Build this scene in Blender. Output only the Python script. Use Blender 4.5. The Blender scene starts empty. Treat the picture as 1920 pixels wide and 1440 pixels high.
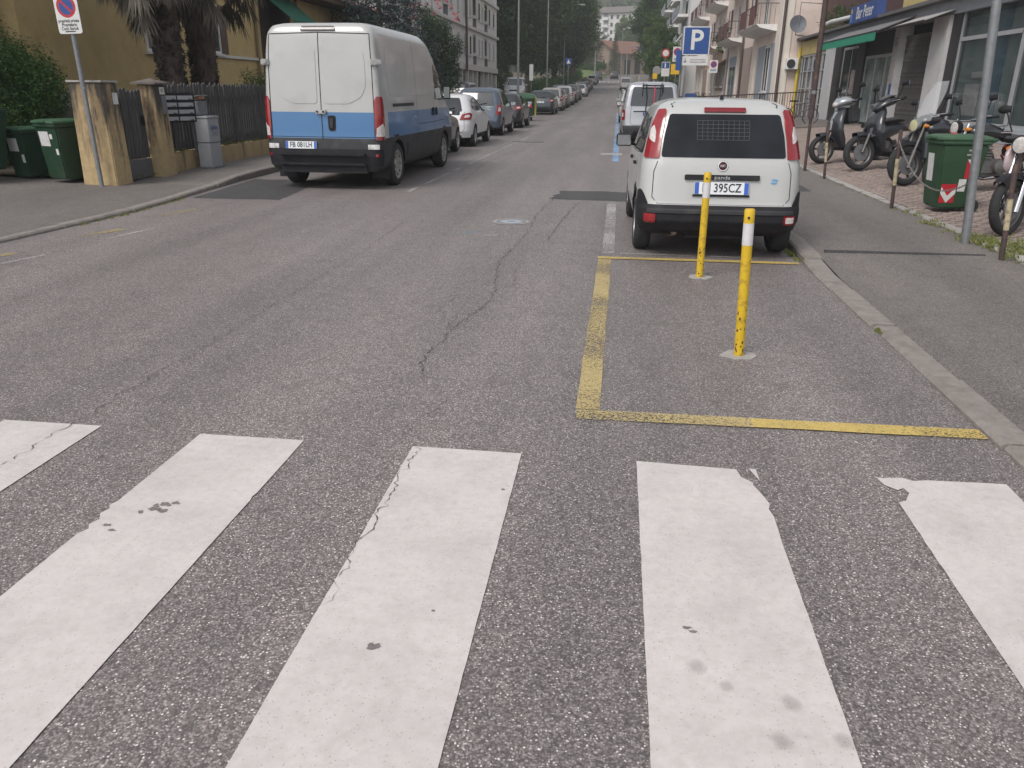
import bpy, bmesh, math, random
import numpy as np
from mathutils import Matrix, Vector
random.seed(7); RNG = np.random.default_rng(11)
S = bpy.context.scene
COL = S.collection
R = math.radians
# ---------------------------------------------------------------- camera
cam = bpy.data.cameras.new('camera'); cam_ob = bpy.data.objects.new('camera', cam); COL.objects.link(cam_ob)
cam.sensor_width = 36.0; cam.lens = 36.0 * 1461 / 1920; cam.clip_start = 0.05; cam.clip_end = 3000
cr, cd, cf = (0.99186469, 0.12707647, 0.00748429), (0.05183153, -0.3494603, -0.93551643), (-0.11626667, 0.92829363, -0.3532039)
cam_ob.matrix_world = Matrix(((cr[0], -cd[0], -cf[0], 0), (cr[1], -cd[1], -cf[1], 0), (cr[2], -cd[2], -cf[2], 1.56), (0, 0, 0, 1)))
S.camera = cam_ob
# ---------------------------------------------------------------- sky, sun, exposure (hazy, overcast)
SUN_EL, SUN_AZ = R(50), R(214)      # azimuth clockwise from the road direction: behind the camera, to the left
world = bpy.data.worlds.new('World'); S.world = world; world.use_nodes = True
wn = world.node_tree.nodes; wl = world.node_tree.links
sky = wn.new('ShaderNodeTexSky'); sky.sky_type = 'NISHITA'; sky.sun_disc = False
sky.sun_elevation = SUN_EL; sky.sun_rotation = SUN_AZ; sky.air_density = 1.0; sky.dust_density = 1.6; sky.ozone_density = 1.0
hs = wn.new('ShaderNodeHueSaturation'); hs.inputs['Saturation'].default_value = 0.22
wl.new(sky.outputs[0], hs.inputs['Color']); wl.new(hs.outputs[0], wn['Background'].inputs[0])
wn['Background'].inputs[1].default_value = 0.135
sun = bpy.data.lights.new('sun', 'SUN'); sun.energy = 1.6; sun.angle = R(24); sun.color = (1.0, 0.94, 0.89)
sun_ob = bpy.data.objects.new('sun', sun); COL.objects.link(sun_ob)
sd = Vector((math.sin(SUN_AZ) * math.cos(SUN_EL), math.cos(SUN_AZ) * math.cos(SUN_EL), math.sin(SUN_EL)))
sun_ob.rotation_euler = sd.to_track_quat('Z', 'Y').to_euler(); sun_ob.location = sd * 60
S.view_settings.view_transform = 'Standard'; S.view_settings.look = 'None'; S.view_settings.exposure = 0.58; S.view_settings.gamma = 1.0
S.cycles.max_bounces = 6; S.cycles.transparent_max_bounces = 12

# ---------------------------------------------------------------- materials
MATS = {}
def newmat(name):
    m = bpy.data.materials.new(name); m.use_nodes = True
    nt = m.node_tree; b = nt.nodes['Principled BSDF']
    MATS[name] = m
    return m, nt, b
def N(nt, t, **kw):
    n = nt.nodes.new(t)
    for k, v in kw.items():
        if k.startswith('i_'):
            n.inputs[k[2:].replace('_', ' ')].default_value = v
        else: setattr(n, k, v)
    return n
def ramp(nt, stops, interp='LINEAR'):
    n = nt.nodes.new('ShaderNodeValToRGB'); cr_ = n.color_ramp; cr_.interpolation = interp
    while len(cr_.elements) < len(stops): cr_.elements.new(0.5)
    for e, (p, c) in zip(cr_.elements, stops):
        e.position = p; e.color = c if len(c) == 4 else (*c, 1)
    return n
def mul(c, k): return tuple(min(1, x * k) for x in c)
def mat(name, col, rough=0.6, var=0.12, scale=6.0, bump=0.0, bscale=60.0, metal=0.0, spec=0.5, dirt=None, dirt_amt=0.5, dscale=3.0, coat=0.0, stretch=None):
    """Principled with noise-varied colour, optional relief and stains."""
    if name in MATS: return MATS[name]
    m, nt, b = newmat(name); L = nt.links
    tc = N(nt, 'ShaderNodeTexCoord'); src = tc.outputs['Object']
    if stretch:
        mp = N(nt, 'ShaderNodeMapping'); mp.inputs['Scale'].default_value = stretch; L.new(src, mp.inputs[0]); src = mp.outputs[0]
    n1 = N(nt, 'ShaderNodeTexNoise', i_Scale=scale, i_Detail=5.0, i_Roughness=0.6); L.new(src, n1.inputs['Vector'])
    rp = ramp(nt, [(0.25, mul(col, 1 - var)), (0.75, mul(col, 1 + var))]); L.new(n1.outputs[0], rp.inputs[0])
    out = rp.outputs[0]
    if dirt:
        n2 = N(nt, 'ShaderNodeTexNoise', i_Scale=dscale, i_Detail=6.0, i_Roughness=0.65); L.new(src, n2.inputs['Vector'])
        r2 = ramp(nt, [(0.52, (0, 0, 0)), (0.72, (dirt_amt,) * 3)]); L.new(n2.outputs[0], r2.inputs[0])
        mx = N(nt, 'ShaderNodeMix', data_type='RGBA'); L.new(r2.outputs[0], mx.inputs[0]); L.new(out, mx.inputs[6]); mx.inputs[7].default_value = (*dirt, 1)
        out = mx.outputs[2]
    L.new(out, b.inputs['Base Color'])
    b.inputs['Roughness'].default_value = rough; b.inputs['Metallic'].default_value = metal
    b.inputs['Specular IOR Level'].default_value = spec; b.inputs['Coat Weight'].default_value = coat; b.inputs['Coat Roughness'].default_value = 0.08
    if bump:
        n3 = N(nt, 'ShaderNodeTexNoise', i_Scale=bscale, i_Detail=4.0); L.new(src, n3.inputs['Vector'])
        bp = N(nt, 'ShaderNodeBump', i_Strength=bump, i_Distance=0.01); L.new(n3.outputs[0], bp.inputs['Height']); L.new(bp.outputs[0], b.inputs['Normal'])
    return m
def glassy(name, col, rough=0.04, spec=0.6):
    """near opaque dark window glass that mirrors the surroundings"""
    if name in MATS: return MATS[name]
    m, nt, b = newmat(name); L = nt.links
    tc = N(nt, 'ShaderNodeTexCoord'); n1 = N(nt, 'ShaderNodeTexNoise', i_Scale=2.0, i_Detail=3.0); L.new(tc.outputs['Object'], n1.inputs['Vector'])
    rp = ramp(nt, [(0.35, mul(col, 0.6)), (0.7, mul(col, 1.5))]); L.new(n1.outputs[0], rp.inputs[0]); L.new(rp.outputs[0], b.inputs['Base Color'])
    b.inputs['Roughness'].default_value = rough; b.inputs['Specular IOR Level'].default_value = spec
    n2 = N(nt, 'ShaderNodeTexNoise', i_Scale=1.2, i_Detail=2.0); L.new(tc.outputs['Object'], n2.inputs['Vector'])
    bp = N(nt, 'ShaderNodeBump', i_Strength=0.08, i_Distance=0.02); L.new(n2.outputs[0], bp.inputs['Height']); L.new(bp.outputs[0], b.inputs['Normal'])
    return m
def clearglass(name, tint=(0.8, 0.85, 0.85), alpha=0.25, rough=0.03, spec=0.6):
    if name in MATS: return MATS[name]
    m, nt, b = newmat(name); b.inputs['Base Color'].default_value = (*tint, 1); b.inputs['Roughness'].default_value = rough
    b.inputs['Alpha'].default_value = alpha; b.inputs['Specular IOR Level'].default_value = spec
    return m
def leafmat(name, c1, c2, c3=None, trans=0.35, k=1.35):
    if name in MATS: return MATS[name]
    c1 = mul(c1, k); c2 = mul(c2, k); c3 = mul(c3, k) if c3 else None
    m, nt, b = newmat(name); L = nt.links
    g = N(nt, 'ShaderNodeNewGeometry'); tc = N(nt, 'ShaderNodeTexCoord')
    n1 = N(nt, 'ShaderNodeTexNoise', i_Scale=1.1, i_Detail=3.0); L.new(tc.outputs['Object'], n1.inputs['Vector'])
    ad = N(nt, 'ShaderNodeMath', operation='ADD'); L.new(g.outputs['Random Per Island'], ad.inputs[0]); L.new(n1.outputs[0], ad.inputs[1])
    hf = N(nt, 'ShaderNodeMath', operation='MULTIPLY'); hf.inputs[1].default_value = 0.5; L.new(ad.outputs[0], hf.inputs[0])
    st = [(0.2, c1), (0.65, c2)] + ([(0.85, c3)] if c3 else [])
    rp = ramp(nt, st); L.new(hf.outputs[0], rp.inputs[0]); L.new(rp.outputs[0], b.inputs['Base Color'])
    b.inputs['Roughness'].default_value = 0.55; b.inputs['Specular IOR Level'].default_value = 0.3
    tr = N(nt, 'ShaderNodeBsdfTranslucent'); L.new(rp.outputs[0], tr.inputs[0])
    ms = N(nt, 'ShaderNodeMixShader'); ms.inputs[0].default_value = trans
    L.new(b.outputs[0], ms.inputs[1]); L.new(tr.outputs[0], ms.inputs[2]); L.new(ms.outputs[0], nt.nodes['Material Output'].inputs[0])
    return m

# ---------------------------------------------------------------- object helpers
def link(name, mesh, parent=None, loc=None, rot=None):
    o = bpy.data.objects.new(name, mesh); COL.objects.link(o)
    if parent is not None: o.parent = parent
    if loc is not None: o.location = loc
    if rot is not None: o.rotation_euler = rot
    return o
def tag(o, label=None, cat=None, group=None, kind=None):
    if label: o['label'] = label
    if cat: o['category'] = cat
    if group: o['group'] = group
    if kind: o['kind'] = kind
    return o
def thing(name, label, cat, loc=(0, 0, 0), rz=0.0, group=None):
    o = link(name, None, None, loc, (0, 0, rz)); o.empty_display_size = 0.2
    return tag(o, label, cat, group)
def copy_tree(o, parent=None):
    c = o.copy(); COL.objects.link(c)
    if parent is not None: c.parent = parent
    for ch in list(o.children): copy_tree(ch, c)
    return c
class MB:
    """collects shapes into one mesh"""
    def __init__(s): s.v = []; s.f = []; s.m = []
    def add(s, vs, fs, mi=0, M=None):
        o = len(s.v)
        if M is not None: vs = [tuple(M @ Vector(v)) for v in vs]
        s.v += [tuple(v) for v in vs]; s.f += [tuple(i + o for i in f) for f in fs]; s.m += [mi] * len(fs)
        return s
    def box(s, x0, x1, y0, y1, z0, z1, mi=0, M=None):
        return s.add([(x0, y0, z0), (x1, y0, z0), (x1, y1, z0), (x0, y1, z0), (x0, y0, z1), (x1, y0, z1), (x1, y1, z1), (x0, y1, z1)],
                     [(0, 3, 2, 1), (4, 5, 6, 7), (0, 1, 5, 4), (1, 2, 6, 5), (2, 3, 7, 6), (3, 0, 4, 7)], mi, M)
    def bar(s, a, b, w, h=None, mi=0, up=(0, 0, 1)):
        """rectangular bar from a to b"""
        a = Vector(a); b = Vector(b); h = w if h is None else h; d = (b - a); L = d.length; d.normalize()
        u = Vector(up)
        if abs(d.dot(u)) > 0.98: u = Vector((1, 0, 0))
        r = d.cross(u).normalized(); u = r.cross(d)
        M = Matrix((( r.x, d.x, u.x, a.x), (r.y, d.y, u.y, a.y), (r.z, d.z, u.z, a.z), (0, 0, 0, 1)))
        return s.box(-w / 2, w / 2, 0, L, -h / 2, h / 2, mi, M)
    def tube(s, pts, r, n=8, mi=0, cap=True):
        pts = [Vector(p) for p in pts]; rs = r if isinstance(r, (list, tuple)) else [r] * len(pts)
        rings = []; pu = None
        for i, p in enumerate(pts):
            d = (pts[min(i + 1, len(pts) - 1)] - pts[max(i - 1, 0)]).normalized()
            if pu is None:
                u = Vector((0, 0, 1)) if abs(d.z) < 0.9 else Vector((1, 0, 0))
            else: u = pu
            a = d.cross(u)
            if a.length < 1e-6: a = d.cross(Vector((0, 1, 0.1)))
            a.normalize(); u = a.cross(d).normalized(); pu = u
            rings.append([p + (a * math.cos(t) + u * math.sin(t)) * rs[i] for t in [2 * math.pi * k / n for k in range(n)]])
        vs = [v for q in rings for v in q]; fs = []
        for i in range(len(rings) - 1):
            for k in range(n):
                k2 = (k + 1) % n; fs.append((i * n + k, i * n + k2, (i + 1) * n + k2, (i + 1) * n + k))
        if cap: fs += [tuple(range(n - 1, -1, -1)), tuple(range((len(rings) - 1) * n, len(rings) * n))]
        return s.add(vs, fs, mi)
    def lathe(s, prof, n=16, mi=0, M=None, cap=True):
        """profile of (r, z) turned about z"""
        vs = []; fs = []
        for r, z in prof:
            for k in range(n):
                t = 2 * math.pi * k / n; vs.append((r * math.cos(t), r * math.sin(t), z))
        for i in range(len(prof) - 1):
            for k in range(n):
                k2 = (k + 1) % n; fs.append((i * n + k, i * n + k2, (i + 1) * n + k2, (i + 1) * n + k))
        if cap: fs += [tuple(range(n - 1, -1, -1)), tuple(range((len(prof) - 1) * n, len(prof) * n))]
        return s.add(vs, fs, mi, M)
    def prism(s, poly, z0, z1, mi=0, M=None):
        n = len(poly); vs = [(x, y, z0) for x, y in poly] + [(x, y, z1) for x, y in poly]
        fs = [tuple(range(n - 1, -1, -1)), tuple(range(n, 2 * n))] + [(i, (i + 1) % n, n + (i + 1) % n, n + i) for i in range(n)]
        return s.add(vs, fs, mi, M)
    def loft(s, secs, mi=0, cap=True, closed=True):
        n = len(secs[0]); vs = [v for q in secs for v in q]; fs = []
        for i in range(len(secs) - 1):
            for k in range(n if closed else n - 1):
                k2 = (k + 1) % n; fs.append((i * n + k, i * n + k2, (i + 1) * n + k2, (i + 1) * n + k))
        if cap and closed: fs += [tuple(range(n - 1, -1, -1)), tuple(range((len(secs) - 1) * n, len(secs) * n))]
        return s.add(vs, fs, mi)
    def mesh(s, name, mats, smooth=None, bevel=0.0):
        me = bpy.data.meshes.new(name); me.from_pydata(s.v, [], s.f)
        for m in (mats if isinstance(mats, (list, tuple)) else [mats]): me.materials.append(m)
        me.polygons.foreach_set('material_index', s.m); me.update()
        bm = bmesh.new(); bm.from_mesh(me); bmesh.ops.recalc_face_normals(bm, faces=bm.faces)
        if bevel: bmesh.ops.bevel(bm, geom=[e for e in bm.edges if len(e.link_faces) == 2 and e.calc_face_angle(0) > 0.6], offset=bevel, segments=2, affect='EDGES', clamp_overlap=True)
        bm.to_mesh(me); bm.free()
        if smooth is not None:
            me.polygons.foreach_set('use_smooth', [True] * len(me.polygons))
            if smooth < 180: me.set_sharp_from_angle(angle=R(smooth))
        return me
    def build(s, name, mats, parent=None, smooth=None, bevel=0.0, loc=None, rot=None):
        return link(name, s.mesh(name, mats, smooth, bevel), parent, loc, rot)
def rawmesh(name, v, f, mats, smooth=False):
    """fast big mesh from numpy quads (n,4) or tris"""
    me = bpy.data.meshes.new(name); v = np.asarray(v, np.float32); f = np.asarray(f, np.int32)
    me.vertices.add(len(v)); me.vertices.foreach_set('co', v.ravel())
    k = f.shape[1]; me.loops.add(f.size); me.loops.foreach_set('vertex_index', f.ravel())
    me.polygons.add(len(f)); me.polygons.foreach_set('loop_start', np.arange(0, f.size, k, dtype=np.int32)); me.polygons.foreach_set('loop_total', np.full(len(f), k, np.int32))
    for m in (mats if isinstance(mats, (list, tuple)) else [mats]): me.materials.append(m)
    me.update(calc_edges=True); me.validate()
    if smooth: me.polygons.foreach_set('use_smooth', [True] * len(me.polygons))
    return me
TXT = {}
def text_mesh(s, size, mat_, extrude=0.0008, align='CENTER', squeeze=1.0, bold=0.0):
    k = (s, size, mat_.name, align, squeeze, bold)
    if k in TXT: return TXT[k]
    c = bpy.data.curves.new('lettering', 'FONT'); c.body = s; c.size = size; c.extrude = extrude; c.align_x = align; c.align_y = 'CENTER'; c.offset = bold; c.resolution_u = 3
    c.space_line = 0.85
    o = bpy.data.objects.new('tmp_lettering', c); COL.objects.link(o); bpy.context.view_layer.update()
    me = bpy.data.meshes.new_from_object(o.evaluated_get(bpy.context.evaluated_depsgraph_get()))
    bpy.data.objects.remove(o)
    if squeeze != 1.0:
        for v in me.vertices: v.co.x *= squeeze
    me.materials.clear(); me.materials.append(mat_); TXT[k] = me
    return me
def g(y):
    """height of the road along the street"""
    if y < 40: return 0.0
    return 2.08e-4 * (y - 40) ** 2 if y < 138 else 2.0 + 0.0405 * (y - 138)
# ================================================================= ground materials
def asphalt(name, dark=(0.100, 0.089, 0.086), light=(0.238, 0.213, 0.206), speck=(0.76, 0.70, 0.67), amount=0.66, cell=142.0, tint=0.0, bump=0.35, rough=0.75):
    m, nt, b = newmat(name); L = nt.links
    tc = N(nt, 'ShaderNodeTexCoord'); o = tc.outputs['Object']
    nz = N(nt, 'ShaderNodeTexNoise', i_Scale=30.0, i_Detail=2.0); L.new(o, nz.inputs['Vector'])
    mxv = N(nt, 'ShaderNodeMix', data_type='RGBA'); mxv.inputs[0].default_value = 0.012; L.new(o, mxv.inputs[6]); L.new(nz.outputs['Color'], mxv.inputs[7])
    v = N(nt, 'ShaderNodeTexVoronoi', i_Scale=cell); L.new(mxv.outputs[2], v.inputs['Vector'])
    sp = N(nt, 'ShaderNodeSeparateColor'); L.new(v.outputs['Color'], sp.inputs[0])
    base = ramp(nt, [(0.0, dark), (0.75, light), (1.0, mul(light, 1.45))]); L.new(sp.outputs[0], base.inputs[0])
    # pale stones: some cells, only their middles
    v2 = N(nt, 'ShaderNodeTexVoronoi', i_Scale=cell * 0.80); L.new(mxv.outputs[2], v2.inputs['Vector']); sp2 = N(nt, 'ShaderNodeSeparateColor'); L.new(v2.outputs['Color'], sp2.inputs[0])
    pick = N(nt, 'ShaderNodeMapRange'); pick.inputs[1].default_value = amount; pick.inputs[2].default_value = 1.0; pick.inputs[3].default_value = 0.0; pick.inputs[4].default_value = 1.5; L.new(sp2.outputs[1], pick.inputs[0])
    mid = N(nt, 'ShaderNodeMapRange'); mid.inputs[1].default_value = 0.26; mid.inputs[2].default_value = 0.40; mid.inputs[3].default_value = 1.0; mid.inputs[4].default_value = 0.0; L.new(v2.outputs['Distance'], mid.inputs[0])
    pk = N(nt, 'ShaderNodeMath', operation='MULTIPLY'); L.new(pick.outputs[0], pk.inputs[0]); L.new(mid.outputs[0], pk.inputs[1])
    m1 = N(nt, 'ShaderNodeMix', data_type='RGBA'); L.new(pk.outputs[0], m1.inputs[0]); L.new(base.outputs[0], m1.inputs[6]); m1.inputs[7].default_value = (*speck, 1)
    # binder between stones
    ed = N(nt, 'ShaderNodeMapRange'); ed.inputs[1].default_value = 0.38; ed.inputs[2].default_value = 0.72; ed.inputs[3].default_value = 0.0; ed.inputs[4].default_value = 0.6; L.new(v.outputs['Distance'], ed.inputs[0])
    m2 = N(nt, 'ShaderNodeMix', data_type='RGBA'); L.new(ed.outputs[0], m2.inputs[0]); L.new(m1.outputs[2], m2.inputs[6]); m2.inputs[7].default_value = (*mul(dark, 0.6), 1)
    # wear and stains, large and streaked along the street
    mp = N(nt, 'ShaderNodeMapping'); mp.inputs['Scale'].default_value = (1.0, 0.22, 1.0); L.new(o, mp.inputs[0])
    n1 = N(nt, 'ShaderNodeTexNoise', i_Scale=0.9, i_Detail=6.0, i_Roughness=0.6); L.new(mp.outputs[0], n1.inputs['Vector'])
    n2 = N(nt, 'ShaderNodeTexNoise', i_Scale=4.5, i_Detail=5.0, i_Roughness=0.65); L.new(o, n2.inputs['Vector'])
    r1 = ramp(nt, [(0.3, (0.86, 0.855, 0.855)), (0.7, (1.12, 1.11, 1.10))]); L.new(n1.outputs[0], r1.inputs[0])
    r2 = ramp(nt, [(0.28, (0.84, 0.84, 0.84)), (0.45, (1, 1, 1)), (0.75, (1.08, 1.08, 1.08))]); L.new(n2.outputs[0], r2.inputs[0])
    q1 = N(nt, 'ShaderNodeMix', data_type='RGBA', blend_type='MULTIPLY'); q1.inputs[0].default_value = 1; L.new(m2.outputs[2], q1.inputs[6]); L.new(r1.outputs[0], q1.inputs[7])
    q2 = N(nt, 'ShaderNodeMix', data_type='RGBA', blend_type='MULTIPLY'); q2.inputs[0].default_value = 1; L.new(q1.outputs[2], q2.inputs[6]); L.new(r2.outputs[0], q2.inputs[7])
    mp3 = N(nt, 'ShaderNodeMapping'); mp3.inputs['Scale'].default_value = (1.0, 0.03, 1.0); L.new(o, mp3.inputs[0])      # worn wheel paths
    n6 = N(nt, 'ShaderNodeTexNoise', i_Scale=1.5, i_Detail=2.0); L.new(mp3.outputs[0], n6.inputs['Vector']); r6 = ramp(nt, [(0.35, (0.90, 0.90, 0.90)), (0.65, (1.12, 1.115, 1.11))]); L.new(n6.outputs[0], r6.inputs[0])
    q3 = N(nt, 'ShaderNodeMix', data_type='RGBA', blend_type='MULTIPLY'); q3.inputs[0].default_value = 1; L.new(q2.outputs[2], q3.inputs[6]); L.new(r6.outputs[0], q3.inputs[7])
    L.new(q3.outputs[2], b.inputs['Base Color'])
    b.inputs['Roughness'].default_value = rough; b.inputs['Specular IOR Level'].default_value = 0.4
    bp = N(nt, 'ShaderNodeBump', i_Strength=bump, i_Distance=0.003, invert=True); L.new(v.outputs['Distance'], bp.inputs['Height']); L.new(bp.outputs[0], b.inputs['Normal'])
    return m
A_ROAD = asphalt('asphalt road', rough=0.58, bump=0.18)
A_SIDE = asphalt('asphalt pavement', dark=(0.105, 0.093, 0.087), light=(0.20, 0.182, 0.170), speck=(0.48, 0.45, 0.42), amount=0.90)
A_PATCH = asphalt('asphalt repair', dark=(0.04, 0.04, 0.041), light=(0.085, 0.083, 0.083), speck=(0.3, 0.3, 0.3), amount=0.96, bump=0.2)
A_LEFT = asphalt('pale pavement', dark=(0.12, 0.108, 0.10), light=(0.24, 0.22, 0.20), speck=(0.5, 0.46, 0.42), amount=0.88)
def paint_mat(name, col, wear, cell=115.0):
    """road paint: pits, scuffs and dust; wear = how much asphalt shows through"""
    m, nt, b = newmat(name); L = nt.links
    tc = N(nt, 'ShaderNodeTexCoord'); o = tc.outputs['Object']
    n1 = N(nt, 'ShaderNodeTexNoise', i_Scale=3.0, i_Detail=7.0, i_Roughness=0.65); L.new(o, n1.inputs['Vector'])
    c1 = ramp(nt, [(0.3, mul(col, 0.86)), (0.55, col), (0.8, mul(col, 1.06))]); L.new(n1.outputs[0], c1.inputs[0])
    v = N(nt, 'ShaderNodeTexVoronoi', i_Scale=cell); L.new(o, v.inputs['Vector'])
    sp = N(nt, 'ShaderNodeSeparateColor'); L.new(v.outputs['Color'], sp.inputs[0])
    n2 = N(nt, 'ShaderNodeTexNoise', i_Scale=2.2, i_Detail=4.0); L.new(o, n2.inputs['Vector'])
    # pits
    ad = N(nt, 'ShaderNodeMath', operation='MULTIPLY_ADD'); L.new(n2.outputs[0], ad.inputs[0]); ad.inputs[1].default_value = 0.5; L.new(sp.outputs[0], ad.inputs[2])
    gt = N(nt, 'ShaderNodeMapRange'); gt.inputs[1].default_value = 1.05 - wear; gt.inputs[2].default_value = 1.16 - wear; L.new(ad.outputs[0], gt.inputs[0])
    md = N(nt, 'ShaderNodeMapRange'); md.inputs[1].default_value = 0.15 + wear * 0.9; md.inputs[2].default_value = 0.38 + wear * 0.9; md.inputs[3].default_value = 1.0; md.inputs[4].default_value = 0.0; L.new(v.outputs['Distance'], md.inputs[0])
    pk0 = N(nt, 'ShaderNodeMath', operation='MULTIPLY'); L.new(gt.outputs[0], pk0.inputs[0]); L.new(md.outputs[0], pk0.inputs[1])
    pk = N(nt, 'ShaderNodeMath', operation='MULTIPLY'); L.new(pk0.outputs[0], pk.inputs[0]); L.new(sp.outputs[2], pk.inputs[1])
    mx = N(nt, 'ShaderNodeMix', data_type='RGBA'); L.new(pk.outputs[0], mx.inputs[0]); L.new(c1.outputs[0], mx.inputs[6]); mx.inputs[7].default_value = (0.2, 0.185, 0.175, 1)
    # fine grime
    n3 = N(nt, 'ShaderNodeTexNoise', i_Scale=26.0, i_Detail=5.0, i_Roughness=0.7); L.new(o, n3.inputs['Vector'])
    r3 = ramp(nt, [(0.3, (0.88, 0.87, 0.86)), (0.6, (1, 1, 1))]); L.new(n3.outputs[0], r3.inputs[0])
    q = N(nt, 'ShaderNodeMix', data_type='RGBA', blend_type='MULTIPLY'); q.inputs[0].default_value = 1; L.new(mx.outputs[2], q.inputs[6]); L.new(r3.outputs[0], q.inputs[7])
    L.new(q.outputs[2], b.inputs['Base Color']); b.inputs['Roughness'].default_value = 0.6
    bp = N(nt, 'ShaderNodeBump', i_Strength=0.15, i_Distance=0.003); L.new(n3.outputs[0], bp.inputs['Height']); L.new(bp.outputs[0], b.inputs['Normal'])
    if wear > 0.1:          # thin paint: bare stone shows through the holes
        tr = N(nt, 'ShaderNodeBsdfTransparent'); ms = N(nt, 'ShaderNodeMixShader')
        n4 = N(nt, 'ShaderNodeTexNoise', i_Scale=85.0, i_Detail=3.0, i_Roughness=0.7); L.new(o, n4.inputs['Vector'])
        n5 = N(nt, 'ShaderNodeTexNoise', i_Scale=1.3, i_Detail=3.0); L.new(o, n5.inputs['Vector'])
        a2 = N(nt, 'ShaderNodeMath', operation='MULTIPLY_ADD'); L.new(n5.outputs[0], a2.inputs[0]); a2.inputs[1].default_value = 0.55; L.new(n4.outputs[0], a2.inputs[2])
        mr = N(nt, 'ShaderNodeMapRange'); mr.inputs[1].default_value = 0.98 - wear; mr.inputs[2].default_value = 1.08 - wear; L.new(a2.outputs[0], mr.inputs[0])
        L.new(mr.outputs[0], ms.inputs[0]); L.new(b.outputs[0], ms.inputs[1]); L.new(tr.outputs[0], ms.inputs[2]); L.new(ms.outputs[0], nt.nodes['Material Output'].inputs[0])
    return m
P_WHITE = paint_mat('white road paint', (0.565, 0.528, 0.508), 0.02)
P_YELLOW = paint_mat('yellow road paint', (0.54, 0.40, 0.12), 0.16)
P_YELLOW2 = paint_mat('worn yellow road paint', (0.46, 0.36, 0.16), 0.21)
P_YELLOW3 = paint_mat('faded yellow dashes', (0.44, 0.36, 0.17), 0.27)
P_FAINT = paint_mat('worn white road paint', (0.46, 0.44, 0.43), 0.24)
P_BLUE = paint_mat('blue road paint', (0.24, 0.40, 0.64), 0.2)
M_CRACK = mat('crack dirt', (0.045, 0.041, 0.039), 0.95)
M_CHIP = mat('bare asphalt chip', (0.17, 0.155, 0.15), 0.85, var=0.35, scale=90)
M_STAIN = mat('grey scuff', (0.33, 0.31, 0.30), 0.8, var=0.3, scale=60)
M_KERB = mat('kerb stone', (0.225, 0.202, 0.183), 0.85, var=0.22, scale=14, bump=0.5, bscale=70, dirt=(0.13, 0.115, 0.10), dirt_amt=0.7, dscale=4)
M_CONC = mat('rough concrete', (0.33, 0.31, 0.29), 0.85, var=0.2, scale=9, bump=0.4, bscale=60, dirt=(0.15, 0.14, 0.125), dscale=3)
M_SOIL = mat('garden soil', (0.10, 0.085, 0.05), 0.95, var=0.35, scale=5, bump=0.6, bscale=20)
M_IRON = mat('cast iron', (0.11, 0.10, 0.095), 0.55, var=0.3, scale=20, metal=0.3, bump=0.3)

# ================================================================= ground sheets
def strip(name, xs, ys, zf, m, kind='structure', label=None, parent=None, dz=0.0):
    """sheet following the street: xs = function y -> (x0, x1)"""
    v = []; f = []
    for y in ys:
        a, b_ = xs(y); v += [(a, y, zf(a, y) + dz), (b_, y, zf(b_, y) + dz)]
    for i in range(len(ys) - 1): f.append((2 * i, 2 * i + 1, 2 * i + 3, 2 * i + 2))
    o = link(name, rawmesh(name, v, f, m), parent)
    if kind: o['kind'] = kind
    if label: o['label'] = label
    return o
YS = [-12] + list(np.arange(-4, 40, 1.0)) + list(np.arange(40, 150, 4.0)) + list(np.arange(150, 221, 10.0))
def kl(y):          # left kerb line, road side
    return float(np.interp(y, [-12, 7.4, 9.6, 11.5, 13.5, 15.7, 30, 300], [-6.45, -6.4, -6.3, -6.42, -6.62, -6.66, -6.7, -6.9]))
KR = 1.86
def kh(y): return float(np.interp(y, [0, 7.2, 8.1, 8.6], [0.025, 0.03, 0.085, 0.10]))     # right kerb: dropped at the crossing
def khl(y): return float(np.interp(y, [9.0, 12.5, 14.0], [0.045, 0.06, 0.12]))
# far ground under everything
gv = []; gf = []
gys = [-60, -10, 0, 20, 40, 60, 80, 100, 120, 140, 170, 200, 230, 260, 300, 420, 900]; gxs = [-600, -120, -40, -14, -6, 3, 9.2, 14, 40, 120, 600]
for y in gys:
    for x in gxs: gv.append((x, y, g(min(y, 300)) - 0.06))
for j in range(len(gys) - 1):
    for i in range(len(gxs) - 1):
        k = j * len(gxs) + i; gf.append((k, k + 1, k + 1 + len(gxs), k + len(gxs)))
tag(link('ground', rawmesh('ground', gv, gf, M_SOIL)), 'bare earth under the whole street', kind='structure')
road = strip('road', lambda y: (kl(y) - 0.02, KR + 0.02), YS, lambda x, y: g(y), A_ROAD, label='grey asphalt street with pale stone chips and cracks')
strip('pavement', lambda y: (KR + 0.16, 3.80), [y for y in YS if y <= 32], lambda x, y: g(y) + kh(y) + (0.02 if x > 3 else 0) - 0.004, A_SIDE, label='dark asphalt pavement on the right between kerb and posts').name = 'pavement_right'
strip('pavement_right_far', lambda y: (KR + 0.16, 8.2 if y > 44 else 9.6), [31.9] + [y for y in YS if y >= 32], lambda x, y: g(y) + 0.1 + max(0, (x - 3.8)) * 0.06 * (1 if y < 60 else max(0, 1 - (y - 60) / 60)), A_SIDE, label='asphalt forecourt along the right hand houses')
strip('driveway', lambda y: (-16, kl(y) - 0.14), [-12, -4, 0, 4, 7.4, 8.6, 9.6, 10.6, 11.5, 12.3], lambda x, y: khl(y) + max(0, (-6.5 - x)) * 0.02 - 0.004, A_SIDE, label='dark asphalt driveway on the left in front of the green bins')
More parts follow.
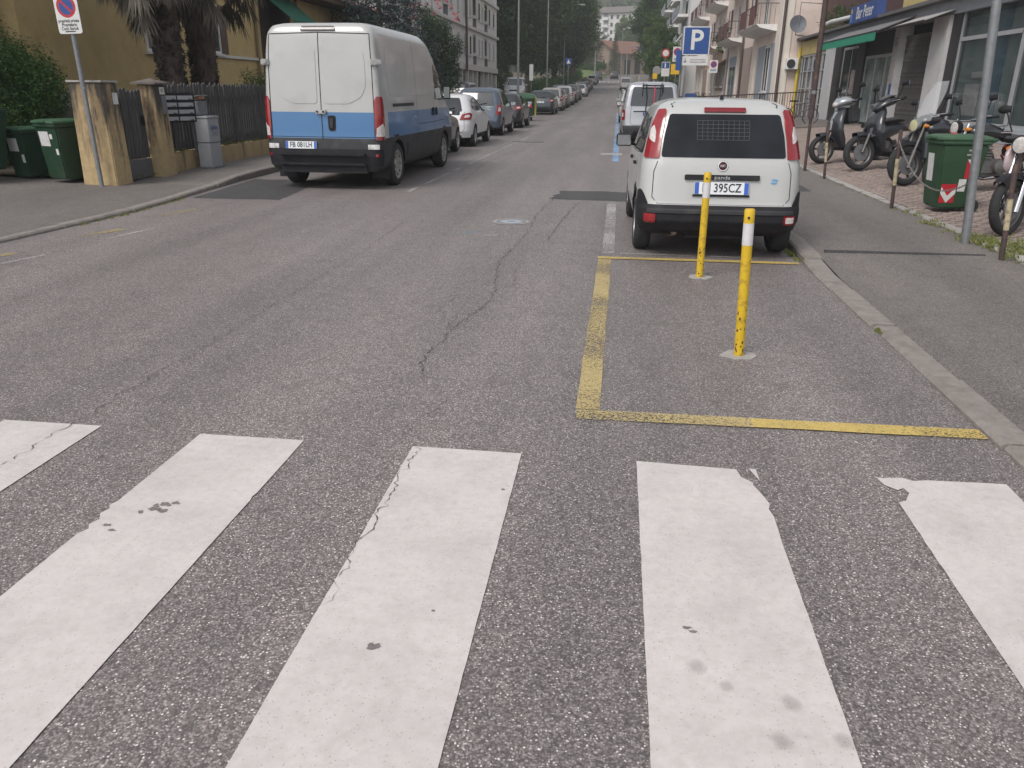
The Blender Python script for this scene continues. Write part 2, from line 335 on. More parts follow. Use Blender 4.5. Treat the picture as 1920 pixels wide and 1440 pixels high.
strip('pavement_left', lambda y: (-9.0 if y < 60 else -13.6, kl(y) - 0.14), [12.3, 13, 13.5, 14.2, 15, 15.7, 17, 20, 25, 30, 36] + [y for y in YS if y >= 40 and y < 175], lambda x, y: g(y) + khl(y) + (0.012 if x < -7 else 0) - 0.004, A_LEFT, label='pale gritty pavement on the left beside the fence')
strip('garden', lambda y: (-30, -8.2 - (max(0, y - 13)) * 0.02), [12.35, 14, 20, 30, 44], lambda x, y: 0.16, M_SOIL, label='garden soil behind the picket fence')
def yz(x): return 0.115 + max(0.0, x - 3.9) * 0.062       # forecourt rises towards the shops
M_PAVE = mat('paver clay', (0.245, 0.195, 0.172), 0.85, var=0.25, scale=11, bump=0.3, bscale=90, dirt=(0.13, 0.10, 0.085), dscale=2)
M_JOINT = mat('paver joint', (0.10, 0.085, 0.07), 0.95, var=0.3)
v = []; f = []
for j, y in enumerate([-4.0, 4, 12, 16, 20, 26, 32]):
    for i, x in enumerate([3.92, 6.5, 9.6]): v.append((x, y, yz(x) - 0.012))
for j in range(6):
    for i in range(2): k = j * 3 + i; f.append((k, k + 1, k + 4, k + 3))
yard = tag(link('forecourt', rawmesh('forecourt', v, f, M_JOINT)), 'brick paved forecourt under the scooters', kind='structure')
mb = MB(); rr = random.Random(3)
for j in range(int((32 - 2.0) / 0.105)):
    y0 = 2.0 + j * 0.105; off = 0.105 if j % 2 else 0
    for i in range(int((9.2 - 4.0) / 0.21)):
        x0 = 3.96 + i * 0.21 + off; z = yz(x0 + 0.1) + rr.uniform(-0.003, 0.004); tl = rr.uniform(-0.003, 0.003)
        if y0 > 21 and x0 < 4.0: continue
        mb.add([(x0, y0, z - 0.02), (x0 + 0.2, y0, z - 0.02), (x0 + 0.2, y0 + 0.096, z - 0.02), (x0, y0 + 0.096, z - 0.02),
                (x0 + 0.005, y0 + 0.005, z + tl), (x0 + 0.195, y0 + 0.005, z + tl), (x0 + 0.195, y0 + 0.091, z - tl), (x0 + 0.005, y0 + 0.091, z - tl)],
               [(4, 5, 6, 7), (0, 1, 5, 4), (1, 2, 6, 5), (2, 3, 7, 6), (3, 0, 4, 7)])
o = link('pavers', rawmesh('pavers', mb.v, mb.f, M_PAVE), yard); o['kind'] = 'stuff'
MB().box(4.15, 6.4, 7.3, 8.62, 0.08, 0.135).build('concrete_slab', M_CONC, yard, bevel=0.01)
# ---- kerbs: every stone a part
def kerb(name, label, x0f, w, y0, y1, hf, seg, m, step=lambda y: 0.9, bottom=-0.1):
    root = tag(link(name, None), label, kind='structure'); y = y0; rk = random.Random(5)
    while y < y1:
        L_ = step(y) * rk.uniform(0.8, 1.15); ye = min(y + L_, y1); j = 0.011 if y < 25 else 0.012
        q = []
        dx = rk.uniform(-0.011, 0.011); dh = rk.uniform(-0.006, 0.006)
        n = max(1, int((ye - y) / seg))
        sec = []
        for k in range(n + 1):
            t = y + j + (ye - y - 2 * j) * k / n; a = x0f(t) + dx; h = hf(t) + dh + g(t); ww = w; c = 0.018
            sgn = 1 if ww > 0 else -1
            sec.append([(a, t, g(t) + bottom), (a, t, h - c), (a + sgn * c, t, h), (a + ww, t, h), (a + ww, t, g(t) + bottom)])
        mk = MB(); mk.loft(sec); mk.build('kerb_stone', m, root)
        y = ye
    return root
kerb('kerb_right', 'grey stone kerb along the right pavement, dropped near the crossing', lambda y: KR, 0.165, 1.2, 60, kh, 0.5, M_KERB, step=lambda y: 1.1 if y < 20 else 4.0)
kerb('kerb_left', 'low grey kerb edging the driveway and the left pavement', lambda y: kl(y), -0.15, -2, 90, khl, 0.5, M_KERB, step=lambda y: 1.2 if y < 22 else 5.0)
kerb('edging_kerb', 'narrow weedy kerb edging under the chain posts', lambda y: 3.79, 0.13, -3, 31, lambda y: 0.115 + 0.01, 1.0, M_CONC, step=lambda y: 1.0)
# ---- crossing stripes (parts of the road)
def poly_sheet(name, pts, m, z, parent=road, sub=0.06, th=0.0, jit=0.0):
    """flat paint following an outline, edge slightly ragged"""
    out = []; rj = random.Random(len(pts) * 17 + int(abs(pts[0][0]) * 100))
    for i in range(len(pts)):
        a = Vector(pts[i]); b_ = Vector(pts[(i + 1) % len(pts)]); n = max(1, int((b_ - a).length / sub))
        nn = Vector((-(b_ - a).y, (b_ - a).x)).normalized()
        for k in range(n):
            p = a.lerp(b_, k / n)
            if k and jit: p = p + nn * rj.gauss(0, jit)
            out.append((p.x, p.y))
    bm = bmesh.new(); vs = [bm.verts.new((x, y, z + g(y))) for x, y in out]; fc = bm.faces.new(vs)
    if fc.normal.z < 0: fc.normal_flip()
    bm.normal_update()
    if fc.normal.z < 0: bmesh.ops.reverse_faces(bm, faces=[fc])
    bmesh.ops.triangulate(bm, faces=bm.faces[:])
    me = bpy.data.meshes.new(name); bm.to_mesh(me); bm.free(); me.materials.append(m)
    return link(name, me, parent)
T = 0.004
YE = 0.35
poly_sheet('crossing_stripe', [(-5.02, YE), (-4.5, YE), (-4.5, 3.22), (-5.02, 3.22)], P_WHITE, T, jit=0.0005)
poly_sheet('crossing_stripe', [(-3.98, YE), (-3.46, YE), (-3.46, 3.22), (-3.98, 3.22)], P_WHITE, T, jit=0.0005)
poly_sheet('crossing_stripe', [(-2.95, YE), (-2.43, YE), (-2.43, 3.22), (-2.95, 3.22)], P_WHITE, T, jit=0.0005)
poly_sheet('crossing_stripe', [(-1.915, YE), (-1.39, YE), (-1.388, 2.62), (-1.394, 2.65), (-1.388, 2.68), (-1.39, 3.2), (-1.907, 3.2), (-1.91, 2.54), (-1.922, 2.505), (-1.906, 2.48), (-1.92, 2.44), (-1.895, 2.40), (-1.912, 2.36), (-1.893, 2.33), (-1.912, 2.29)], P_WHITE, T, jit=0.0006)
poly_sheet('crossing_stripe', [(-0.87, YE), (-0.352, YE), (-0.355, 3.205), (-0.865, 3.21)], P_WHITE, T, jit=0.0006)
poly_sheet('crossing_stripe', [(0.165, YE), (0.68, YE), (0.685, 2.6), (0.69, 2.78), (0.68, 2.84), (0.692, 2.88), (0.672, 2.97), (0.65, 3.04), (0.655, 3.06), (0.61, 3.11), (0.60, 3.18), (0.165, 3.2)], P_WHITE, T, jit=0.0008)
poly_sheet('crossing_stripe', [(0.655, 3.195), (0.685, 3.195), (0.686, 3.08)], P_WHITE, T)
poly_sheet('crossing_stripe', [(1.205, YE), (1.72, YE), (1.725, 3.2), (1.40, 3.19), (1.34, 3.175), (1.30, 3.2), (1.22, 3.185), (1.19, 3.19), (1.205, 3.12), (1.245, 3.08), (1.275, 3.10), (1.285, 3.06), (1.25, 2.99), (1.215, 2.97)], P_WHITE, T, jit=0.0008)
def blot(x, y, r, m, z=0.0062, n=14, asp=1.0, ja=0.25, name='scuff', parent=road):
    rb = random.Random(int(x * 1000) ^ int(y * 777)); pts = []
    for k in range(n):
        t = 2 * math.pi * k / n; q = r * (1 + rb.uniform(-ja, ja)); pts.append((x + q * math.cos(t) * asp, y + q * math.sin(t)))
    return poly_sheet(name, pts, m, z, parent, sub=9)
def soft_spot():
    m, nt, b = newmat('paint stain'); L = nt.links       # greasy shoe and oil spots on the white paint, fading to the rim
    tc = N(nt, 'ShaderNodeTexCoord'); n1 = N(nt, 'ShaderNodeTexNoise', i_Scale=2.5, i_Detail=6.0, i_Roughness=0.75); L.new(tc.outputs['Object'], n1.inputs['Vector'])
    gr_ = N(nt, 'ShaderNodeTexGradient', gradient_type='SPHERICAL'); L.new(tc.outputs['Object'], gr_.inputs[0])
    ad = N(nt, 'ShaderNodeMath', operation='MULTIPLY_ADD'); L.new(n1.outputs[0], ad.inputs[0]); ad.inputs[1].default_value = 0.9; L.new(gr_.outputs['Fac'], ad.inputs[2])
    mr = N(nt, 'ShaderNodeMapRange'); mr.inputs[1].default_value = 0.62; mr.inputs[2].default_value = 1.15; mr.inputs[3].default_value = 0.0; mr.inputs[4].default_value = 0.24; L.new(ad.outputs[0], mr.inputs[0])
    b.inputs['Base Color'].default_value = (0.27, 0.25, 0.24, 1); b.inputs['Roughness'].default_value = 0.7; L.new(mr.outputs[0], b.inputs['Alpha'])
    return m
M_SPOT = soft_spot(); spot_me = MB().lathe([(0.0005, 0), (1.0, 0)], 24, cap=False).mesh('stain', M_SPOT)
for x, y, r in [(0.31, 1.87, 0.042), (0.55, 1.76, 0.042), (0.66, 1.64, 0.04), (0.385, 1.80, 0.03), (0.5, 1.62, 0.04)]:
    o = link('stain', spot_me, road, (x, y, 0.0062)); o.scale = (r, r * 1.1, 1)
for x, y, r, a in [(-0.64, 1.83, 0.017, 1.2), (0.295, 2.045, 0.007, 2.2), (0.312, 2.03, 0.006, 2.2), (-0.50, 2.02, 0.006, 1.0), (-1.77, 2.47, 0.012, 1), (-1.725, 2.50, 0.02, 1.3), (-1.705, 2.54, 0.016, 1.6), (-1.67, 2.555, 0.012, 1.6), (-1.69, 2.49, 0.014, 1.5), (-1.74, 2.53, 0.01, 1.2), (-1.84, 2.36, 0.012, 2.0), (-1.80, 2.33, 0.008, 2.0), (-0.39, 2.85, 0.006, 1.5)]:
    blot(x, y, r * 0.85, M_CHIP, n=13, ja=0.45, asp=a, name='chipped_paint')
# ---- bay lines
def line(a, b_, w, m, z=T, name='painted_line', sub=0.25, jit=0.002):
    a = Vector(a); b_ = Vector(b_); n = Vector((-(b_ - a).y, (b_ - a).x)).normalized() * w / 2
    return poly_sheet(name, [tuple(a - n), tuple(b_ - n), tuple(b_ + n), tuple(a + n)], m, z, sub=sub, jit=jit)
line((-0.075, 3.78), (-0.05, 7.70), 0.125, P_YELLOW2)
line((-0.13, 3.70), (0.75, 3.715), 0.12, P_YELLOW2, T + 0.004)
line((0.75, 3.715), (1.85, 3.73), 0.115, P_YELLOW, T + 0.004)
line((-0.12, 7.75), (1.82, 7.77), 0.10, P_YELLOW, T + 0.004)
line((-0.02, 8.0), (-0.015, 12.0), 0.125, P_FAINT)
line((0.1, 8.02), (1.3, 8.0), 0.05, P_FAINT)
line((0.01, 18.95), (0.005, 29.2), 0.15, P_BLUE); line((0.01, 18.95), (0.9, 18.93), 0.06, P_FAINT, T + 0.004)
for y0 in (30, 36, 42, 48, 54): line((0.01, y0), (0.01, y0 + 5.2), 0.13, P_BLUE)
line((-5.87, 7.94), (-5.67, 8.51), 0.12, P_YELLOW3); line((-5.98, 6.8), (-5.87, 7.03), 0.12, P_YELLOW3); line((-5.8, 9.53), (-5.64, 10.2), 0.10, P_YELLOW3)
line((-5.66, 6.5), (-5.53, 7.0), 0.06, P_FAINT); line((-5.47, 7.9), (-5.35, 8.64), 0.06, P_FAINT); line((-3.3, 12.6), (-3.1, 29), 0.07, P_FAINT)
for k in range(9): poly_sheet('crossing_stripe', [(-6 + k * 0.95, 164), (-5.55 + k * 0.95, 164), (-5.55 + k * 0.95, 167.5), (-6 + k * 0.95, 167.5)], P_WHITE, 0.02, sub=9)
# ---- asphalt repairs, manholes, cracks
poly_sheet('asphalt_repair', [(-6.28, 11.24), (-4.92, 11.28), (-5.1, 12.9), (-4.9, 13.9), (-6.5, 13.9)], A_PATCH, 0.003, sub=0.2, jit=0.012)
poly_sheet('asphalt_repair', [(-0.97, 12.15), (0.4, 12.05), (1.8, 12.0), (1.8, 13.1), (0.35, 13.15), (-0.3, 13.25), (-0.86, 13.2), (-0.9, 12.7)], A_PATCH, 0.003, sub=0.12, jit=0.02)
poly_sheet('asphalt_repair', [(2.4, 12.9), (3.75, 12.95), (3.75, 14.6), (3.0, 14.9), (2.3, 14.5)], A_PATCH, 0.108, sub=0.2, jit=0.02)
mb = MB(); mb.lathe([(0.0001, 0.004), (0.06, 0.004)], 20, 1, cap=False); mb.lathe([(0.06, 0.0042), (0.13, 0.0042)], 24, 2, cap=False); mb.lathe([(0.13, 0.004), (0.17, 0.004)], 24, 1, cap=False); mb.lathe([(0.17, 0.0045), (0.185, 0.0045)], 24, 0, cap=False); mb.lathe([(0.185, 0.004), (0.235, 0.003)], 24, 3, cap=False)
M_MBLUE = mat('faded blue cover', (0.20, 0.25, 0.31), 0.6); M_MPALE = mat('pale cover', (0.34, 0.35, 0.355), 0.6)
mb.build('manhole_cover', [M_IRON, M_MBLUE, M_MPALE, M_CONC], road, loc=(-1.26, 9.85, 0.002))
mb = MB(); mb.box(-0.5, 0.5, -0.25, 0.25, 0, 0.006)
for k in range(2): mb.box(-0.22 + k * 0.27, -0.08 + k * 0.27, -0.05, 0.05, 0.006, 0.008, 1)
mb.build('drain_cover', [M_IRON, M_CONC], road, loc=(-2.8, 26, 0.001))
MB().box(-0.28, 0.28, -0.3, 0.3, 0, 0.007).build('drain_cover', M_CONC, road, loc=(-0.1, 21.4, 0.0))
blot(-1.67, 8.98, 0.09, paint_mat('old blue mark', (0.2, 0.34, 0.42), 0.32), 0.004, asp=1.0, name='painted_mark')
blot(-1.36, 8.84, 0.07, P_FAINT, 0.004, name='painted_mark', asp=1.3)
def crack(pts, w, seed, z=0.0072, branch=0.0):
    rc = random.Random(seed); out = []
    for (a, b_) in zip(pts[:-1], pts[1:]):
        a = Vector(a); b_ = Vector(b_); n = max(2, int((b_ - a).length / 0.018)); nn = Vector((-(b_ - a).y, (b_ - a).x)).normalized()
        off = 0
        for k in range(n):
            off = off * 0.55 + rc.gauss(0, 0.0095); out.append(a.lerp(b_, k / n) + nn * off)
    out.append(Vector(pts[-1])); v = []; f = []
    for i, p in enumerate(out):
        d = (out[min(i + 1, len(out) - 1)] - out[max(i - 1, 0)]).normalized(); nn = Vector((-d.y, d.x))
        ww = w * 0.72 * max(0.12, rc.uniform(-0.1, 1.0)) * (0.3 if i in (0, len(out) - 1) else 1) / 2
        v += [(*(p - nn * ww), z), (*(p + nn * ww), z)]
    for i in range(len(out) - 1): f.append((2 * i, 2 * i + 2, 2 * i + 3, 2 * i + 1))
    return link('crack', rawmesh('crack', v, f, M_CRACK), road)
crack([(-0.87, 1.95), (-0.84, 2.05), (-0.87, 2.14), (-0.845, 2.27), (-0.86, 2.41)], 0.005, 1)
crack([(-0.86, 2.38), (-0.835, 2.45), (-0.865, 2.58), (-0.84, 2.76), (-0.86, 2.92), (-0.845, 3.08), (-0.85, 3.24)], 0.007, 2)
crack([(-0.90, 3.33), (-0.93, 3.41), (-0.90, 3.55), (-0.86, 3.7), (-0.82, 3.84), (-0.79, 4.0)], 0.006, 3)
crack([(-0.95, 3.44), (-0.97, 3.33)], 0.005, 31)
crack([(-1.02, 4.1), (-1.08, 4.3), (-1.12, 4.59), (-1.07, 4.82), (-1.06, 5.14), (-1.0, 5.42), (-0.92, 5.9), (-0.92, 6.26), (-1.0, 6.8), (-1.07, 7.43), (-1.0, 8.2), (-0.98, 8.95), (-0.99, 10.63), (-0.9, 12.3)], 0.012, 4)
crack([(-0.83, 4.02), (-0.7, 4.09), (-0.54, 4.08), (-0.42, 4.1)], 0.004, 5); crack([(-1.02, 4.12), (-1.19, 4.07), (-1.31, 3.96)], 0.005, 6)
crack([(-2.58, 2.6), (-2.6, 2.96), (-2.58, 3.2), (-2.59, 3.55), (-2.57, 3.93), (-2.53, 4.49), (-2.54, 5.12)], 0.007, 7)
crack([(-1.06, 5.14), (-1.25, 5.6), (-1.2, 6.1)], 0.008, 8); crack([(-0.93, 6.2), (-0.8, 6.5), (-0.85, 7.0)], 0.008, 9); crack([(-1.1, 8.9), (-1.3, 8.8), (-1.5, 9.0)], 0.012, 10)
crack([(-0.7, 8.6), (-0.62, 10.2), (-0.5, 11.9)], 0.014, 11); crack([(-2.54, 5.12), (-2.5, 7.5), (-2.6, 10)], 0.008, 12)
crack([(-2.7, 14), (-2.9, 18), (-2.75, 22)], 0.02, 13)
# drain strip across the right pavement
MB().box(2.1, 3.6, 8.0, 8.035, 0.0, 0.103).build('drain_strip', A_PATCH, bpy.data.objects['pavement_right'], bevel=0.004)
# ================================================================= vehicles
M_GLASS = glassy('car glass', (0.02, 0.024, 0.028), 0.03, 1.0)
M_TYRE = mat('tyre rubber', (0.022, 0.022, 0.023), 0.85, var=0.25, scale=30)
M_RIM = mat('alloy rim', (0.42, 0.42, 0.43), 0.35, var=0.15, scale=20, metal=0.7)
M_RIMD = mat('steel rim', (0.14, 0.14, 0.145), 0.5, var=0.2, scale=20, metal=0.3)
M_BLACK = mat('black plastic', (0.014, 0.014, 0.017), 0.62, spec=0.25, var=0.25, scale=9, dirt=(0.06, 0.058, 0.055), dirt_amt=0.35)
M_DGREY = mat('grey plastic', (0.036, 0.036, 0.039), 0.65, spec=0.3, var=0.2, scale=6, dirt=(0.11, 0.10, 0.095), dirt_amt=0.4)
M_SEAM = mat('panel gap', (0.02, 0.02, 0.02), 0.9)
M_RED = mat('red lens', (0.24, 0.006, 0.010), 0.12, var=0.3, scale=14, coat=0.8)
M_DRED = mat('dark red lens', (0.16, 0.006, 0.012), 0.2, var=0.2, coat=0.5)
M_CLEAR = mat('clear lens', (0.55, 0.52, 0.50), 0.15, var=0.35, scale=40, coat=0.6)
M_ORANGE = mat('amber lens', (0.55, 0.2, 0.03), 0.2)
M_PLATE = mat('plate white', (0.66, 0.68, 0.70), 0.4, var=0.05)
M_PBLUE = mat('plate blue', (0.03, 0.10, 0.42), 0.4)
M_INK = mat('plate ink', (0.012, 0.012, 0.014), 0.6)
M_CHROME = mat('chrome', (0.6, 0.6, 0.61), 0.12, metal=1.0, var=0.05)
M_MIRROR = mat('mirror glass', (0.5, 0.53, 0.55), 0.04, metal=1.0, var=0.02)
def paint(name, col, metal=0.0, rough=0.32, dirt=0.25): return mat(name, col, rough, var=0.05, scale=2, metal=metal, coat=0.6, dirt=mul(col, 0.72), dirt_amt=dirt, dscale=1.6)
CW = paint('white van paint', (0.40, 0.40, 0.39), dirt=0.5); CW2 = paint('white car paint', (0.42, 0.423, 0.412)); CSIL = paint('silver paint', (0.42, 0.43, 0.45), 0.5)
CBLU = paint('sky blue paint', (0.040, 0.148, 0.325)); CGRB = paint('blue grey paint', (0.09, 0.115, 0.155), 0.4); CDK = paint('black paint', (0.018, 0.019, 0.023)); CBRN = paint('brown grey paint', (0.085, 0.078, 0.072), 0.4)
CGRN = paint('dark green paint', (0.018, 0.030, 0.036)); CGRY = paint('mid grey paint', (0.13, 0.135, 0.14), 0.4); CRED = paint('dark red paint', (0.10, 0.022, 0.022)); CBEI = paint('pale beige paint', (0.40, 0.38, 0.36), 0.3); CNVY = paint('navy paint', (0.02, 0.03, 0.06))

class Body:
    """car body from horizontal slices: rear yr(z), front yf(z), half width hw(z), corner radii"""
    def __init__(s, rows):      # rows: (z, yr, yf, hw, rc, rf)
        s.r = np.array(rows, float); s.c = {}
    def at(s, z):
        r = s.r; return [float(np.interp(z, r[:, 0], r[:, k])) for k in range(1, 6)]
    def half(s, z, nr=5, nc=7, ns=18):
        k_ = round(z, 5)
        if k_ in s.c: return s.c[k_]
        yr, yf, w, rc, rf = s.at(z); rc = min(rc, w * 0.95); rf = min(rf, w * 0.95); cb = 0.025 * (w / 0.8); p = []
        rcy = min(rc * 0.9, (yf - yr) * 0.3); rfy = min(rf, (yf - yr) * 0.3)
        for k in range(nr): x = (w - rc) * k / nr; p.append((x, yr + cb * (x / w) ** 2))
        y0 = yr + cb * ((w - rc) / w) ** 2
        for k in range(nc): a = math.pi / 2 * k / (nc - 1); p.append((w - rc + rc * math.sin(a) ** 0.85 if k else w - rc, y0 + rcy * (1 - math.cos(a)) ** 1.0))
        ya = p[-1][1]; yb = yf - cb - rfy
        for k in range(1, ns): p.append((w, ya + (yb - ya) * k / ns))
        for k in range(nc): a = math.pi / 2 * k / (nc - 1); p.append((w - rf + rf * math.cos(a), yb + rfy * math.sin(a)))
        for k in range(1, nr + 1): x = (w - rf) * (1 - k / nr); p.append((x, yf - cb * (x / w) ** 2))
        ym = (yr + yf) / 2; L2 = max(0.1, (yf - yr) / 2)
        s.c[k_] = [(x * (1 - 0.035 * min(1.0, abs((y - ym) / L2)) ** 3), y) for x, y in p]
        return s.c[k_]
    def arc(s, t, z):
        """point at distance t along the slice from the rear centre"""
        h = np.array(s.half(z)); d = np.r_[0, np.cumsum(np.hypot(*np.diff(h, axis=0).T))]
        x = np.interp(abs(t), d, h[:, 0]); y = np.interp(abs(t), d, h[:, 1]); return (math.copysign(x, t), float(y))
    def farc(s, t, z):
        h = np.array(s.half(z))[::-1]; d = np.r_[0, np.cumsum(np.hypot(*np.diff(h, axis=0).T))]
        return (math.copysign(np.interp(abs(t), d, h[:, 0]), t), float(np.interp(abs(t), d, h[:, 1])))
    def side(s, y, z, sg=1):
        h = np.array(s.half(z))[2:-2]; return sg * float(np.interp(y, h[:, 1], h[:, 0]))
    def zroof(s, y):
        r = s.r; zz = np.linspace(r[-1, 0] - 0.25, r[-1, 0], 60)
        ok = [z for z in zz if s.at(z)[0] <= y <= s.at(z)[1]]; return max(ok) if ok else r[-1, 0]
    def P(s, mode, a, z, off):
        """surface point pushed out by off; mode rear / front (arc, z) or right / left (y, z)"""
        e = 0.01
        if mode == 'rear': f_ = lambda a, z: Vector((*s.arc(a, z), z))
        elif mode == 'front': f_ = lambda a, z: Vector((*s.farc(a, z), z))
        else:
            sg = 1 if mode == 'right' else -1; f_ = lambda a, z: Vector((s.side(a, z, sg), a, z))
        p = f_(a, z); u = f_(a + e, z) - f_(a - e, z); v = f_(a, z + e) - f_(a, z - e); n = u.cross(v)
        if n.length < 1e-9: n = Vector((0, -1, 0))
        n.normalize(); yr, yf = s.at(z)[:2]
        if n.dot(p - Vector((0, (yr + yf) / 2, z - 0.3))) < 0: n = -n
        return p + n * off
    def shell(s, mats, mfn=None, zs=None, cut=None, cutmat=None):
        zs = zs if zs is not None else sorted(set(list(s.r[:, 0]) + list(np.linspace(s.r[0, 0], s.r[-1, 0], 34)))); vs = []; fs = []; ms = []
        n = 0
        for z in zs:
            h = s.half(z); ring = [(x, y) for x, y in h] + [(-x, y) for x, y in h[-2:0:-1]]; n = len(ring)
            vs += [(x, y, z) for x, y in ring]
        for i in range(len(zs) - 1):
            for k in range(n):
                q = (i * n + k, i * n + (k + 1) % n, (i + 1) * n + (k + 1) % n, (i + 1) * n + k); fs.append(q)
                c = [sum(vs[j][d] for j in q) / 4 for d in range(3)]; ms.append(mfn(*c) if mfn else 0)
        fs.append(tuple(range(n - 1, -1, -1))); ms.append(0); fs.append(tuple(range((len(zs) - 1) * n, len(zs) * n))); ms.append(0)
        me = bpy.data.meshes.new('body'); me.from_pydata(vs, [], fs); ml = list(mats) + [M_BLACK]
        for m in ml: me.materials.append(m)
        me.polygons.foreach_set('material_index', ms); me.update()
        if cut:     # wheel housings
            mc = MB()
            for (y, z, r, w) in cut:
                for sg in (-1, 1):
                    x1 = s.side(y, min(0.6, s.r[-1, 0]), 1) + 0.12; M_ = Matrix.Translation((sg * (x1 - w), y, z)) @ Matrix.Rotation(R(90), 4, 'Y')
                    M_ = Matrix.Translation((sg * (x1 - w / 2), y, z)) @ Matrix.Rotation(R(90), 4, 'Y')
                    mc.lathe([(r, -w / 2), (r, w / 2)], 28, len(mats), M_)
            mo = mc.mesh('cutter', ml); a = bpy.data.objects.new('tmp_a', me); b_ = bpy.data.objects.new('tmp_b', mo); COL.objects.link(a); COL.objects.link(b_)
            md = a.modifiers.new('b', 'BOOLEAN'); md.object = b_; md.operation = 'DIFFERENCE'; md.solver = 'EXACT'
            bpy.context.view_layer.update()
            me2 = bpy.data.meshes.new_from_object(a.evaluated_get(bpy.context.evaluated_depsgraph_get())); bpy.data.objects.remove(a); bpy.data.objects.remove(b_); me = me2
        me.polygons.foreach_set('use_smooth', [True] * len(me.polygons)); me.set_sharp_from_angle(angle=R(38))
        return me
    def patch(s, mode, poly, off=0.004, rnd=0.0, cols=10, rows=10, th=0.012):
        """piece of skin bounded by a polygon in (a, z), raised by off"""
        if rnd: poly = roundpoly(poly, rnd)
        zs_ = sorted(set([round(p[1], 4) for p in poly] + list(np.linspace(min(p[1] for p in poly), max(p[1] for p in poly), rows))))
        rows_ = []
        for z in zs_:
            zz = min(max(z, zs_[0] + 1e-5), zs_[-1] - 1e-5); xs = []
            for (a, b_) in zip(poly, poly[1:] + poly[:1]):
                if (a[1] - zz) * (b_[1] - zz) < 0: xs.append(a[0] + (b_[0] - a[0]) * (zz - a[1]) / (b_[1] - a[1]))
            if len(xs) < 2: continue
            x0, x1 = min(xs), max(xs); rows_.append([(x0 + (x1 - x0) * k / cols, zz) for k in range(cols + 1)])
        vs = []; fs = []; n = cols + 1
        for r_ in rows_: vs += [s.P(mode, a, z, off) for a, z in r_]
        for i in range(len(rows_) - 1):
            for k in range(cols): fs.append((i * n + k, i * n + k + 1, (i + 1) * n + k + 1, (i + 1) * n + k))
        # skirt
        edge = [k for k in range(n)] + [i * n + n - 1 for i in range(1, len(rows_))] + [(len(rows_) - 1) * n + k for k in range(n - 2, -1, -1)] + [i * n for i in range(len(rows_) - 2, 0, -1)]
        flat = [p for r_ in rows_ for p in r_]; o = len(vs)
        vs += [s.P(mode, *flat[e], off - th) for e in edge]; ne = len(edge)
        for k in range(ne): fs.append((edge[k], o + k, o + (k + 1) % ne, edge[(k + 1) % ne]))
        return MB().add(vs, fs)
    def seam(s, mode, path, w=0.006, off=0.002, closed=False):
        pts = []
        path = list(path) + ([path[0]] if closed else [])
        for a, b_ in zip(path[:-1], path[1:]):
            n = max(1, int(math.hypot(b_[0] - a[0], b_[1] - a[1]) / 0.05)); pts += [(a[0] + (b_[0] - a[0]) * k / n, a[1] + (b_[1] - a[1]) * k / n) for k in range(n)]
        pts.append(path[-1]); vs = []; fs = []
        for i, p in enumerate(pts):
            q0 = pts[max(0, i - 1)]; q1 = pts[min(len(pts) - 1, i + 1)]; d = Vector((q1[0] - q0[0], q1[1] - q0[1])).normalized(); nn = (-d.y * w / 2, d.x * w / 2)
            vs += [s.P(mode, p[0] - nn[0], p[1] - nn[1], off), s.P(mode, p[0] + nn[0], p[1] + nn[1], off)]
        for i in range(len(pts) - 1): fs.append((2 * i, 2 * i + 1, 2 * i + 3, 2 * i + 2))
        return MB().add(vs, fs)
def roundpoly(poly, r, n=4):
    out = []; k = len(poly)
    for i in range(k):
        p0 = Vector(poly[i - 1]); p = Vector(poly[i]); p1 = Vector(poly[(i + 1) % k]); a = (p0 - p); b_ = (p1 - p)
        q = min(r, a.length * 0.45, b_.length * 0.45); A = p + a.normalized() * q; B = p + b_.normalized() * q
        for j in range(n + 1):
            t = j / n; out.append(tuple((1 - t) ** 2 * A + 2 * t * (1 - t) * p + t * t * B))
    return out
WH = {}
